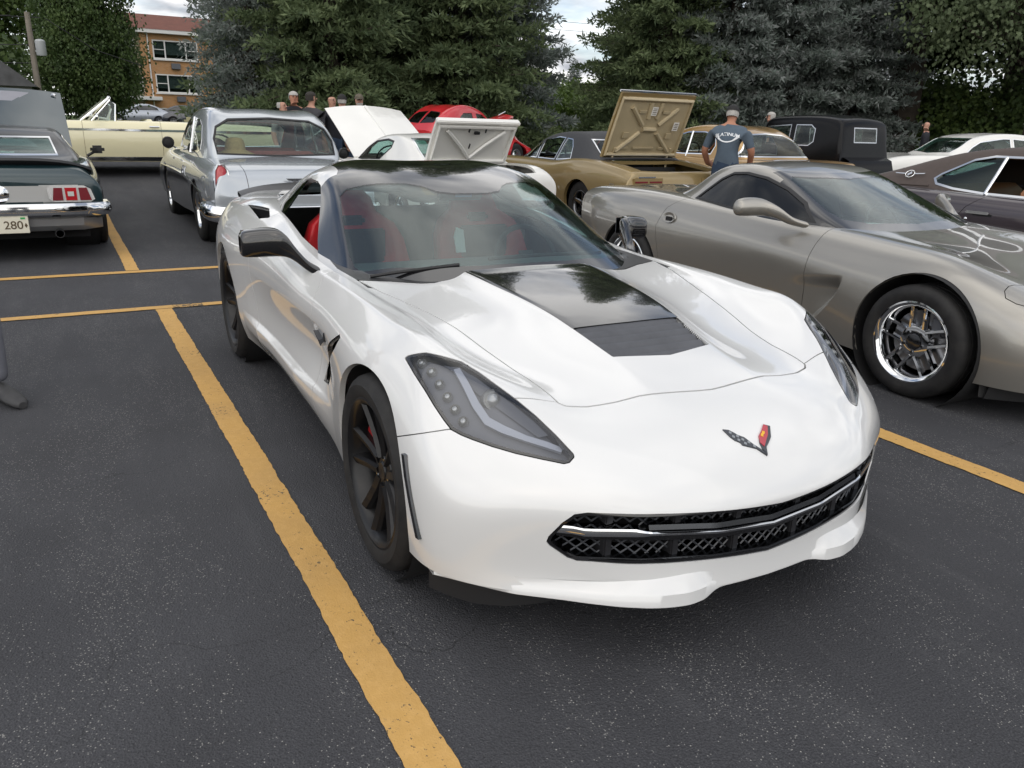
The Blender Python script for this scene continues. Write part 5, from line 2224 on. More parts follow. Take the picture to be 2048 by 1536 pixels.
def glazed(g, car, side_polys, gl='clear_glass', trim='chrome', trim_w=.014, levels=3, pick=lambda V: np.abs(V[:, 1]) > .3, trims=True, name='side_window', open_=()):
    """cut side windows (x, z outlines) out of a roof surface, on both sides"""
    for i, poly in enumerate(side_polys):
        piece, g = g.clip(poly_sdf(poly, (0, 2), pick), levels)
        if trims:
            inner, ring = piece.clip(poly_sdf(poly, (0, 2), None, -trim_w), 1)
        else:
            inner, ring = piece, None
        for right in (True, False):
            if ring is not None:
                t = side_of(ring, right)
                if len(t.T):
                    t.moved(.003).obj('window_trim', trim, car, thick=.012)
            q = side_of(inner, right)
            if len(q.T) and not (i in open_):
                q.moved(-.004).obj(name, gl, car, thick=.004)
    return g


def end_glass(g, car, poly, axes, pick, name, gl='clear_glass', trim='chrome', tw=.016, levels=3, border=None):
    piece, g = g.clip(poly_sdf(poly, axes, pick), levels)
    inner, ring = piece.clip(poly_sdf(poly, axes, None, -tw), 1)
    if trim:
        ring.moved(.003).obj(name + '_trim', trim, car, thick=.012)
    inner.moved(-.003).obj(name, gl, car, thick=.004)
    return g


def chrome_bumper(car, pts, h, th=.07, name='bumper', material='chrome', prof=None):
    """bar swept along pts (x, y, z)"""
    P = smooth_open(pts, 6)
    rows = []
    for i, p in enumerate(P):
        a, b = P[max(i - 1, 0)], P[min(i + 1, len(P) - 1)]
        t = b - a
        n = np.array([t[1], -t[0]])
        n = n / max(np.linalg.norm(n), 1e-9)
        row = []
        for u, v in (prof or [(-.5, .5), (.2, .5), (.45, .32), (.5, 0), (.45, -.32), (.2, -.5), (-.5, -.5)]):
            row.append((p[0] + n[0] * u * th, p[1] + n[1] * u * th, p[2] + v * h))
        rows.append(row)
    q = MB()
    q.grid(rows, closed_u=True)
    k = len(rows[0])
    q.f += [tuple(range(k)), tuple(range(len(q.v) - k, len(q.v)))]
    return q.build(name, material, car, smooth=True, sharp=40)


def lid(name, material, car, w, l, hinge, angle, crown=.03, under=None, th=.02, n=9, taper=1.0, nose=None):
    """raised lid: flat panel from the hinge line, turned up by angle about y at the hinge; grows towards +x*sign(l)"""
    rows_o, rows_u = [], []
    for i in range(n):
        t = i / (n - 1)
        ww = w * (1 + (taper - 1) * t)
        ro, ru = [], []
        for j in range(n):
            s = -1 + 2 * j / (n - 1)
            z = crown * (1 - s * s) + .015 * math.sin(PI * t)
            if nose and t > .93:
                z -= nose
            ro.append((l * t, ww / 2 * s, z))
            ru.append((l * t, ww / 2 * s * .985, z - th))
        rows_o.append(ro)
        rows_u.append(ru)
    M = Matrix.Translation(hinge) @ Matrix.Rotation(angle, 4, 'Y')
    q = MB()
    q.grid(rows_o, M)
    q.grid(rows_u, M)
    k = n
    base = n * n
    for i in range(n - 1):
        for a, b in (((i * k), (i + 1) * k), ((i * k + k - 1), (i + 1) * k + k - 1), (i, i + 1), ((n - 1) * k + i, (n - 1) * k + i + 1)):
            q.f.append((a, b, b + base, a + base))
    o = q.build(name, material, car, smooth=True, sharp=30)
    return o, M


def lathe_lamp(car, name, material, c, r, axis_dir, bulge=.02, n=20, ring=None):
    M = Matrix.Translation(c) @ Vector(axis_dir).to_track_quat('Z', 'Y').to_matrix().to_4x4()
    q = MB()
    q.lathe([(0, bulge), (r * .5, bulge * .8), (r * .85, bulge * .3), (r, 0), (r, -.03)], n, 'Z', M=M)
    o = q.build(name, material, car, smooth=True)
    if ring:
        q = MB()
        q.lathe([(r, -.02), (r + .004, .006), (r + .016, .004), (r + .02, -.02)], n, 'Z', M=M)
        q.build('lamp_ring', ring, car, smooth=True)
    return o


mat('pewter', rough=0.32, metal=0.55, coat=1.0, coat_rough=0.03, build=grime((0.31, 0.295, 0.265), 0.05, 2))
mat('silver_grey', rough=0.25, metal=0.4, coat=1.0, coat_rough=0.02, build=grime((0.44, 0.47, 0.50), 0.06, 2))
mat('charcoal', rough=0.3, metal=0.4, coat=1.0, build=grime((0.035, 0.038, 0.045), 0.1, 2))  # silver paint with the asphalt's dark reflection put into the colour
mat('dark_teal', rough=0.3, metal=0.3, coat=1.0, build=grime((0.008, 0.028, 0.034), 0.1, 2))
mat('cream', rough=0.35, coat=1.0, build=grime((0.78, 0.72, 0.47), 0.05, 2))
mat('off_white', rough=0.35, coat=0.9, build=grime((0.76, 0.75, 0.71), 0.05, 2))
mat('gold', rough=0.32, metal=0.45, coat=1.0, build=grime((0.34, 0.245, 0.105), 0.06, 2))
mat('gold_dark', rough=0.45, metal=0.2, coat=0.5, build=grime((0.52, 0.43, 0.27), 0.12, 5))
mat('antique_black', (0.004, 0.004, 0.005), 0.22, spec=.22)
mat('bronze_gold', rough=0.32, metal=0.45, coat=1.0, build=grime((0.40, 0.235, 0.07), 0.06, 2))
mat('plum', rough=0.3, metal=0.4, coat=1.0, build=grime((0.052, 0.040, 0.047), 0.1, 2))
mat('brown_vinyl', rough=0.7, build=grime((0.075, 0.056, 0.048), 0.15, 30))
mat('black_vinyl', rough=0.65, build=grime((0.040, 0.041, 0.045), 0.15, 30))
mat('hot_red', rough=0.3, coat=1.0, build=grime((0.52, 0.010, 0.018), 0.05, 2))
mat('old_black', rough=0.35, coat=0.3, spec=.3, build=grime((0.005, 0.005, 0.006), 0.1, 2))
mat('tan_leather', rough=0.55, build=grime((0.28, 0.12, 0.05), 0.2, 10))
mat('red_vinyl', rough=0.5, build=grime((0.30, 0.05, 0.04), 0.2, 10))
mat('tail_red', (0.42, 0.006, 0.012), 0.12, coat=1.0)
mat('tail_deep', (0.17, 0.010, 0.018), 0.15, coat=1.0)
mat('tail_clear', (0.55, 0.55, 0.52), 0.15, coat=1.0)
mat('plate_white', (0.72, 0.68, 0.56), 0.5)
mat('plate_ink', (0.09, 0.06, 0.03), 0.6)
mat('green_sticker', (0.02, 0.35, 0.08), 0.5)
mat('paper', (0.75, 0.73, 0.68), 0.7)
mat('straw', rough=0.8, build=grime((0.52, 0.34, 0.15), 0.3, 40))
glass('pale_green', (0.55, 0.72, 0.68), 1.6)


def build_c5():
    """pewter coupe beside the white car; front axle at the origin"""
    car = empty('sports_car')
    tag(car, 'pewter sports coupe with chrome five-spoke wheels parked to the right of the white one', 'car')
    T = [
        # x  centre z   edge            upper          mid           sill
        (.95, .42, (.40, .40, .03), (.43, .36), (.43, .30), (.42, .22)),
        (.80, .52, (.58, .50, .04), (.64, .44), (.66, .32), (.63, .19)),
        (.58, .615, (.68, .615, .03), (.79, .53), (.82, .36), (.79, .18)),
        (.28, .695, (.72, .725), (.86, .62), (.90, .40), (.86, .18)),
        (.0, .76, (.72, .800), (.87, .68), (.925, .44), (.90, .18)),
        (-.32, .80, (.70, .825), (.86, .70), (.915, .46), (.89, .18)),
        (-.72, .845, (.72, .845), (.87, .70), (.895, .50), (.85, .19)),
        (-1.15, .86, (.74, .865), (.88, .71), (.885, .52), (.84, .19)),
        (-1.65, .88, (.76, .895), (.89, .73), (.895, .53), (.845, .19)),
        (-2.15, .92, (.78, .925), (.905, .76), (.92, .54), (.87, .20)),
        (-2.655, .95, (.80, .945), (.92, .78), (.935, .55), (.91, .22)),
        (-3.15, .945, (.79, .930), (.90, .78), (.91, .56), (.88, .26)),
        (-3.50, .925, (.72, .900), (.80, .78), (.81, .60), (.79, .34)),
        (-3.60, .88, (.62, .85), (.68, .76), (.68, .62), (.66, .42)),
    ]
    body = loft(body_rows(T), {2: .4}, 4)
    # cove behind the front wheel: sharp front and upper edge, fading back into the door
    for _ in range(2):
        C = body.V[body.T].mean(1)
        body = body.refine((C[:, 0] < -.40) & (C[:, 0] > -1.35) & (C[:, 2] > .22) & (C[:, 2] < .72) & (np.abs(C[:, 1]) > .7))
    V = body.V
    xf = -.515 - .26 * np.clip((.60 - V[:, 2]) / .36, 0, 1.3) ** 1.7
    zt = .615 + .10 * (V[:, 0] + .5)
    d = .075 * np.clip((xf - V[:, 0]) / .04, 0, 1) * np.clip((1.05 + V[:, 0]) / .50, 0, 1) ** 1.8
    ss = lambda t: t * t * (3 - 2 * t)
    d *= ss(np.clip((zt - V[:, 2]) / .10, 0, 1)) * ss(np.clip((V[:, 2] - .20) / .28, 0, 1)) * (np.abs(V[:, 1]) > .7)
    body.V = V - np.sign(V[:, 1])[:, None] * np.array([0, 1, 0]) * d[:, None]
    q = vnormals(body.V, body.T)
    body.N = np.where((d > 1e-5)[:, None], q, body.N)
    for x0, z0, r in ((0, .322, .385), (-2.655, .330, .375)):
        _, body = body.clip(circ_sdf(x0, z0, r, pick=lambda V: np.abs(V[:, 1]) > .55))
    gh = sym([(-.62, 0), (-.70, -.45), (-.95, -.70), (-1.5, -.735), (-2.05, -.72), (-2.35, -.62), (-2.42, 0)])
    _, body = body.clip(poly_sdf(gh, (0, 1), lambda V: V[:, 2] > .7))
    hl = [(.40, -.79), (.58, -.70), (.70, -.56), (.55, -.47), (.42, -.50), (.36, -.66)]
    lamp, body = carve(body, plane_sdf([(x, y, .7) for x, y in smooth_closed(hl, 3)], (0, 0.001, 1), lambda V: (V[:, 0] > .2) & (V[:, 2] > .5)), .002)
    lamp.obj('headlamp_door', 'pewter', car, skirt=.02)
    hood, body = carve(body, poly_sdf(sym([(.80, 0), (.72, -.42), (.40, -.46), (.2, -.60), (-.3, -.66), (-.74, -.70), (-.64, -.45), (-.55, 0)]), (0, 1), lambda V: V[:, 2] > .45), .002)
    hood.obj('hood', 'pewter', car, skirt=.02)
    bump, body = carve(body, fold(lambda V: np.maximum(np.maximum(.42 + .35 * (np.abs(V[:, 1]) - .9) * -1 * 0 + .46 - V[:, 0] - .35 * np.clip(V[:, 2] - .40, -.2, .3), -9), -9)), .0015)
    bump.obj('front_bumper', 'pewter', car, skirt=.02)
    for right in (True, False):
        half = side_of(body, right)
        df = lambda V: -(V[:, 0] + .80 + .06 * np.clip(.8 - V[:, 2], 0, 1))
        dr = lambda V: V[:, 0] - np.interp(V[:, 2], [.15, .45, .7, .85, .95], [-2.12, -2.25, -2.30, -2.24, -2.10])
        fen, rest = carve(half, df, .002)
        fen.obj('front_fender', 'pewter', car, skirt=.02)
        qu, door = carve(rest, dr, .002)
        qu.obj('rear_quarter', 'pewter', car, skirt=.02)
        door.obj('door', 'pewter', car, skirt=.02)
        s = -1 if right else 1
        q = MB()
        q.lathe([(0, .0), (.035, .004), (.055, .016), (.066, .018), (.07, .006)], 24, 'Z', M=Matrix.Translation((-2.17, s * .893, .775)) @ Vector((0, s, .3)).to_track_quat('Z', 'Y').to_matrix().to_4x4() @ Matrix.Diagonal((1.1, .62, 1, 1)))
        h = q.build('door_handle', 'pewter', car, smooth=True)
        q = MB()
        q.box((-2.17, s * .905, .77), (.075, .012, .035), None, .005)
        q.build('handle_recess', 'matte_black', h)
        # mirror: rounded housing on a swept arm
        path = [(-.96, .80, .862, .05, .022), (-1.03, .85, .882, .05, .026), (-1.11, .89, .925, .052, .038), (-1.18, .93, .948, .058, .052), (-1.22, .98, .954, .062, .060), (-1.245, 1.05, .952, .060, .060), (-1.255, 1.10, .948, .048, .050), (-1.26, 1.12, .946, .02, .022)]
        rows = []
        for x, y, z, a, hh in smooth_open(path, 4):
            rows.append([(x + a * math.cos(t) * (1 if math.cos(t) > 0 else .7), s * y, z + hh * math.sin(t)) for t in np.linspace(0, 2 * PI, 18, endpoint=False)])
        q = MB()
        q.grid(rows, closed_u=True)
        q.f += [tuple(range(18)), tuple(range(len(q.v) - 18, len(q.v)))]
        q.build('mirror', 'pewter', car, smooth=True, sharp=60)
    q = MB()
    rows = []
    for y in np.linspace(-.80, .80, 25):
        x = .80 - .62 * (abs(y) / .80) ** 2.2 * .6
        rows.append([(x, y, .19), (x - .02, y, .10), (x - .05, y, .10), (x - .06, y, .19)])
    q.grid(rows)
    q.build('air_dam', 'rubber', car, smooth=True)
    # roof: fixed hard top with upright rear window
    G = [
        (-.58, .815, (.62, .80), (.66, .76)),
        (-.92, .965, (.66, .91), (.75, .80)),
        (-1.22, 1.09, (.60, 1.035), (.775, .84)),
        (-1.48, 1.185, (.555, 1.138), (.78, .86)),
        (-1.72, 1.218, (.545, 1.178), (.78, .87)),
        (-1.98, 1.21, (.535, 1.165), (.765, .885)),
        (-2.16, 1.150, (.520, 1.105), (.75, .90)),
        (-2.34, 1.040, (.49, 1.010), (.71, .91)),
        (-2.52, .925, (.47, .915), (.66, .90)),
    ]
    g = loft(roof_rows(G), {2: .9}, 4, False, False)
    hdr = lambda V: -1.40 - .42 * np.abs(V[:, 1]) ** 2
    pil = lambda V: np.interp(V[:, 0], [-1.72, -1.48, -1.22, -.92, -.58], [.53, .54, .58, .63, .64])
    ws, rest = g.clip(lambda V: np.maximum(hdr(V) - V[:, 0], np.maximum(np.abs(V[:, 1]) - pil(V), .76 - V[:, 2])), 2)
    clear, frit = ws.clip(poly_sdf(sym([(-1.30, 0), (-1.36, -.35), (-1.40, -.47), (-1.36, -.52), (-1.2, -.545), (-.95, -.59), (-.84, -.57), (-.75, -.42), (-.70, 0)]), (0, 1)), 2)
    clear.obj('windscreen', 'windscreen', car, thick=.005)
    frit.obj('windscreen_border', 'gloss_black', car, skirt=.01)
    WIN = [(-.93, .868), (-1.10, .985), (-1.30, 1.065), (-1.52, 1.125), (-1.72, 1.148), (-1.86, 1.138), (-1.95, 1.09), (-2.04, 1.0), (-2.10, .928), (-1.7, .893), (-1.3, .872)]
    win, rest = rest.clip(poly_sdf(WIN, (0, 2), lambda V: np.abs(V[:, 1]) > .4), 3)
    inner, ring = win.clip(poly_sdf(WIN, (0, 2), None, -.016), 2)
    rear, rest = rest.clip(lambda V: np.maximum(V[:, 0] + 2.17, np.maximum(np.abs(V[:, 1]) - .44, -2.47 - V[:, 0])), 2)
    rear.obj('rear_window', 'smoked', car, thick=.005)
    tri, rest = rest.clip(lambda V: np.maximum(-1.40 - V[:, 0], np.abs(V[:, 1]) * 0 - 1), 2)
    tri.obj('windscreen_pillar', 'gloss_black', car, skirt=.02)
    rest.obj('roof', 'pewter', car, skirt=.03)
    for right in (True, False):
        side_of(inner, right).moved(-.006).obj('door_window', 'smoked', car, thick=.004)
        side_of(ring, right).obj('window_seal', 'rubber', car, thick=.012)
    for s in (-1, 1):
        q = MB()
        q.tube([(-.83, -.62 if s < 0 else .1, .868), (-.76, -.35 if s < 0 else .35, .868), (-.74, -.05 if s < 0 else .6, .860)], .008, 6)
        q.build('wiper', 'rubber', car)
    # wheels: chrome, five split spokes
    for s in (-1, 1):
        for x, R, rim, w in ((0, .322, .222, .265), (-2.655, .330, .238, .295)):
            root = empty('wheel', (x, s * .785, R), 0 if s > 0 else PI, car)
            make_tyre(root, R, rim, w)
            rim_barrel(root, rim, w, 'chrome', lip=.02)
            h = w / 2
            for k in range(5):
                for e in (-1, 1):
                    a = 2 * PI * k / 5 + .02
                    vs, fs = spoke_mesh(.075, rim - .012, .020, .020, h * .62, h * .70, .035, .004, lean=0)
                    vs = [(px + e * .040, py, pz) for px, py, pz in vs]
                    q = MB()
                    q.add(vs, fs, Matrix.Rotation(a, 4, 'Y'))
                    q.build('spoke', 'chrome', root)
            q = MB()
            q.lathe([(.048, h * .66), (.07, h * .66), (.088, h * .62), (.092, h * .3)], 30, 'Y')
            q.build('hub', 'chrome', root, smooth=True)
            q = MB()
            q.lathe([(0, h * .70), (.03, h * .69), (.044, h * .66), (.05, h * .5)], 24, 'Y')
            q.build('centre_cap', 'dark_chrome', root, smooth=True)
            for k in range(5):
                a = 2 * PI * k / 5 + .02 + PI / 5
                q = MB()
                q.lathe([(0, h * .72), (.009, h * .72), (.011, h * .66), (.011, h * .4)], 8, 'Y', (math.sin(a) * .060, 0, math.cos(a) * .060))
                q.build('lug_nut', 'dark_chrome', root)
            q = MB()
            q.lathe([(.06, .02), (rim - .05, .02), (rim - .05, -.01), (.06, -.01)], 36, 'Y', close=True)
            q.build('brake_disc', 'disc', root, smooth=True)
            q = MB()
            q.box((-.10, .03, .10), (.08, .05, .12), None, .015)
            q.build('caliper', 'lamp_housing', root)
            q = MB()
            q.lathe([(R + .062, s * .90), (R + .062, s * .50), (.05, s * .50)], 40, 'Y', (x, 0, R))
            q.build('wheel_liner', 'matte_black', car, smooth=True)
    q = MB()
    q.box((-1.35, 0, .23), (1.9, 1.55, .10))
    q.box((-1.3, 0, .26), (4.0, .9, .10))
    q.build('underbody', 'under', car)
    tub(car, -.9, -2.4, 1.40, .36, 'black_leather', -.98, .83, 'dash')
    bench(car, -1.75, 1.2, .42, 1.02, 'black_leather', .16, .14, True)
    steering(car, -1.22, .36, .78, .18)
    q = MB()
    q.grid([[(-.80, -.45, .852), (-.80, -.05, .852)], [(-1.02, -.47, .842), (-1.02, -.03, .842)]])
    q.build('show_card', 'paper', car)
    place(car, (-.45, 3.285, 0), 0.012)
    return car


def finish_body(body, car, material, wheels, gh, zmin=.7, hood=None, lid_poly=None, splits=()):
    """cut wheel openings and the cabin hole, split off panels, link the rest"""
    for x0, z0, r in wheels:
        _, body = body.clip(circ_sdf(x0, z0, r, pick=lambda V: np.abs(V[:, 1]) > .45))
    if gh:
        _, body = body.clip(poly_sdf(sym(gh), (0, 1), lambda V: V[:, 2] > zmin))
    return body


# ---- dark green fastback with raised hood, seen from behind (left edge)
def build_mustang():
    car = empty('muscle_car')
    tag(car, 'dark green muscle car seen from behind with raised hood and ducktail spoiler', 'car')
    T = [
        (1.0, .70, (.78, .68, .05), (.84, .60), (.84, .45), (.80, .28)),
        (.6, .80, (.84, .79), (.91, .66), (.92, .45), (.88, .22)),
        (0, .86, (.85, .86), (.93, .70), (.95, .46), (.90, .20)),
        (-.8, .90, (.84, .90), (.92, .72), (.94, .46), (.89, .20)),
        (-1.6, .91, (.84, .90), (.92, .74), (.94, .46), (.89, .20)),
        (-2.3, .95, (.84, .94), (.92, .78), (.94, .48), (.89, .22)),
        (-2.9, .97, (.82, .955), (.92, .80), (.94, .52), (.90, .26)),
        (-3.5, .95, (.76, .935), (.89, .80), (.91, .58), (.88, .34)),
        (-3.86, .915, (.70, .90), (.84, .80), (.87, .62), (.85, .40)),
        (-3.94, .78, (.68, .77), (.80, .73), (.83, .60), (.82, .42)),
    ]
    body = loft(body_rows(T), {2: .9}, 3)
    body = finish_body(body, car, 'dark_teal', ((0, .33, .37), (-2.77, .34, .38)), [(-.85, 0), (-.95, -.68), (-1.6, -.74), (-2.4, -.72), (-2.85, -.60), (-2.95, 0)], .75)
    hoodp, body = carve(body, poly_sdf(sym([(1.02, 0), (.95, -.72), (.0, -.74), (-.70, -.74), (-.78, 0)]), (0, 1), lambda V: V[:, 2] > .6), .003)
    body.obj('body', 'dark_teal', car, skirt=.03)
    q = MB()
    q.box((.15, 0, .62), (1.5, 1.4, .2))
    q.build('engine_bay', 'matte_black', car)
    # raised hood: outer skin towards the nose, grey underside towards the viewer
    o, M = lid('hood', 'dark_teal', car, 1.50, 1.72, (-.78, 0, .93), math.radians(-27), .05, th=.03, taper=.95)
    q = MB()
    rows = []
    for i in range(9):
        t = i / 8
        rows.append([(.06 + 1.55 * t, .53 * (1 - .06 * t) * s, -.0 + .054 * (1 - s * s * .8) + .006 - .02 * (abs(s) > .9)) for s in np.linspace(-1, 1, 11)])
    q.grid(rows, M)
    q.build('hood_panel', mat('hood_grey', (0.25, 0.25, 0.28), 0.5, build=grime((0.25, 0.25, 0.28), 0.15, 4)), o, smooth=True)
    q = MB()
    q.lathe([(0, .05), (.03, .045), (.035, .03)], 14, 'Z', (1.58, -.62, 0), M=M)
    q.build('hood_pin', 'chrome', o)
    # roof
    G = [(-.75, .90, (.70, .88), (.74, .84)), (-1.15, 1.10, (.66, 1.05), (.80, .86)), (-1.5, 1.235, (.60, 1.19), (.81, .88)), (-2.0, 1.285, (.585, 1.235), (.81, .90)), (-2.5, 1.235, (.60, 1.175), (.80, .91)),
         (-2.80, 1.13, (.66, 1.07), (.80, .92)), (-3.1, 1.02, (.70, .99), (.78, .92)), (-3.4, .955, (.72, .945), (.75, .91))]
    g = loft(roof_rows(G), {2: .8}, 3, False, False)
    g = glazed(g, car, [[(-1.0, .90), (-1.30, 1.11), (-1.6, 1.18), (-2.0, 1.195), (-2.35, 1.165), (-2.55, 1.06), (-2.3, .935), (-1.6, .905)]], trim='chrome')
    g = end_glass(g, car, [(-.80, 0), (-.85, -.58), (-1.15, -.60), (-1.42, -.53), (-1.38, 0), (-1.42, .53), (-1.15, .60), (-.85, .58)], (0, 1), lambda V: V[:, 0] > -1.5, 'windscreen')
    g = end_glass(g, car, [(-.50, 1.175), (.50, 1.175), (.56, .99), (-.56, .99)], (1, 2), lambda V: V[:, 0] < -2.3, 'rear_window', 'pale_green')
    g.obj('roof', 'old_black', car, skirt=.02)
    # ducktail
    rows = []
    for y in np.linspace(-.84, .84, 25):
        e = (abs(y) / .84) ** 4
        x = -3.80 + .10 * e
        z = .985 - .10 * e
        rows.append([(x + .30, y, z - .045), (x + .05, y, z - .004), (x - .06, y, z + .012), (x - .065, y, z - .012), (x, y, z - .06)])
    q = MB()
    q.grid(rows, closed_u=True)
    q.build('spoiler', 'satin_black', car, smooth=True)
    # rear panel, lamps, bumper
    q = MB()
    q.box((-3.945, 0, .655), (.03, 1.40, .17), None, .008)
    q.build('rear_panel', mat('panel_grey', (0.42, 0.42, 0.41), 0.45, 0.3), car)
    for s in (-1, 1):
        lamp = empty('tail_lamp', parent=car)
        out = [(s * (.44), .735), (s * .74, .735), (s * .80, .70), (s * .83, .60), (s * .79, .575), (s * .46, .575), (s * .42, .61), (s * .41, .70)]
        q = MB()
        q.prism([(-3.958, y, z) for y, z in out], (-.02, 0, 0))
        q.build('bezel', mat('bezel_silver', (0.72, 0.72, 0.71), 0.25, 0.5), lamp)
        for (a, b, m_) in ((.445, .545, 'tail_deep'), (.565, .67, 'tail_red'), (.69, .80, 'tail_deep')):
            q = MB()
            zt = (.715, .59)
            q.prism([(-3.976, s * (a + .005), zt[1]), (-3.976, s * b, zt[1]), (-3.976, s * (b - (.035 if b > .75 else 0)), zt[0]), (-3.976, s * (a + (.025 if a < .5 else 0)), zt[0])], (-.012, 0, 0))
            q.build('lens', m_, lamp)
        q = MB()
        q.box((-3.992, s * .617, .655), (.006, .055, .045))
        q.build('reverse_lens', 'tail_clear', lamp)
    lathe_lamp(car, 'fuel_cap', 'chrome', (-3.962, 0, .655), .085, (-1, 0, 0), .02, 24)
    for y, z in ((-.62, .585), (.62, .585)):
        pass
    chrome_bumper(car, [(-3.62, -.93, .50), (-3.90, -.90, .50), (-4.02, -.60, .50), (-4.04, 0, .50), (-4.02, .60, .50), (-3.90, .90, .50), (-3.62, .93, .50)], -.13, -.10, 'rear_bumper')
    q = MB()
    q.grid([[(x, y, .45), (x - .04, y, .41), (x - .02, y, .34), (x + .05, y, .285)] for x, y in ((-3.75, -.88), (-3.95, -.70), (-3.99, 0), (-3.95, .70), (-3.75, .88))])
    q.build('valance', mat('valance_grey', (0.42, 0.42, 0.42), 0.35, 0.6), car, smooth=True)
    q = MB()
    q.box((-4.075, -.06, .37), (.012, .31, .16), None, .004)
    plate = q.build('number_plate', 'plate_white', car)
    text_part('number_plate_digits', '280', (-4.082, -.085, .333), .11, 'plate_ink', car, facing='-x', bold=.001)
    q = MB()
    q.box((-4.083, -.17, .435), (.004, .04, .016))
    q.build('plate_sticker', 'green_sticker', car)
    q = MB()
    q.prism([(-4.0825, -.190, .390), (-4.0825, -.176, .365), (-4.0825, -.190, .340), (-4.0825, -.204, .365)], (-.001, 0, 0))
    q.build('plate_diamond', 'plate_ink', car)
    q = MB()
    for s in (-1, 1):
        q = MB()
        q.lathe([(.042, -3.6), (.042, -4.04), (.036, -4.04), (.036, -3.6)], 16, 'X', (0, s * .47, .268))
        q.build('exhaust', 'dark_chrome', car, smooth=True)
    for s in (-1, 1):
        q = MB()
        q.box((-1.05, s * 1.03, .985), (.09, .17, .10), None, .03)
        q.tube([(-1.03, s * .90, .90), (-1.03, s * 1.0, .96)], .02, 6)
        q.build('mirror', 'old_black', car, smooth=True)
    q = MB()
    q.box((-1.6, 0, .26), (4.2, 1.5, .14))
    q.build('underbody', 'under', car)
    wheel_set(car, (0, -2.77), .80, .325, .20, .24, 'chrome', Rr=.345, rimr=.20, wr=.30)
    tub(car, -.9, -2.7, 1.4, .38, 'black_leather', -1.0, .86)
    bench(car, -1.95, 1.3, .45, 1.0, 'black_leather', .12, .13, True)
    place(car, (-10.95, -2.47, 0), PI + LOT)
    return car


TEXT_N = [0]


def text_part(name, txt, loc, size, material, parent, facing='-x', bold=0.0, M=None, extrude=.0008, font_scale=(1, 1)):
    """lettering turned into a mesh. facing: the way the print looks in the parent's frame"""
    cu = bpy.data.curves.new(name, 'FONT')
    cu.body = txt
    cu.size = size
    cu.extrude = extrude
    cu.offset = bold
    cu.align_x = 'CENTER'
    tmp = bpy.data.objects.new(name, cu)
    COL.objects.link(tmp)
    dg = bpy.context.evaluated_depsgraph_get()
    me = bpy.data.meshes.new_from_object(tmp.evaluated_get(dg))
    bpy.data.objects.remove(tmp)
    rot = {'-x': Matrix(((0, 0, -1, 0), (-1, 0, 0, 0), (0, 1, 0, 0), (0, 0, 0, 1))), '+x': Matrix(((0, 0, 1, 0), (1, 0, 0, 0), (0, 1, 0, 0), (0, 0, 0, 1))),
           '-y': Matrix(((1, 0, 0, 0), (0, 0, -1, 0), (0, 1, 0, 0), (0, 0, 0, 1)))}[facing]
    me.transform((M or Matrix.Translation(loc)) @ rot @ Matrix.Diagonal((font_scale[0], font_scale[1], 1, 1)))
    me.materials.clear()
    me.materials.append(MATS[material])
    return from_mesh(name, me, parent)


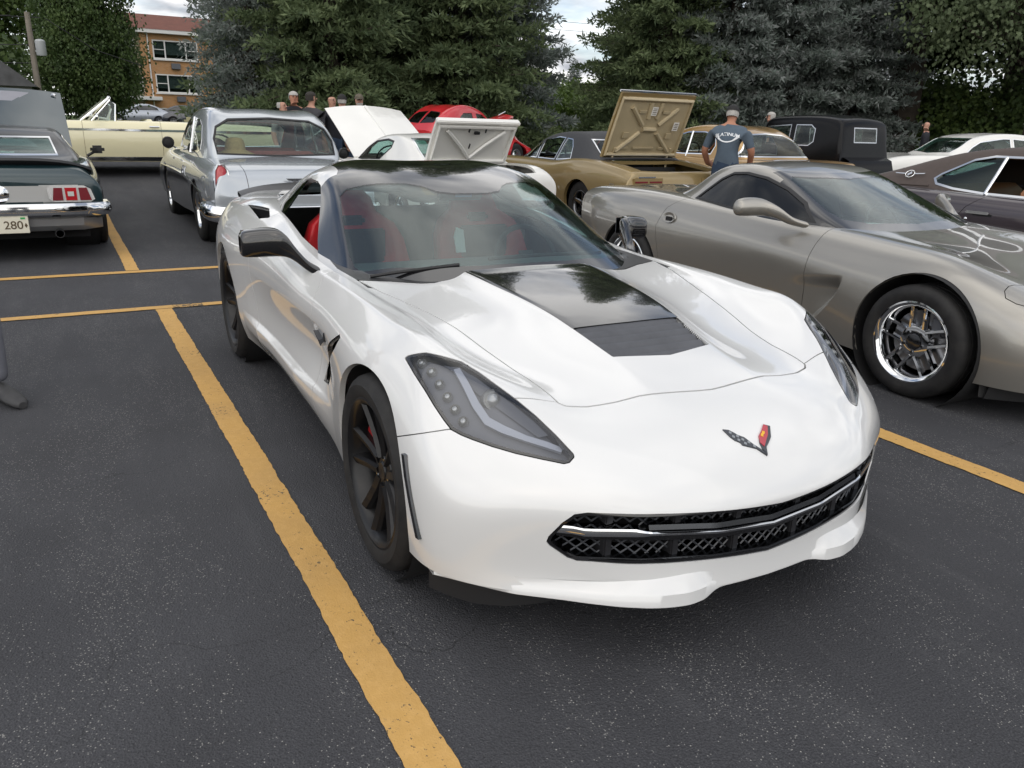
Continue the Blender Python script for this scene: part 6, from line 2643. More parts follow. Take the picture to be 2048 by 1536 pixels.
# ---- silver 1950s two-door sedan, seen from behind left
def build_chevy():
    car = empty('classic_sedan')
    tag(car, 'silver grey 1950s sedan with round roof, chrome bumper and straw hat in its rear window', 'car')
    T = [
        (.85, .80, (.62, .79, .08), (.80, .72), (.84, .55), (.80, .34)),
        (.55, .97, (.74, .95), (.88, .80), (.91, .55), (.88, .30)),
        (0, 1.01, (.78, .985), (.90, .82), (.93, .56), (.90, .26)),
        (-.7, 1.03, (.79, .995), (.91, .83), (.93, .56), (.90, .26)),
        (-1.5, 1.03, (.80, 1.00), (.91, .83), (.935, .56), (.90, .26)),
        (-2.2, 1.02, (.80, .985), (.91, .83), (.94, .58), (.90, .28)),
        (-2.9, 1.02, (.78, .985), (.91, .84), (.945, .60), (.92, .30)),
        (-3.5, .985, (.72, .965), (.90, .86), (.93, .62), (.91, .36)),
        (-3.92, .92, (.68, .915), (.85, .88), (.90, .66), (.88, .42)),
        (-4.05, .74, (.66, .76), (.82, .80), (.87, .66), (.86, .46)),
        (-4.10, .52, (.60, .58), (.78, .62), (.82, .56), (.82, .47)),
    ]
    body = loft(body_rows(T), {2: .3}, 3)
    body = finish_body(body, car, 'silver_grey', ((0, .36, .40), (-2.92, .36, .37)), [(-.75, 0), (-.90, -.66), (-1.5, -.76), (-2.4, -.76), (-2.9, -.66), (-3.02, 0)], .85)
    deck, body = carve(body, poly_sdf(sym([(-3.02, 0), (-3.05, -.52), (-3.3, -.60), (-3.9, -.57), (-4.075, -.53), (-4.075, 0)]), (0, 1), lambda V: V[:, 2] > .48), .003)
    deck.obj('trunk_lid', 'silver_grey', car, skirt=.02)
    up, low = body.clip(lambda V: -(V[:, 2] - np.interp(V[:, 0], [-4.1, -3.35, -2.0, -1.95, .6, .9], [-.2, .60, .70, .745, .72, .72])), 2)
    up.obj('upper_body', 'silver_grey', car, skirt=.02)
    low.obj('lower_body', 'charcoal', car, skirt=.02)  # same silver paint, coloured darker to stand in for the asphalt it reflects
    for s in (-1, 1):
        q = MB()
        pts = [(.3, .74), (-1.0, .745), (-1.93, .735), (-2.02, .83), (-1.98, .74), (-2.6, .69), (-3.40, .605)]
        q.tube([(x, s * (.938 if z < .8 else .925), z) for x, z in pts], .011, 6)
        q.build('chrome_spear', 'chrome', car)
        q = MB()
        q.tube([(-1.28, s * .94, .90), (-1.42, s * .955, .90)], .012, 8)
        q.build('door_handle', 'chrome', car)
        # tail lamp pod at the fender end
        lamp = empty('tail_lamp', parent=car)
        rows = []
        for z, w, d in ((.66, .055, .02), (.70, .068, .03), (.80, .07, .035), (.90, .052, .03), (.935, .02, .01)):
            rows.append([(-4.02 + .10 * (z - .66) - d * math.sin(a), s * .80 + w * math.cos(a), z) for a in np.linspace(0, PI, 9)])
        q = MB()
        q.grid(rows[1:])
        q.build('lens', 'tail_red', lamp, smooth=True)
        rows = []
        for z, w, d in ((.625, .055, .03), (.66, .068, .04), (.695, .070, .038)):
            rows.append([(-4.02 + .10 * (z - .66) - d * math.sin(a), s * .80 + w * math.cos(a), z) for a in np.linspace(0, PI, 9)])
        q = MB()
        q.grid(rows)
        q.build('clear_lens', 'tail_clear', lamp, smooth=True)
        q = MB()
        q.tube([(-4.035 + .10 * (z - .66), s * .80 + y, z) for y, z in ((-.078, .61), (-.080, .75), (-.068, .88), (-.03, .945), (.03, .945), (.068, .88), (.080, .75), (.078, .61))], .010, 6)
        q.tube([(-4.06, s * .80 - .075, .615), (-4.075, s * .80, .61), (-4.06, s * .80 + .075, .615)], .013, 6)
        q.tube([(-4.055, s * .80 - .07, .698), (-4.07, s * .80, .696), (-4.055, s * .80 + .07, .698)], .006, 6)
        q.build('bezel', 'chrome', lamp, smooth=True)
    chrome_bumper(car, [(-3.80, -.97, .46), (-4.05, -.93, .44), (-4.16, -.72, .42), (-4.20, 0, .42), (-4.16, .72, .42), (-4.05, .93, .44), (-3.80, .97, .46)], -.17, -.11, 'rear_bumper')
    q = MB()
    q.prism([(-4.085, -.10, .775), (-4.085, .10, .775), (-4.085, .13, .80), (-4.085, .10, .79), (-4.085, 0, .735), (-4.085, -.10, .79), (-4.085, -.13, .80)], (-.012, 0, 0))
    q.build('trunk_emblem', 'chrome', car)
    # roof
    G = [(-.75, 1.0, (.72, .98), (.78, .95)), (-1.0, 1.20, (.73, 1.15), (.82, .96)), (-1.25, 1.40, (.71, 1.34), (.83, .97)), (-1.55, 1.51, (.69, 1.455), (.83, .97)), (-2.05, 1.55, (.68, 1.50), (.83, .97)),
         (-2.5, 1.54, (.68, 1.485), (.83, .96)), (-2.82, 1.47, (.69, 1.40), (.82, .96)), (-3.06, 1.31, (.71, 1.24), (.80, .95)), (-3.20, 1.12, (.72, 1.08), (.77, .94)), (-3.28, .99, (.70, .97), (.73, .93))]
    g = loft(roof_rows(G), {2: .2}, 3, False, False)
    g = glazed(g, car, [[(-1.02, 1.03), (-1.16, 1.22), (-1.32, 1.35), (-1.62, 1.405), (-1.98, 1.415), (-2.0, 1.02), (-1.5, 1.01)], [(-2.06, 1.02), (-2.06, 1.41), (-2.4, 1.40), (-2.62, 1.33), (-2.74, 1.18), (-2.74, 1.05), (-2.6, 1.015)]], trim='chrome', trim_w=.02)
    g = end_glass(g, car, [(-.70, 1.02), (-.71, 1.19), (-.655, 1.33), (-.49, 1.42), (0, 1.445), (.49, 1.42), (.655, 1.33), (.71, 1.19), (.70, 1.02), (0, 1.0)], (1, 2), lambda V: V[:, 0] < -2.35, 'rear_window', 'clear_glass', 'rubber', .018)
    g = end_glass(g, car, [(-.62, 1.04), (-.62, 1.30), (-.5, 1.39), (0, 1.41), (.5, 1.39), (.62, 1.30), (.62, 1.04), (0, 1.02)], (1, 2), lambda V: V[:, 0] > -1.5, 'windscreen', 'clear_glass', 'chrome')
    g.obj('roof', 'silver_grey', car, skirt=.02)
    for s in (-1, 1):
        for x0, x1 in ((-2.0, -2.06),):
            q = MB()
            q.tube([(-2.03, s * .82, 1.0), (-2.03, s * .725, 1.43)], .018, 6)
            q.build('window_post', 'chrome', car)
    lathe_lamp(car, 'mirror', 'matte_black', (-1.10, .97, 1.09), .06, (-1, .2, 0), .012, 16, 'old_black')
    q = MB()
    q.tube([(-1.07, .86, 1.01), (-1.08, .95, 1.07)], .012, 6)
    q.build('mirror_arm', 'chrome', car)
    q = MB()
    q.box((-1.6, 0, .34), (4.4, 1.5, .14))
    q.build('underbody', 'under', car)
    wheel_set(car, (0, -2.92), .80, .345, .21, .20, 'steel', Rr=.355, rimr=.21, wr=.25)
    tub(car, -.9, -2.9, 1.5, .48, 'red_vinyl', -1.02, .98, 'red_vinyl')
    bench(car, -1.75, 1.4, .55, 1.06, 'red_vinyl')
    bench(car, -2.62, 1.4, .55, 1.05, 'red_vinyl')
    q = MB()
    q.grid([[(-2.66, y, 1.0), (-3.1, y, .99)] for y in np.linspace(-.66, .66, 5)])
    q.build('parcel_shelf', 'red_vinyl', car)
    steering(car, -1.42, .38, 1.02, .21)
    place(car, (-10.95, .40, 0), PI + LOT)
    # straw hat on the shelf
    hat = empty('straw_hat')
    tag(hat, 'wide brimmed straw hat lying behind the rear window of the silver sedan', 'hat')
    q = MB()
    q.lathe([(.115, .045), (.15, .03), (.20, .012), (.235, .0), (.235, .006), (.20, .02), (.155, .04), (.122, .06), (.116, .12), (.105, .165), (.085, .19), (.04, .20), (0, .20)], 28, 'Z')
    q.build('straw', 'straw', hat, smooth=True)
    Mw = Matrix.Translation((-10.95, .40, 0)) @ Matrix.Rotation(PI + LOT, 4, 'Z')
    hat.location = Mw @ Vector((-2.86, .42, 1.005))
    return car


# ---- cream open car parked across the far side
def build_convertible():
    car = empty('convertible')
    tag(car, 'pale yellow open top convertible parked side-on behind the silver sedan', 'car')
    T = [
        (.95, .78, (.80, .80, .05), (.94, .74), (.95, .55), (.90, .34)),
        (.5, .88, (.86, .90), (.97, .80), (.99, .55), (.94, .27)),
        (-.5, .93, (.87, .95), (.98, .82), (1.0, .55), (.94, .25)),
        (-1.5, .94, (.87, .96), (.98, .82), (1.0, .55), (.94, .25)),
        (-2.5, .94, (.87, .96), (.98, .82), (1.0, .55), (.94, .25)),
        (-3.2, .93, (.86, .95), (.98, .82), (1.0, .56), (.95, .28)),
        (-4.0, .90, (.82, .93), (.95, .84), (.97, .60), (.93, .34)),
        (-4.42, .84, (.76, .88), (.90, .82), (.92, .62), (.90, .40)),
    ]
    body = loft(body_rows(T), {2: 1.0}, 3)
    body = finish_body(body, car, 'cream', ((0, .34, .38), (-3.02, .34, .37)), [(-.75, 0), (-.85, -.74), (-1.6, -.78), (-2.9, -.74), (-3.0, 0)], .85)
    front, rest = carve(body, fold(lambda V: -(V[:, 0] + .86)), .003)
    front.obj('front_body', 'cream', car, skirt=.03)
    tail, door = carve(rest, lambda V: V[:, 0] + 2.15, .003)
    tail.obj('rear_body', 'cream', car, skirt=.03)
    for r in (True, False):
        side_of(door, r).obj('door', 'cream', car, skirt=.03)
    for s in (-1, 1):
        q = MB()
        q.box((-1.75, s * .985, .80), (5.1, .02, .045), None, .008)
        q.build('side_moulding', 'chrome', car)
        q = MB()
        q.box((-1.55, s * .965, .30), (2.3, .02, .07), None, .008)
        q.build('rocker_trim', 'chrome', car)
        q = MB()
        q.tube([(-1.95, s * 1.0, .87), (-2.12, s * 1.0, .87)], .014, 6)
        q.build('door_handle', 'chrome', car)
        q = MB()
        q.prism([(-1.06, s * .86, .96), (-1.36, s * .82, 1.30), (-1.42, s * .82, 1.26), (-1.38, s * .86, .96)], (0, -s * .006, 0))
        q.build('vent_window', 'clear_glass', car)
        q = MB()
        q.tube([(-1.02, s * .87, .95), (-1.36, s * .82, 1.31), (-1.44, s * .82, 1.24), (-1.40, s * .87, .95)], .018, 6)
        q.build('vent_frame', 'chrome', car)
        lathe_lamp(car, 'mirror', 'chrome', (-1.12, s * 1.04, 1.02), .06, (-1, 0, 0), .02, 14)
    # windscreen with chrome frame
    q = MB()
    rows = [[(-.78 - .50 * t - .06 * (abs(y) / .8) ** 2, y * (1 - .04 * t), .95 + .40 * t) for y in np.linspace(-.84, .84, 13)] for t in (0, .5, 1)]
    q.grid(rows)
    q.build('windscreen', 'clear_glass', car, smooth=True)
    q = MB()
    q.tube([rows[0][0], rows[1][0], rows[2][0]] + rows[2] + [rows[2][-1], rows[1][-1], rows[0][-1]], .022, 6)
    q.tube([rows[2][i] for i in range(13)], .035, 6)
    q.build('windscreen_frame', 'chrome', car, smooth=True)
    q = MB()
    q.box((-3.05, 0, .99), (.55, 1.55, .14), None, .05)
    q.build('folded_top', 'cream', car, smooth=True)
    tub(car, -.9, -2.9, 1.5, .45, 'tan_leather', -.95, .93, 'cream')
    bench(car, -1.9, 1.5, .55, 1.0, 'cream')
    bench(car, -2.7, 1.5, .55, .98, 'cream')
    steering(car, -1.3, .40, .98, .2, 'paper')
    chrome_bumper(car, [(.9, -.98, .48), (1.06, -.8, .48), (1.12, 0, .48), (1.06, .8, .48), (.9, .98, .48)], .18, .12, 'front_bumper')
    chrome_bumper(car, [(-4.25, -.98, .48), (-4.48, -.85, .48), (-4.55, 0, .48), (-4.48, .85, .48), (-4.25, .98, .48)], -.18, -.12, 'rear_bumper')
    q = MB()
    q.box((-1.6, 0, .30), (4.6, 1.6, .12))
    q.build('underbody', 'under', car)
    wheel_set(car, (0, -3.02), .82, .34, .19, .20, 'steel')
    place(car, (-15.2, -2.41, .37), -PI / 2 + .02)
    return car


# ---- white coupe, hood and deck lid up
def build_white_coupe():
    car = empty('muscle_car')
    tag(car, 'white coupe with both its hood and its trunk lid raised behind the black roof', 'car')
    T = [
        (.85, .72, (.72, .72, .04), (.84, .66), (.86, .5), (.82, .28)),
        (.4, .84, (.78, .85), (.90, .72), (.91, .5), (.87, .22)),
        (-.5, .90, (.80, .90), (.91, .74), (.92, .5), (.88, .2)),
        (-1.5, .91, (.80, .91), (.91, .75), (.92, .5), (.88, .2)),
        (-2.4, .93, (.80, .92), (.92, .77), (.93, .5), (.89, .22)),
        (-3.0, .95, (.80, .94), (.92, .80), (.93, .55), (.90, .28)),
        (-3.6, .92, (.76, .91), (.88, .78), (.89, .56), (.86, .34)),
        (-3.72, .74, (.72, .74), (.84, .68), (.85, .56), (.83, .40)),
    ]
    body = loft(body_rows(T), {2: .8}, 3)
    body = finish_body(body, car, 'off_white', ((0, .33, .37), (-2.75, .33, .37)), [(-.70, 0), (-.8, -.66), (-1.6, -.74), (-2.4, -.70), (-2.8, -.55), (-2.85, 0)], .75)
    _, body = body.clip(poly_sdf(sym([(.80, 0), (.75, -.62), (-.55, -.68), (-.62, 0)]), (0, 1), lambda V: V[:, 2] > .6), 2)
    _, body = body.clip(poly_sdf(sym([(-2.92, 0), (-2.95, -.60), (-3.68, -.62), (-3.70, 0)]), (0, 1), lambda V: V[:, 2] > .65), 2)
    body.obj('body', 'off_white', car, skirt=.03)
    q = MB()
    q.box((.1, 0, .60), (1.3, 1.25, .25))
    q.build('engine_bay', 'matte_black', car)
    q = MB()
    q.box((-3.3, 0, .50), (.7, 1.2, .1))
    q.build('trunk_floor', 'matte_black', car)
    o, M = lid('hood', 'off_white', car, 1.40, 1.55, (-.60, 0, .92), math.radians(-27), .07, th=.025, taper=.96)
    q = MB()
    q.tube([(x, 0, .075 + .01) for x in (.1, .7, 1.5)], .02, 6, M=M)
    q.build('hood_ridge', 'off_white', o, smooth=True)
    G = [(-.62, .90, (.68, .88), (.74, .84)), (-.98, 1.10, (.64, 1.05), (.79, .86)), (-1.3, 1.245, (.59, 1.20), (.80, .88)), (-1.8, 1.30, (.57, 1.25), (.80, .89)), (-2.2, 1.27, (.57, 1.21), (.80, .90)),
         (-2.6, 1.13, (.58, 1.09), (.78, .90)), (-2.95, .96, (.60, .95), (.74, .89))]
    g = loft(roof_rows(G), {2: .7}, 3, False, False)
    g = glazed(g, car, [[(-.86, .90), (-1.10, 1.08), (-1.35, 1.18), (-1.75, 1.215), (-1.98, 1.19), (-2.02, 1.10), (-1.80, .93), (-1.4, .905)]], trim='rubber', trim_w=.022, open_=(0,))
    g = end_glass(g, car, [(-.48, 1.235), (.48, 1.235), (.55, 1.10), (.58, .97), (-.58, .97), (-.55, 1.10)], (1, 2), lambda V: V[:, 0] < -2.1, 'rear_window', 'pale_green', 'chrome')
    g = end_glass(g, car, [(-.72, 0), (-.78, -.56), (-1.0, -.57), (-1.22, -.5), (-1.18, 0), (-1.22, .5), (-1.0, .57), (-.78, .56)], (0, 1), lambda V: V[:, 0] > -1.3, 'windscreen', 'pale_green', 'rubber')
    g.obj('roof', 'off_white', car, skirt=.02)
    # deck lid: underside towards the viewer
    o, M = lid('trunk_lid', 'off_white', car, 1.20, -.66, (-2.90, 0, .94), math.radians(56), .02, th=.03)
    fr = [(-.06, -.54), (-.06, .54), (-.58, .54), (-.58, -.54)]
    q = MB()
    q.tube([(x, y, -.035) for x, y in fr], .03, 6, M=M, closed=True)
    q.tube([(-.10, 0, -.035), (-.30, -.18, -.035), (-.52, -.42, -.035)], .025, 6, M=M)
    q.tube([(-.10, 0, -.035), (-.30, .18, -.035), (-.52, .42, -.035)], .025, 6, M=M)
    q.build('lid_frame', 'off_white', o, smooth=True)
    q = MB()
    q.box((-.645, 0, -.02), (.05, 1.19, .09), M, .012)
    q.build('lid_edge', 'off_white', o)
    q = MB()
    q.box((-.50, .0, -.05), (.03, .07, .03), M)
    q.box((-.54, .12, -.05), (.06, .012, .02), M)
    q.box((-.54, -.12, -.05), (.06, .012, .02), M)
    q.box((-.30, .05, -.05), (.07, .01, .02), M)
    q.build('latch', 'matte_black', o)
    for s in (-1, 1):
        lathe_lamp(car, 'mirror', 'matte_black', (-.95, s * .98, .98), .06, (-1, 0, 0), .02, 16, 'old_black')
    q = MB()
    q.box((-1.5, 0, .26), (4.0, 1.5, .12))
    q.build('underbody', 'under', car)
    wheel_set(car, (0, -2.75), .78, .33, .19, .21, 'chrome')
    tub(car, -.75, -2.7, 1.4, .40, 'black_leather', -.86, .88, mat('maroon', (0.10, 0.012, 0.02), 0.5))
    bench(car, -1.75, 1.3, .45, .98, 'black_leather', .12, .13, True)
    steering(car, -1.15, .36, .93, .19)
    chrome_bumper(car, [(-3.5, -.9, .50), (-3.74, -.75, .50), (-3.80, 0, .50), (-3.74, .75, .50), (-3.5, .9, .50)], -.11, -.09, 'rear_bumper')
    place(car, (-10.45, 2.72, 0), PI + LOT + .03)
    return car


# ---- gold coupe with black vinyl roof, trunk open
def build_gto():
    car = empty('muscle_car')
    tag(car, 'gold 1960s coupe with black vinyl roof and its trunk lid standing open', 'car')
    T = [
        (1.0, .74, (.80, .78, .05), (.90, .70), (.90, .5), (.86, .30)),
        (.5, .88, (.85, .90), (.95, .76), (.96, .5), (.92, .24)),
        (-.5, .93, (.86, .94), (.95, .78), (.96, .5), (.92, .22)),
        (-1.6, .94, (.86, .935), (.95, .78), (.96, .5), (.92, .22)),
        (-2.15, .94, (.86, .935), (.95, .79), (.96, .5), (.92, .22)),
        (-2.6, .97, (.87, .985), (.96, .83), (.97, .52), (.93, .24)),
        (-3.2, .97, (.86, .985), (.96, .84), (.965, .55), (.93, .28)),
        (-3.9, .90, (.83, .91), (.94, .80), (.945, .58), (.92, .34)),
        (-4.12, .84, (.81, .85), (.92, .77), (.93, .60), (.91, .40)),
        (-4.16, .66, (.80, .70), (.90, .68), (.91, .60), (.90, .44)),
    ]
    body = loft(body_rows(T), {2: .7}, 3, row_creases={-2: .8})
    body = finish_body(body, car, 'gold', ((0, .33, .38), (-2.92, .33, .37)), [(-.8, 0), (-.9, -.70), (-1.6, -.77), (-2.4, -.74), (-3.0, -.62), (-3.05, 0)], .75)
    hole, body = body.clip(poly_sdf(sym([(-3.16, 0), (-3.18, -.66), (-4.06, -.68), (-4.08, 0)]), (0, 1), lambda V: V[:, 2] > .7), 2)
    body.obj('body', 'gold', car, skirt=.05)
    q = MB()
    q.box((-3.6, 0, .48), (.95, 1.4, .06))
    q.box((-3.14, 0, .68), (.04, 1.4, .40))
    q.build('trunk_floor', 'matte_black', car)
    # lid
    o, M = lid('trunk_lid', 'gold', car, 1.42, -.98, (-3.10, 0, 1.03), math.radians(66), .015, th=.03, taper=.97)
    q = MB()
    out = [(-.06, -.66), (-.06, .66), (-.90, .64), (-.90, -.64)]
    q.tube([(x, y, -.035) for x, y in out], .03, 8, M=M, closed=True)
    for a in ([(-.45, -.12), (-.45, .12)], [(-.40, -.16), (-.10, -.50)], [(-.40, .16), (-.10, .50)], [(-.52, -.15), (-.78, -.42)], [(-.52, .15), (-.78, .42)], [(-.62, -.08), (-.86, -.10)], [(-.62, .08), (-.86, .10)]):
        q.tube([(x, y, -.03) for x, y in a], .035, 8, M=M)
    q.build('lid_frame', 'gold_dark', o, smooth=True)
    for (cx0, cy0, lx, ly) in ((-.16, -.36, .05, .16), (-.16, 0, .05, .40), (-.16, .36, .05, .16), (-.36, .40, .10, .12), (-.36, -.40, .10, .12), (-.72, .22, .06, .14), (-.72, -.22, .06, .14)):
        q = MB()
        q.box((cx0, cy0, -.038), (lx, ly, .02), M, .01)
        q.build('lid_rib', 'gold_dark', o)
    q = MB()
    q.grid([[(x, y, -.022) for x in (-.04, -.93)] for y in (-.66, .66)], M)
    q.build('lid_inner', 'gold_dark', o)
    q = MB()
    q.box((-.99, 0, .01), (.03, 1.40, .035), M, .008)
    q.build('lid_edge_trim', 'chrome', o)
    for (cx0, cy0, lx, ly) in ((-.74, .03, .13, .10), (-.52, -.46, .13, .10)):
        q = MB()
        q.box((cx0, cy0, -.062), (lx, ly, .003), M)
        q.build('lid_sticker', 'paper', o)
        q = MB()
        for t in (-.3, -.1, .1, .3):
            q.box((cx0 + lx * t, cy0, -.0642), (lx * .07, ly * .7, .001), M)
        q.build('sticker_print', 'plate_ink', o)
    for s in (-1, 1):
        q = MB()
        q.tube([(-3.12, s * .52, .82), (-3.14, s * .52, .95), (-3.16, s * .52, 1.08), (-3.22, s * .52, 1.16)], .016, 6)
        q.build('hinge', 'gold_dark', car)
    # tail: two slots a side
    for s in (-1, 1):
        lamp = empty('tail_lamp', parent=car)
        q = MB()
        q.box((-4.165, s * .62, .745), (.03, .50, .085), None, .006)
        q.build('bezel', 'gold', lamp)
        for k in (0, 1):
            q = MB()
            q.box((-4.185, s * (.50 + .25 * k), .735), (.01, .21, .022))
            q.build('lens', 'tail_deep', lamp)
        q = MB()
        q.box((-4.18, s * .66, .80), (.02, .30, .02), None, .004)
        q.build('lamp_hood', 'chrome', lamp)
        text_part('fender_badge', 'GTO', (0, 0, 0), .05, 'chrome', car, M=Matrix.Translation((-3.78, s * .962, .66)) @ Matrix.Rotation(0 if s < 0 else PI, 4, 'Z'), facing='-y')
    chrome_bumper(car, [(-3.85, -.97, .52), (-4.16, -.90, .52), (-4.22, 0, .52), (-4.16, .90, .52), (-3.85, .97, .52)], -.13, -.09, 'rear_bumper')
    G = [(-.75, .93, (.70, .91), (.76, .86)), (-1.1, 1.13, (.66, 1.08), (.82, .89)), (-1.45, 1.31, (.63, 1.25), (.835, .90)), (-2.0, 1.385, (.62, 1.33), (.84, .90)), (-2.5, 1.385, (.62, 1.32), (.85, .92)),
         (-2.75, 1.33, (.64, 1.25), (.85, .95)), (-3.0, 1.15, (.68, 1.10), (.85, .95)), (-3.2, 1.01, (.72, .99), (.82, .94))]
    g = loft(roof_rows(G), {2: .5}, 3, False, False)
    g = glazed(g, car, [[(-1.0, .945), (-1.25, 1.13), (-1.42, 1.215), (-1.46, .945)], [(-1.50, .945), (-1.50, 1.235), (-1.9, 1.29), (-2.1, 1.28), (-2.03, .94)], [(-2.08, .94), (-2.15, 1.275), (-2.32, 1.26), (-2.42, 1.15), (-2.50, .97)]], trim='chrome', trim_w=.013, open_=(1,))
    g = end_glass(g, car, [(-.62, 1.27), (.62, 1.27), (.68, 1.02), (-.68, 1.02)], (1, 2), lambda V: V[:, 0] < -2.6, 'rear_window', 'clear_glass', 'chrome')
    g = end_glass(g, car, [(-.85, 0), (-.92, -.58), (-1.15, -.60), (-1.4, -.54), (-1.36, 0), (-1.4, .54), (-1.15, .60), (-.92, .58)], (0, 1), lambda V: V[:, 0] > -1.45, 'windscreen', 'clear_glass', 'chrome')
    g.obj('vinyl_roof', 'black_vinyl', car, skirt=.02)
    for s in (-1, 1):
        q = MB()
        q.tube([(x, s * y, z) for x, y, z in ((-2.50, .853, .955), (-2.8, .862, .965), (-3.1, .845, .965), (-3.25, .80, .955))], .012, 6)
        q.build('roof_moulding', 'chrome', car)
    q = MB()
    q.box((-1.6, 0, .27), (4.6, 1.6, .12))
    q.build('underbody', 'under', car)
    wheel_set(car, (0, -2.92), .80, .335, .19, .21, 'dark_chrome')
    tub(car, -.9, -2.9, 1.5, .42, 'black_leather', -1.0, .92)
    bench(car, -1.85, 1.35, .48, 1.02, 'black_leather', .12, .13, True)
    bench(car, -2.6, 1.35, .48, .98, 'black_leather')
    steering(car, -1.35, .38, .98, .2)
    place(car, (-10.9, 5.80, 0), PI + LOT)
    return car


# ---- bronze gold 1950s hardtop with wraparound rear glass
def build_hardtop():
    car = empty('classic_sedan')
    tag(car, 'bronze gold 1950s hardtop with wraparound rear window behind the man in grey', 'car')
    T = [
        (.9, .86, (.76, .86, .06), (.90, .80), (.92, .55), (.88, .34)),
        (.4, 1.0, (.82, .98), (.93, .84), (.95, .56), (.91, .28)),
        (-.8, 1.03, (.83, 1.0), (.94, .85), (.96, .56), (.92, .27)),
        (-2.0, 1.03, (.83, 1.0), (.94, .85), (.96, .56), (.92, .27)),
        (-3.0, 1.02, (.82, 1.0), (.94, .86), (.96, .58), (.93, .30)),
        (-3.7, 1.0, (.80, 1.01), (.93, .90), (.94, .62), (.92, .36)),
        (-4.05, .93, (.78, .98), (.90, .90), (.91, .66), (.90, .44)),
    ]
    body = loft(body_rows(T), {2: .8}, 3)
    body = finish_body(body, car, 'bronze_gold', ((0, .35, .39), (-2.92, .35, .37)), [(-.8, 0), (-.9, -.70), (-1.6, -.77), (-2.6, -.76), (-3.0, -.66), (-3.05, 0)], .85)
    body.obj('body', 'bronze_gold', car, skirt=.04)
    G = [(-.72, 1.02, (.72, 1.0), (.78, .97)), (-.92, 1.22, (.70, 1.16), (.82, .98)), (-1.2, 1.42, (.66, 1.36), (.83, .99)), (-1.7, 1.53, (.62, 1.48), (.83, 1.0)), (-2.2, 1.55, (.61, 1.50), (.83, 1.0)),
         (-2.6, 1.50, (.62, 1.44), (.83, .99)), (-2.9, 1.36, (.66, 1.29), (.82, .98)), (-3.12, 1.15, (.69, 1.10), (.79, .97)), (-3.22, 1.02, (.70, 1.0), (.74, .96))]
    g = loft(roof_rows(G), {2: .3}, 3, False, False)
    g = glazed(g, car, [[(-1.0, 1.05), (-1.15, 1.22), (-1.3, 1.34), (-1.62, 1.42), (-2.05, 1.43), (-2.35, 1.38), (-2.45, 1.2), (-2.4, 1.05), (-1.7, 1.035)]], trim='chrome', trim_w=.018, open_=(0,))
    # rear glass reaches round the corner
    f = lambda V: np.maximum(np.maximum(V[:, 0] - np.interp(V[:, 2], [1.0, 1.25, 1.42, 1.5], [-2.62, -2.66, -2.72, -2.9]) + .12 * np.clip(.62 - np.abs(V[:, 1]), 0, 1) * 0, V[:, 2] - np.interp(np.abs(V[:, 1]), [0, .4, .6, .8], [1.42, 1.40, 1.30, 1.05])), 1.035 - V[:, 2])
    piece, g = g.clip(f, 3)
    inner, ring = piece.clip(lambda V: f(V) + .022, 1)
    inner.obj('rear_window', 'clear_glass', car, thick=.004)
    ring.moved(.004).obj('rear_window_trim', 'chrome', car, thick=.014)
    g = end_glass(g, car, [(-.64, 1.07), (-.62, 1.34), (-.5, 1.43), (0, 1.45), (.5, 1.43), (.62, 1.34), (.64, 1.07), (0, 1.05)], (1, 2), lambda V: V[:, 0] > -1.5, 'windscreen')
    g.obj('roof', 'bronze_gold', car, skirt=.02)
    for s in (-1, 1):
        q = MB()
        q.tube([(-1.78, s * .82, 1.0), (-1.78, s * .69, 1.43)], .016, 6)
        q.build('window_post', 'chrome', car)
        q = MB()
        q.tube([(-1.30, s * .82, 1.0), (-1.22, s * .70, 1.32)], .012, 6)
        q.build('window_post', 'chrome', car)
        q = MB()
        q.tube([(.3, s * .965, .80), (-2.0, s * .965, .80), (-3.9, s * .945, .74)], .012, 6)
        q.build('chrome_spear', 'chrome', car)
    q = MB()
    q.box((-1.6, 0, .34), (4.4, 1.5, .14))
    q.build('underbody', 'under', car)
    chrome_bumper(car, [(-3.8, -.95, .48), (-4.1, -.85, .48), (-4.18, 0, .48), (-4.1, .85, .48), (-3.8, .95, .48)], -.15, -.10, 'rear_bumper')
    wheel_set(car, (0, -2.92), .80, .345, .20, .20, 'steel')
    tub(car, -.9, -2.9, 1.5, .48, 'paper', -1.02, 1.0, 'gold_dark')
    bench(car, -1.75, 1.4, .55, 1.02, 'paper')
    bench(car, -2.6, 1.4, .55, 1.03, 'paper')
    steering(car, -1.38, .38, 1.04, .21)
    place(car, (-11.0, 8.75, 0), PI + LOT)
    return car


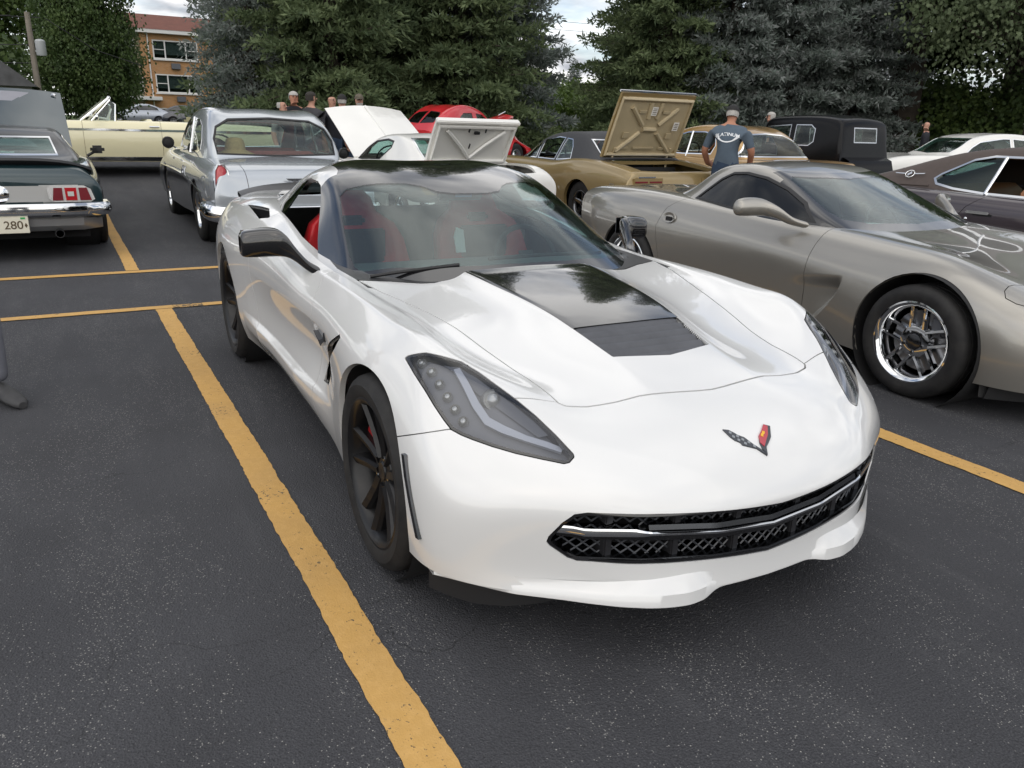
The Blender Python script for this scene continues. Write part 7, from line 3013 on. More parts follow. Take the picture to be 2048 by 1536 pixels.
# ---- black 1930s sedan
def build_model_a():
    car = empty('vintage_car')
    tag(car, 'black upright 1930s sedan with flat rear window and curved fenders', 'car')
    # cabin
    G = [(-.70, 1.15, (.50, 1.13), (.56, .62)), (-.80, 1.45, (.58, 1.40), (.60, .62)), (-.86, 1.66, (.58, 1.60), (.63, .62)), (-1.1, 1.735, (.60, 1.67), (.68, .62)), (-1.7, 1.76, (.64, 1.69), (.72, .62)),
         (-2.3, 1.75, (.65, 1.68), (.72, .62)), (-2.66, 1.70, (.64, 1.63), (.70, .62)), (-2.78, 1.60, (.63, 1.52), (.69, .62)), (-2.84, 1.20, (.63, 1.16), (.68, .60)), (-2.90, .80, (.62, .78), (.66, .58))]
    rows = []
    for x, zc, e, b in G:
        rows.append([(x, 0, zc), (x, e[0] * .6, zc - (zc - e[1]) * .25), (x, e[0], e[1]), (x, (e[0] + b[0]) / 2 + .02, e[1] * .72 + b[1] * .28), (x, b[0] + .01, 1.02 if e[1] > 1.2 else (e[1] + b[1]) / 2), (x, b[0], b[1])])
    g = loft(rows, {2: .6}, 3, False, True)
    g = glazed(g, car, [[(-.92, 1.16), (-.92, 1.52), (-1.60, 1.56), (-1.60, 1.16)], [(-1.72, 1.16), (-1.72, 1.56), (-2.1, 1.56), (-2.22, 1.48), (-2.22, 1.24), (-2.1, 1.16)]], trim='dull_chrome', trim_w=.018, open_=(0,))
    g = end_glass(g, car, [(-.33, 1.24), (-.33, 1.52), (.33, 1.52), (.33, 1.24)], (1, 2), lambda V: V[:, 0] < -2.5, 'rear_window', 'clear_glass', 'dull_chrome', .02)
    g = end_glass(g, car, [(-.48, 1.18), (-.48, 1.56), (.48, 1.56), (.48, 1.18)], (1, 2), lambda V: V[:, 0] > -1.0, 'windscreen', 'clear_glass', 'antique_black', .02)
    g.obj('cabin', 'antique_black', car, skirt=.02)
    hood = loft([[(.35, 0, 1.05), (.35, .14, 1.02), (.35, .26, .90), (.35, .27, .60)], [(-.1, 0, 1.09), (-.1, .18, 1.05), (-.1, .33, .92), (-.1, .34, .60)], [(-.72, 0, 1.15), (-.72, .3, 1.10), (-.72, .5, .98), (-.72, .52, .60)]], {}, 3)
    hood.obj('hood', 'antique_black', car)
    for s in (-1, 1):
        for x0, r in ((0, .46), (-2.62, .46)):
            rows = []
            for a in np.linspace(-.35, PI + .15, 15):
                rows.append([(x0 + r * math.cos(a), s * y, .40 + r * math.sin(a) - .03 * (abs(y - .72) / .16) ** 2) for y in (.54, .62, .72, .82, .87)])
            q = MB()
            q.grid(rows)
            q.build('fender', 'antique_black', car, smooth=True)
        q = MB()
        q.box((-1.3, s * .78, .38), (1.8, .22, .04), None, .01)
        q.build('running_board', 'antique_black', car)
        q = MB()
        q.tube([(-1.66, s * .745, 1.10), (-1.78, s * .75, 1.10)], .012, 6)
        q.build('door_handle', 'chrome', car)
        lathe_lamp(car, 'headlamp', 'chrome', (.42, s * .42, .85), .12, (1, 0, 0), .04)
    q = MB()
    rows = []
    for y in np.linspace(-.62, .62, 9):
        rows.append([(-2.88, y, .98), (-3.02, y, .92), (-3.10, y, .70), (-3.06, y, .45)])
    q.grid(rows)
    q.build('rear_apron', 'antique_black', car, smooth=True)
    wheel_set(car, (0, -2.62), .70, .37, .24, .13, 'steel', wells=False)
    q = MB()
    q.box((-1.3, 0, .50), (3.2, 1.1, .12))
    q.build('frame', 'under', car)
    bench(car, -2.35, 1.2, .62, 1.25, 'black_leather')
    bench(car, -1.5, 1.2, .62, 1.15, 'black_leather')
    steering(car, -1.08, .30, 1.12, .2)
    place(car, (-11.3, 11.65, gz(-11.3)), PI + LOT)
    return car


# ---- white 1960s sedan far right
def build_white_sedan():
    car = empty('classic_sedan')
    tag(car, 'white 1960s hardtop at the far right beyond the brown vinyl roof', 'car')
    T = [
        (.9, .76, (.80, .78, .05), (.93, .70), (.94, .5), (.90, .32)),
        (.4, .90, (.85, .92), (.97, .78), (.98, .5), (.94, .26)),
        (-1.0, .95, (.86, .95), (.97, .80), (.99, .5), (.94, .25)),
        (-2.4, .95, (.86, .95), (.97, .80), (.99, .5), (.94, .25)),
        (-3.4, .94, (.85, .95), (.96, .82), (.97, .55), (.94, .30)),
        (-4.2, .88, (.80, .89), (.92, .80), (.93, .6), (.90, .4)),
    ]
    body = loft(body_rows(T), {2: .8}, 3)
    body = finish_body(body, car, 'off_white', ((0, .34, .38), (-3.0, .34, .37)), [(-.7, 0), (-.8, -.70), (-1.6, -.78), (-2.8, -.76), (-3.2, -.66), (-3.25, 0)], .8)
    body.obj('body', 'off_white', car, skirt=.04)
    G = [(-.62, .95, (.72, .93), (.78, .90)), (-.95, 1.15, (.68, 1.10), (.83, .92)), (-1.25, 1.32, (.65, 1.27), (.84, .93)), (-1.8, 1.40, (.63, 1.35), (.84, .93)), (-2.4, 1.38, (.63, 1.33), (.84, .93)), (-2.85, 1.26, (.65, 1.20), (.83, .93)), (-3.3, 1.05, (.68, 1.0), (.80, .92)), (-3.5, .95, (.70, .93), (.76, .90))]
    g = loft(roof_rows(G), {2: .6}, 3, False, False)
    g = glazed(g, car, [[(-.95, .97), (-1.12, 1.12), (-1.30, 1.22), (-1.8, 1.295), (-1.95, 1.295), (-1.95, .96)], [(-2.0, .96), (-2.0, 1.295), (-2.4, 1.27), (-2.68, 1.12), (-2.78, .98)]], trim='chrome', trim_w=.014)
    g = end_glass(g, car, [(-.66, 0), (-.74, -.62), (-.98, -.63), (-1.22, -.57), (-1.17, 0), (-1.22, .57), (-.98, .63), (-.74, .62)], (0, 1), lambda V: V[:, 0] > -1.3, 'windscreen', 'pale_green', 'chrome')
    g = end_glass(g, car, [(-.58, 1.27), (.58, 1.27), (.64, 1.03), (-.64, 1.03)], (1, 2), lambda V: V[:, 0] < -2.6, 'rear_window', 'clear_glass')
    g.obj('roof', 'off_white', car, skirt=.02)
    q = MB()
    q.box((-1.6, 0, .30), (4.6, 1.6, .12))
    q.build('underbody', 'under', car)
    wheel_set(car, (0, -3.0), .82, .34, .19, .2, 'steel')
    tub(car, -.8, -2.9, 1.5, .44, 'pale_screen', -.95, .93, 'pale_screen')
    bench(car, -1.75, 1.4, .5, 1.0, 'pale_screen')
    bench(car, -2.6, 1.4, .5, 1.0, 'pale_screen')
    steering(car, -1.25, .38, .97, .2)
    place(car, (-9.9, 14.6, .05), math.radians(-112))
    car.scale = (1.08, 1.08, 1.08)
    return car


# ---- plum coupe with brown vinyl roof beside the pewter car
def build_plum_coupe():
    car = empty('muscle_car')
    tag(car, 'dark plum coupe with brown vinyl roof and round winged badge on its pillar', 'car')
    T = [
        (1.0, .74, (.78, .76, .05), (.90, .68), (.92, .5), (.88, .3)),
        (.4, .88, (.84, .89), (.95, .75), (.97, .5), (.92, .24)),
        (-.6, .93, (.86, .93), (.96, .77), (.98, .5), (.93, .22)),
        (-1.6, .94, (.87, .94), (.965, .78), (.98, .5), (.93, .22)),
        (-2.3, .95, (.87, .955), (.965, .79), (.98, .5), (.93, .22)),
        (-3.0, .97, (.86, .97), (.96, .80), (.97, .52), (.93, .26)),
        (-3.7, .95, (.82, .95), (.93, .80), (.94, .56), (.91, .32)),
        (-4.1, .88, (.76, .88), (.88, .76), (.89, .58), (.87, .40)),
    ]
    body = loft(body_rows(T), {2: .5}, 4)
    body = finish_body(body, car, 'plum', ((0, .33, .38), (-2.85, .33, .37)), [(-.85, 0), (-.95, -.70), (-1.6, -.79), (-2.3, -.79), (-2.9, -.76), (-3.3, -.66), (-3.4, 0)], .8)
    for right in (True, False):
        half = side_of(body, right)
        dr = lambda V: V[:, 0] - np.interp(V[:, 2], [.2, .5, .75, .85, .96], [-2.16, -2.24, -2.24, -2.18, -2.04])
        rear, rest = carve(half, dr, .003)
        rear.obj('rear_quarter', 'plum', car, skirt=.02)
        door, fen = carve(rest, lambda V: V[:, 0] + .86, .003)
        door.obj('door', 'plum', car, skirt=.02)
        fen.obj('front_fender', 'plum', car, skirt=.02)
    G = [(-.75, .95, (.70, .93), (.76, .88)), (-1.1, 1.13, (.66, 1.08), (.83, .90)), (-1.4, 1.27, (.62, 1.22), (.845, .91)), (-1.9, 1.345, (.60, 1.29), (.85, .92)), (-2.4, 1.325, (.60, 1.265), (.85, .93)),
         (-2.8, 1.235, (.64, 1.17), (.85, .94)), (-3.2, 1.10, (.70, 1.05), (.83, .94)), (-3.6, .985, (.73, .965), (.79, .93))]
    g = loft(roof_rows(G), {2: .5}, 4, False, False)
    W1 = [(-1.0, .96), (-1.22, 1.11), (-1.42, 1.18), (-1.8, 1.245), (-2.03, 1.245), (-2.11, .965), (-1.6, .955)]
    W2 = [(-2.14, .965), (-2.07, 1.245), (-2.20, 1.243), (-2.34, 1.215), (-2.56, 1.09), (-2.60, 1.05), (-2.56, 1.015), (-2.4, .985)]
    piece, g = g.clip(poly_sdf(W1 + W2[1:], (0, 2), lambda V: V[:, 2] > 5), 0)
    hull = [(-1.0, .955), (-1.22, 1.115), (-1.42, 1.19), (-1.8, 1.26), (-2.20, 1.26), (-2.36, 1.225), (-2.58, 1.095), (-2.625, 1.05), (-2.575, 1.0), (-2.4, .97), (-2.12, .95), (-1.6, .943)]
    piece, g = g.clip(poly_sdf(hull, (0, 2), lambda V: np.abs(V[:, 1]) > .4), 3)
    inner, ring = piece.clip(poly_sdf(hull, (0, 2), None, -.017), 2)
    for right in (True, False):
        side_of(ring, right).moved(.004).obj('window_trim', 'chrome', car, thick=.014)
        q2, q1 = side_of(inner, right).clip(lambda V: V[:, 0] + 2.10 - .10 * (V[:, 2] - .95), 2)
        q2, _ = q2.clip(lambda V: V[:, 0] + 2.10 - .10 * (V[:, 2] - .95) + .012, 1)
        q2.moved(-.008).obj('quarter_window', 'pale_green', car, thick=.004)
        s = -1 if right else 1
        q = MB()
        q.tube([(-2.105, s * .842, .955), (-2.085, s * .75, 1.12), (-2.075, s * .672, 1.25)], .013, 6)
        q.build('window_post', 'chrome', car)
        # handle and lock
        q = MB()
        q.box((-2.06, s * .972, .815), (.20, .022, .022), None, .008)
        q.box((-2.145, s * .962, .815), (.03, .03, .022), None, .006)
        h = q.build('door_handle', 'chrome', car, smooth=True)
        q = MB()
        q.box((-2.02, s * .958, .798), (.17, .012, .03), None, .006)
        q.build('handle_recess', 'matte_black', h)
        lathe_lamp(car, 'door_lock', 'chrome', (-2.15, s * .968, .755), .016, (0, s, 0), .006, 12)
        # badge: ring with wings
        M = Matrix.Translation((-2.86, s * .768, 1.075)) @ Matrix.Rotation(s * math.radians(-32) * -1, 4, 'X') @ Matrix.Rotation(math.radians(-2), 4, 'Y')
        b = empty('pillar_badge', parent=car)
        q = MB()
        q.tube([(math.cos(t) * .042, 0, math.sin(t) * .034) for t in np.linspace(0, 2 * PI, 24, endpoint=False)], .0045, 6, M=M, closed=True)
        q.build('badge_ring', 'chrome', b)
        for d in (-1, 1):
            q = MB()
            q.prism([(d * .045, -.004, .006), (d * .15, -.004, .010), (d * .135, -.004, .001), (d * .045, -.004, -.004)], (0, .008, 0), M)
            q.build('badge_wing', 'chrome', b)
        q = MB()
        q.prism([(-.012, -.004, -.024), (.004, -.004, -.006), (.020, -.004, .0), (.010, -.004, .026), (-.006, -.004, .008), (-.022, -.004, -.002)], (0, .008, 0), M)
        q.build('badge_star', 'chrome', b)
        q = MB()
        q.tube([(x, s * y, z) for x, y, z in ((-2.60, .862, .99), (-2.9, .862, .985), (-3.3, .845, .965), (-3.6, .81, .945))], .010, 6)
        q.build('roof_seam', 'brown_vinyl', car)
    g = end_glass(g, car, [(-.85, 0), (-.92, -.58), (-1.15, -.60), (-1.36, -.54), (-1.32, 0), (-1.36, .54), (-1.15, .60), (-.92, .58)], (0, 1), lambda V: V[:, 0] > -1.42, 'windscreen', 'clear_glass', 'chrome')
    g = end_glass(g, car, [(-.55, 1.20), (.55, 1.20), (.64, 1.02), (-.64, 1.02)], (1, 2), lambda V: V[:, 0] < -2.7, 'rear_window', 'clear_glass')
    g.obj('vinyl_roof', 'brown_vinyl', car, skirt=.02)
    q = MB()
    q.box((-1.6, 0, .27), (4.6, 1.6, .12))
    q.build('underbody', 'under', car)
    wheel_set(car, (0, -2.85), .82, .335, .19, .22, 'chrome')
    tub(car, -.9, -3.0, 1.5, .42, 'tan_leather', -1.0, .92, 'black_leather')
    bench(car, -1.75, 1.4, .48, 1.03, 'tan_leather', .12, .13, True)
    bench(car, -2.55, 1.4, .48, 1.0, 'tan_leather')
    steering(car, -1.3, .38, .98, .2)
    place(car, (.30, 5.86, .03), LOT)
    return car


# ---- red 1940s coupe
def build_red_coupe():
    car = empty('vintage_car')
    tag(car, 'bright red rounded 1940s sedan parked under the spruces', 'car')
    T = [
        (.75, .78, (.40, .74, .05), (.50, .62), (.80, .55), (.78, .36)),
        (.3, 1.0, (.46, .95), (.66, .78), (.90, .60), (.86, .30)),
        (-.3, 1.06, (.56, 1.0), (.74, .84), (.90, .58), (.86, .28)),
        (-1.0, 1.08, (.70, 1.02), (.82, .86), (.86, .58), (.82, .28)),
        (-2.0, 1.08, (.74, 1.02), (.84, .86), (.87, .58), (.83, .28)),
        (-2.8, 1.04, (.70, .98), (.84, .86), (.92, .60), (.88, .30)),
        (-3.4, .92, (.60, .86), (.74, .76), (.84, .58), (.82, .34)),
        (-3.75, .70, (.46, .66), (.58, .60), (.66, .52), (.66, .40)),
    ]
    body = loft(body_rows(T), {}, 3)
    body = finish_body(body, car, 'hot_red', ((0, .36, .38), (-2.85, .36, .37)), [(-.72, 0), (-.85, -.58), (-1.6, -.66), (-2.4, -.62), (-2.85, -.45), (-2.9, 0)], .9)
    body.obj('body', 'hot_red', car, skirt=.03)
    G = [(-.70, 1.08, (.56, 1.05), (.62, .98)), (-.92, 1.30, (.58, 1.24), (.70, 1.0)), (-1.2, 1.50, (.55, 1.43), (.73, 1.0)), (-1.7, 1.60, (.52, 1.53), (.74, 1.0)), (-2.2, 1.56, (.52, 1.49), (.73, 1.0)), (-2.6, 1.40, (.50, 1.33), (.70, .98)), (-2.9, 1.19, (.47, 1.14), (.64, .95)), (-3.15, .99, (.43, .97), (.56, .90))]
    g = loft(roof_rows(G), {}, 3, False, False)
    g = glazed(g, car, [[(-.98, 1.14), (-1.10, 1.30), (-1.25, 1.40), (-1.52, 1.43), (-1.56, 1.13)], [(-1.66, 1.13), (-1.64, 1.43), (-2.0, 1.42), (-2.18, 1.32), (-2.22, 1.15)]], trim='hot_red', trim_w=.02)
    g = end_glass(g, car, [(-.40, 1.16), (-.40, 1.33), (-.33, 1.40), (-.03, 1.43), (-.02, 1.14)], (1, 2), lambda V: V[:, 0] < -2.2, 'rear_window', 'smoked', 'old_black', .014)
    g = end_glass(g, car, [(.40, 1.16), (.40, 1.33), (.33, 1.40), (.03, 1.43), (.02, 1.14)], (1, 2), lambda V: V[:, 0] < -2.2, 'rear_window', 'smoked', 'old_black', .014)
    g = end_glass(g, car, [(-.5, 1.16), (-.47, 1.36), (0, 1.43), (.47, 1.36), (.5, 1.16)], (1, 2), lambda V: V[:, 0] > -1.4, 'windscreen', 'clear_glass', 'chrome')
    g.obj('roof', 'hot_red', car, skirt=.02)
    rows = []
    for t in np.linspace(0, 1, 7):
        w = .55 - .25 * t
        rows.append([(-.55 + 1.15 * t, y, 1.10 + .62 * t * .62 - .06 * (y / w) ** 2 - .05 * t ** 3) for y in np.linspace(-w, w, 9)])
    q = MB()
    q.grid(rows)
    q.grid([[(x, y, z - .03) for x, y, z in r] for r in rows])
    o = q.build('hood', 'hot_red', car, smooth=True)
    q = MB()
    q.tube([(.3, 0, 1.40), (.62, 0, 1.50)], .018, 6)
    q.build('hood_ornament', 'chrome', car)
    q = MB()
    q.box((-1.5, 0, .36), (3.8, 1.3, .12))
    q.build('underbody', 'under', car)
    wheel_set(car, (0, -2.85), .74, .35, .20, .19, 'steel')
    tub(car, -.9, -2.8, 1.3, .5, 'black_leather')
    bench(car, -1.8, 1.2, .6, 1.12, 'black_leather')
    place(car, (-16.3, 7.6, gz(-15.5) - .05), math.radians(118))
    car.scale = (.94, .94, .94)
    return car


# ---- small modern cars in front of the apartment house
def far_car(loc, rz, material, label):
    car = empty('parked_car')
    tag(car, label, 'car', 'cars by the apartment house')
    T = [(.8, .66, (.6, .64, .05), (.78, .55), (.80, .45), (.76, .25)), (.3, .90, (.72, .86), (.86, .66), (.88, .45), (.84, .22)), (-1.2, .98, (.76, .96), (.88, .70), (.90, .45), (.86, .22)), (-2.8, 1.0, (.76, .96), (.88, .72), (.90, .48), (.86, .24)), (-3.4, .92, (.70, .90), (.80, .72), (.82, .5), (.78, .34))]
    b = loft(body_rows(T), {2: .4}, 2)
    b = finish_body(b, car, material, ((0, .32, .36), (-2.65, .32, .36)), None)
    b.obj('body', material, car, skirt=.03)
    G = [(-.4, .93, (.66, .92), (.74, .88)), (-.95, 1.25, (.60, 1.21), (.78, .92)), (-1.5, 1.44, (.56, 1.39), (.79, .94)), (-2.2, 1.44, (.55, 1.39), (.79, .95)), (-2.8, 1.25, (.58, 1.20), (.77, .96)), (-3.3, .99, (.62, .97), (.72, .92))]
    g = loft(roof_rows(G), {2: .5}, 3, False, False)
    g = glazed(g, car, [[(-.8, 1.0), (-1.1, 1.2), (-1.5, 1.33), (-2.2, 1.34), (-2.65, 1.2), (-2.75, 1.02)]], 'smoked', trims=False)
    g = end_glass(g, car, [(-.5, 0), (-.6, -.56), (-1.35, -.50), (-1.3, 0), (-1.35, .50), (-.6, .56)], (0, 1), lambda V: V[:, 0] > -1.5, 'windscreen', 'smoked', None)
    g.obj('roof', material, car, skirt=.02)
    wheel_set(car, (0, -2.65), .76, .32, .2, .2, 'silver_trim', wells=True)
    place(car, loc, rz)
    return car


def build_far_cars():
    mat('far_silver', rough=.3, metal=.5, coat=1.0, build=grime((.45, .48, .52), .05))
    mat('far_dark', rough=.3, metal=.3, coat=1.0, build=grime((.05, .055, .07), .05))
    mat('far_navy', rough=.3, metal=.3, coat=1.0, build=grime((.02, .025, .04), .05))
    far_car((-62.5, .9, gz(-62) + .12), math.radians(-80), 'far_silver', 'small silver car nearest the utility pole by the apartment house')
    far_car((-63.5, 3.6, gz(-62) + .12), math.radians(-100), 'far_navy', 'small navy car between the silver and the grey one')
    far_car((-60.5, 4.6, gz(-60) + .12), math.radians(-105), 'far_dark', 'dark grey sedan parked before the apartment house door')

build_hero()
build_c5()
build_mustang()
build_chevy()
build_convertible()
build_white_coupe()
build_gto()
build_hardtop()
build_model_a()
build_white_sedan()
build_plum_coupe()
build_red_coupe()
build_far_cars()

# ---------------------------------------------------------------- people
mat('skin_a', rough=.55, build=grime((0.50, 0.27, 0.19), .15, 12))
mat('skin_b', rough=.55, build=grime((0.42, 0.19, 0.115), .15, 12))
mat('skin_c', rough=.55, build=grime((0.33, 0.15, 0.09), .15, 12))
mat('tee_slate', rough=.9, build=grime((0.085, 0.115, 0.150), .2, 9))
mat('tee_char', rough=.9, build=grime((0.045, 0.045, 0.050), .2, 9))
mat('tee_black', rough=.9, build=grime((0.012, 0.013, 0.018), .2, 9))
mat('tee_grey', rough=.9, build=grime((0.25, 0.23, 0.22), .2, 9))
mat('jeans', rough=.9, build=grime((0.035, 0.060, 0.105), .35, 14))
mat('jeans_grey', rough=.9, build=grime((0.15, 0.155, 0.18), .3, 14))
mat('shoe', rough=.7, build=grime((0.05, 0.05, 0.052), .3, 20))
mat('hair_grey', rough=.8, build=grime((0.45, 0.43, 0.40), .3, 30))
mat('hair_dark', rough=.8, build=grime((0.03, 0.025, 0.02), .3, 30))
mat('cap_black', rough=.8, build=grime((0.015, 0.014, 0.014), .2, 20))
mat('cap_camo', rough=.85, build=grime((0.13, 0.11, 0.08), .6, 14))
mat('print_white', (0.78, 0.80, 0.82), .8)
mat('eye_dark', (0.02, 0.015, 0.012), .3)
mat('lip', (0.33, 0.11, 0.09), .6)


def skin_body(joints, edges, root):
    """joints {name: (x, y, z, rx, ry)} -> evaluated skin mesh"""
    names = list(joints)
    me = bpy.data.meshes.new('body_src')
    me.from_pydata([joints[n][:3] for n in names], [(names.index(a), names.index(b)) for a, b in edges], [])
    o = bpy.data.objects.new('body_src', me)
    COL.objects.link(o)
    md = o.modifiers.new('skin', 'SKIN')
    md.use_smooth_shade = True
    layer = me.skin_vertices[0].data
    for i, n in enumerate(names):
        layer[i].radius = joints[n][3:5]
        layer[i].use_root = n == root
    sb = o.modifiers.new('sub', 'SUBSURF')
    sb.levels = sb.render_levels = 2
    dg = bpy.context.evaluated_depsgraph_get()
    dg.update()
    out = bpy.data.meshes.new_from_object(o.evaluated_get(dg))
    bpy.data.objects.remove(o)
    return out


def person(loc, rz, label, H=1.76, skin='skin_a', shirt='tee_char', trousers='jeans', hair=None, cap=None, glasses=False, pose='stand', head_turn=0.0, head_tilt=0.0, beard=False, girth=1.0, bald_ring=False, group=None, lean=0.0):
    """faces +x; one continuous body; hair, cap, shoes are parts"""
    p = empty('person', loc, rz)
    tag(p, label, 'person', group)
    k = H / 1.76
    g = girth
    J = {
        'pelvis': (0, 0, .95, .125 * g, .155 * g), 'waist': (.0, 0, 1.10, .115 * g, .15 * g), 'chest': (.0, 0, 1.28, .125 * g, .175 * g), 'upper': (-.01, 0, 1.40, .105 * g, .165 * g),
        'neck': (-.008, 0, 1.495, .052, .054), 'jaw': (.022, 0, 1.572, .064, .054), 'head': (.010, 0, 1.65, .094, .076), 'crown': (-.004, 0, 1.715, .070, .058),
    }
    E = [('pelvis', 'waist'), ('waist', 'chest'), ('chest', 'upper'), ('upper', 'neck'), ('neck', 'jaw'), ('jaw', 'head'), ('head', 'crown')]
    for s, n in ((1, 'l'), (-1, 'r')):
        arm = {'stand': [(.0, .21, 1.39), (-.02, .27, 1.13), (.05, .27, .90), (.09, .265, .82)],
               'reach': [(.0, .21, 1.39), (.02, .30, 1.14), (.20, .27, .97), (.29, .24, .95)],
               'fold': [(.0, .21, 1.39), (.0, .26, 1.14), (.20, .12, 1.14), (.24, .02, 1.15)]}[pose]
        rr = [.066 * g, .050, .040, .032]
        for i, (nm, q) in enumerate(zip(('sh', 'el', 'wr', 'hd'), arm)):
            J[nm + n] = (q[0], s * q[1] * (1 + .3 * (g - 1)), q[2], rr[i], rr[i])
        E += [('upper', 'sh' + n), ('sh' + n, 'el' + n), ('el' + n, 'wr' + n), ('wr' + n, 'hd' + n)]
        step = .10 if s > 0 else -.06
        if pose == 'stand':
            step = .03 * s
        J['hip' + n] = (0, s * .095, .88, .095 * g, .095 * g)
        J['kn' + n] = (.02 + step * .5, s * .105, .49, .064, .064)
        J['an' + n] = (-.02 + step, s * .11, .10, .045, .045)
        E += [('pelvis', 'hip' + n), ('hip' + n, 'kn' + n), ('kn' + n, 'an' + n)]
        # five fingers, slightly curled
        hx, hy, hz = J['hd' + n][:3]
        wx, wy, wz = J['wr' + n][:3]
        d = Vector((hx - wx, hy - wy, hz - wz)).normalized()
        side = Vector((1, 0, 0)) if abs(d.z) > .7 else Vector((0, 0, 1))
        inn = d.cross(side).normalized() * (-s)
        for fi, (o_, ln) in enumerate(((.026, .062), (.009, .072), (-.009, .068), (-.026, .052))):
            a = Vector((hx, hy, hz)) + side * o_ + d * .02
            b_ = a + d * ln * .6
            c = b_ + d * ln * .35 + inn * .02
            for q, nm in ((a, 'fa'), (b_, 'fb'), (c, 'fc')):
                J[nm + n + str(fi)] = (q.x, q.y, q.z, .0095, .0095)
            E += [('hd' + n, 'fa' + n + str(fi)), ('fa' + n + str(fi), 'fb' + n + str(fi)), ('fb' + n + str(fi), 'fc' + n + str(fi))]
        a = Vector((hx, hy, hz)) + side * .040 - d * .005
        b_ = a + side * .018 + d * .035
        J['ta' + n] = (a.x, a.y, a.z, .012, .012)
        J['tb' + n] = (b_.x, b_.y, b_.z, .010, .010)
        E += [('hd' + n, 'ta' + n), ('ta' + n, 'tb' + n)]
    if lean:
        for nm in J:
            x, y, z, a, b_ = J[nm]
            if z > .95 and not nm.startswith(('hip', 'kn', 'an')):
                J[nm] = (x + (z - .95) * lean, y, z - (z - .95) * lean * lean * .4, a, b_)
    J = {n: (q[0] * k, q[1] * k, q[2] * k, q[3] * k, q[4] * k) for n, q in J.items()}
    me = skin_body(J, E, 'pelvis')
    # turn the head on the neck
    nz = J['neck'][2]
    hx0 = J['neck'][0]
    R = Matrix.Rotation(head_turn, 3, 'Z') @ Matrix.Rotation(head_tilt, 3, 'Y')
    c0 = Vector((hx0, 0, nz))
    hc = Vector(J['head'][:3])
    for v in me.vertices:
        if v.co.z > nz and abs(v.co.y) < .14 and (v.co - hc).length < .22:
            w = min(1, (v.co.z - nz) / (.06 * k))
            v.co = c0 + (R @ (v.co - c0)) * w + (v.co - c0) * (1 - w)
    for m_ in (shirt, skin, trousers):
        me.materials.append(MATS[m_])
    sleeve = {n: Vector(J['sh' + n][:3]).lerp(Vector(J['el' + n][:3]), .82) for n in 'lr'}
    for f in me.polygons:
        c = f.center
        mi = 0
        if c.z > nz - .012 * k and abs(c.y) < .14:
            mi = 1
        elif c.z < .98 * k and abs(c.y) < .20 * k * g and not (abs(c.y) > .215 * k):
            mi = 2
        for n in 'lr':
            el, sh = Vector(J['el' + n][:3]), Vector(J['sh' + n][:3])
            ax = (el - sh).normalized()
            if (c - sh).dot(ax) > (sleeve[n] - sh).length and abs(c.y) > .155 * k * (1 if pose != 'fold' else .0) and c.z > .70 * k and (c - el).length < .62 and abs(c.y - el.y) < .14 + (.3 if pose == 'fold' else 0):
                if abs(c.y) > .19 * k or c.x > .13 * k:
                    mi = 1
        f.material_index = mi
        f.use_smooth = True
    body = from_mesh('body', me, p)
    M = Matrix.Translation(c0) @ R.to_4x4() @ Matrix.Translation(-c0)
    hx, hy, hz = J['head'][:3]
    face = lambda q: q
    # face: nose, eyes, mouth, ears
    m_ = MB()
    m_.add([(hx + .082 * k, 0, hz + .022 * k), (hx + .086 * k, .012 * k, hz - .022 * k), (hx + .112 * k, 0, hz - .018 * k), (hx + .086 * k, -.012 * k, hz - .022 * k), (hx + .07 * k, 0, hz - .03 * k)],
           [(0, 1, 2), (0, 2, 3), (1, 4, 2), (2, 4, 3)], M)
    m_.build('nose', skin, p, smooth=True)
    for s in (-1, 1):
        m_ = MB()
        m_.lathe([(0, .006), (.007, .004), (.011, 0), (.009, -.006)], 8, 'X', (hx + .080 * k, s * .031 * k, hz + .010 * k), M)
        m_.build('eye', 'eye_dark', p)
        m_ = MB()
        rows = [[(hx - .005 + .014 * math.cos(a) * r, s * (.070 + .012 * (1 - r)) * k, hz - .008 + .030 * math.sin(a) * r) for a in np.linspace(0, 2 * PI, 10, endpoint=False)] for r in (.35, 1.0)]
        m_.grid(rows, M, closed_u=True)
        m_.build('ear', skin, p, smooth=True)
    m_ = MB()
    m_.box((hx + .080 * k, 0, hz - .050 * k), (.012, .045 * k, .009), M, .003)
    m_.build('mouth', 'lip', p)
    if beard:
        m_ = MB()
        rows = [[(hx + (.070 + .018 * math.cos(a)) * k * (1 if z > -.09 else .9), .062 * k * math.sin(a) * (1.05 if z > -.09 else .75), hz + z * k) for a in np.linspace(-1.3, 1.3, 9)] for z in (-.055, -.075, -.10, -.118)]
        m_.grid(rows, M)
        m_.build('beard', 'hair_grey', p, smooth=True)

    def dome(r, z0, zt, front, material, name, back=1.0, grow=.006):
        rows = []
        for t in np.linspace(0, 1, 6):
            a = t * PI / 2
            rows.append([(hx - .006 * k + (.098 * k + grow) * math.cos(b_) * math.cos(a) * (front if math.cos(b_) > 0 else back), (.082 * k + grow) * math.sin(b_) * math.cos(a), hz + z0 * k + (zt - z0) * k * math.sin(a)) for b_ in np.linspace(0, 2 * PI, 18, endpoint=False)])
        mm = MB()
        mm.grid(rows, M, closed_u=True)
        return mm.build(name, material, p, smooth=True)
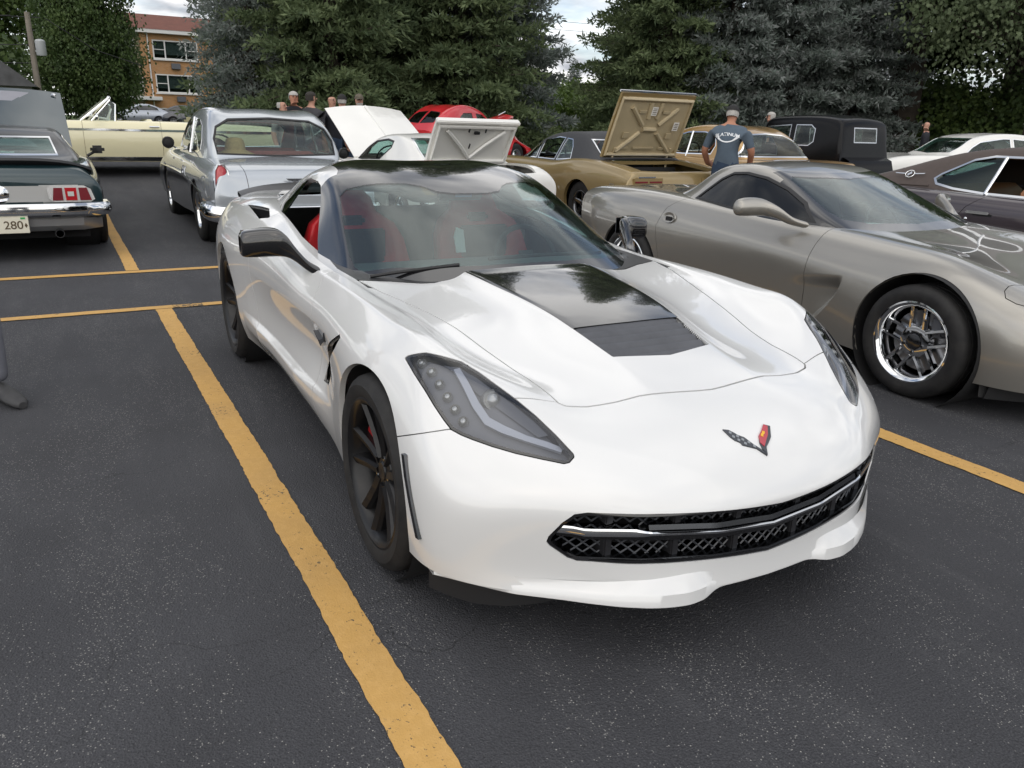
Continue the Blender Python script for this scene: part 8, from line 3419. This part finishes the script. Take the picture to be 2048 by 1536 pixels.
    if hair:
        if bald_ring:
            rows = []
            for z, gr in ((-.045, .002), (-.01, .008), (.03, .006), (.055, -.004)):
                rows.append([(hx - .008 * k + (.093 * k + gr) * math.cos(b_), (.078 * k + gr) * math.sin(b_), hz + z * k) for b_ in np.linspace(PI * .42, PI * 1.58, 14)])
            mm = MB()
            mm.grid(rows, M)
            mm.build('hair', hair, p, smooth=True)
        else:
            dome(.1, .035, .108, .86, hair, 'hair', 1.02, .004)
            rows = []
            for z, gr in ((-.05, .0), (-.01, .006), (.05, .006)):
                rows.append([(hx - .008 * k + (.094 * k + gr) * math.cos(b_), (.079 * k + gr) * math.sin(b_), hz + z * k) for b_ in np.linspace(PI * .45, PI * 1.55, 14)])
            mm = MB()
            mm.grid(rows, M)
            mm.build('hair_back', hair, p, smooth=True)
    if cap:
        o = dome(.1, .022, .125, 1.02, cap, 'cap', 1.02, .010)
        rows = [[(hx + (.085 + .085 * t * math.cos(b_ * .9)) * k, .078 * k * math.sin(b_) * (1 - .1 * t), hz + (.034 - .012 * t - .02 * (math.sin(b_) ** 2)) * k) for b_ in np.linspace(-1.25, 1.25, 9)] for t in (0, .5, 1)]
        mm = MB()
        mm.grid(rows, M)
        mm.grid([[(x, y, z - .006) for x, y, z in r] for r in rows], M)
        mm.build('cap_brim', cap, p, smooth=True)
    if glasses:
        mm = MB()
        for s in (-1, 1):
            mm.tube([(hx + .098 * k, s * .033 * k + .024 * k * math.cos(a), hz + .008 * k + .018 * k * math.sin(a)) for a in np.linspace(0, 2 * PI, 12, endpoint=False)], .0022, 4, M=M, closed=True)
            mm.tube([(hx + .096 * k, s * .057 * k, hz + .012 * k), (hx - .01 * k, s * .080 * k, hz + .010 * k)], .0022, 4, M=M)
        mm.build('glasses', 'eye_dark', p)
    for n, s in (('l', 1), ('r', -1)):
        ax, ay = J['an' + n][0], J['an' + n][1]
        rows = []
        for x, w, h in ((-.07, .030, .085), (-.02, .040, .10), (.05, .046, .085), (.12, .048, .065), (.18, .040, .05), (.205, .02, .035)):
            rows.append([(ax + x * k, ay + w * math.cos(a), .004 + h / 2 + h / 2 * math.sin(a)) for a in np.linspace(0, 2 * PI, 12, endpoint=False)])
        mm = MB()
        mm.grid(rows, closed_u=True)
        mm.f += [tuple(range(12)), tuple(range(60, 72))]
        mm.build('shoe', 'shoe', p, smooth=True)
    return p


def build_people():
    g = 'men chatting beside the raised white hood'
    zb = lambda x: gz(x)
    P = lambda x, y, *a, **kw: person((x, y, zb(x)), *a, **kw)
    P(-12.3, 1.56, math.radians(40), 'person with white hair ring seen over the sedan roof, leftmost of the group', 1.62, 'skin_a', 'tee_grey', hair='hair_grey', bald_ring=True, group=g)
    P(-12.7, 1.86, math.radians(-15), 'person with short grey hair and tanned face, second from the left of the group', 1.74, 'skin_b', 'tee_black', hair='hair_grey', group=g, head_turn=.3)
    P(-12.5, 2.12, math.radians(120), 'person in charcoal t-shirt with dark hair turned away beside the silver sedan', 1.76, 'skin_a', 'tee_char', hair='hair_dark', group=g, head_turn=-.4, girth=1.12)
    P(-12.6, 2.52, math.radians(25), 'bald person with glasses in black t-shirt left of the white hood', 1.72, 'skin_a', 'tee_black', hair=None, glasses=True, group=g, head_turn=-.0, girth=1.1)
    P(-12.9, 2.80, math.radians(165), 'person in black cap and grey shirt seen from behind above the white hood', 1.70, 'skin_a', 'tee_grey', hair='hair_grey', cap='cap_black', group=g)
    P(-13.2, 3.22, math.radians(-10), 'smiling bearded person in camouflage cap looking over the white hood', 1.70, 'skin_a', 'tee_black', cap='cap_camo', beard=True, group=g)
    # man with the printed t-shirt, seen from behind
    rz = math.radians(128)
    o = P(-6.55, 6.50, rz, 'person in slate t-shirt with white back print and black cap bending over', 1.80, 'skin_b', 'tee_slate', hair='hair_grey', cap='cap_black', pose='reach', girth=1.28, lean=.10, head_tilt=.30)
    # print on the back: word over a crescent, wrapped on the shirt
    body = [c for c in o.children if c.name.startswith('body')][0]
    me = body.data
    from mathutils.bvhtree import BVHTree
    bt = BVHTree.FromPolygons([v.co.copy() for v in me.vertices], [list(f.vertices) for f in me.polygons])

    def wrap(name, mesh2, material):
        """mesh2 in (u right as seen from behind, v up) metres -> laid on the back"""
        for v in mesh2.vertices:
            u, w = v.co.x, v.co.y
            h = bt.ray_cast(Vector((-1.0, -u, w)), Vector((1, 0, 0)))
            x = h[0].x if h[0] is not None else -.2
            v.co = Vector((x - .007, -u, w))
        mesh2.materials.clear()
        mesh2.materials.append(MATS[material])
        return from_mesh(name, mesh2, o)
    cu = bpy.data.curves.new('t', 'FONT')
    cu.body = 'PLATINUM'
    cu.size = .072
    cu.align_x = 'CENTER'
    cu.offset = .001
    tmp = bpy.data.objects.new('t', cu)
    COL.objects.link(tmp)
    tm = bpy.data.meshes.new_from_object(tmp.evaluated_get(bpy.context.evaluated_depsgraph_get()))
    bpy.data.objects.remove(tmp)
    for v in tm.vertices:
        u = v.co.x
        v.co = Vector((u * .98, 1.375 - .9 * u * u + v.co.y * .85, 0))
    wrap('print_word', tm, 'print_white')
    V, F = [], []
    n = 24
    for i in range(n + 1):
        t = -1 + 2 * i / n
        u = t * .165
        lo = 1.36 - .075 * (1 - t * t) - .0
        hi = lo + .018 + .040 * max(0, (abs(t) - .45) / .55) * (1 - max(0, abs(t) - .85) / .15)
        V += [(u, lo, 0), (u, hi, 0)]
    F = [(2 * i, 2 * i + 1, 2 * i + 3, 2 * i + 2) for i in range(n)]
    cm = bpy.data.meshes.new('print_crescent')
    cm.from_pydata(V, [], F)
    wrap('print_crescent', cm, 'print_white')
    P(-12.0, 12.75, math.radians(215), 'grey haired person with glasses in profile behind the bronze roof', 1.80, 'skin_a', 'tee_black', hair='hair_grey', glasses=True, head_turn=.2)
    P(-11.2, 17.3, math.radians(215), 'bald person in dark t-shirt standing at the far right before the dark trees', 1.80, 'skin_a', 'tee_black')
    # walking leg at the left edge
    person((-2.33, -2.26, 0), math.radians(28), 'person in grey jeans walking out of the left picture edge', 1.76, 'skin_a', 'tee_grey', 'jeans_grey', hair='hair_dark', pose='fold')


build_people()
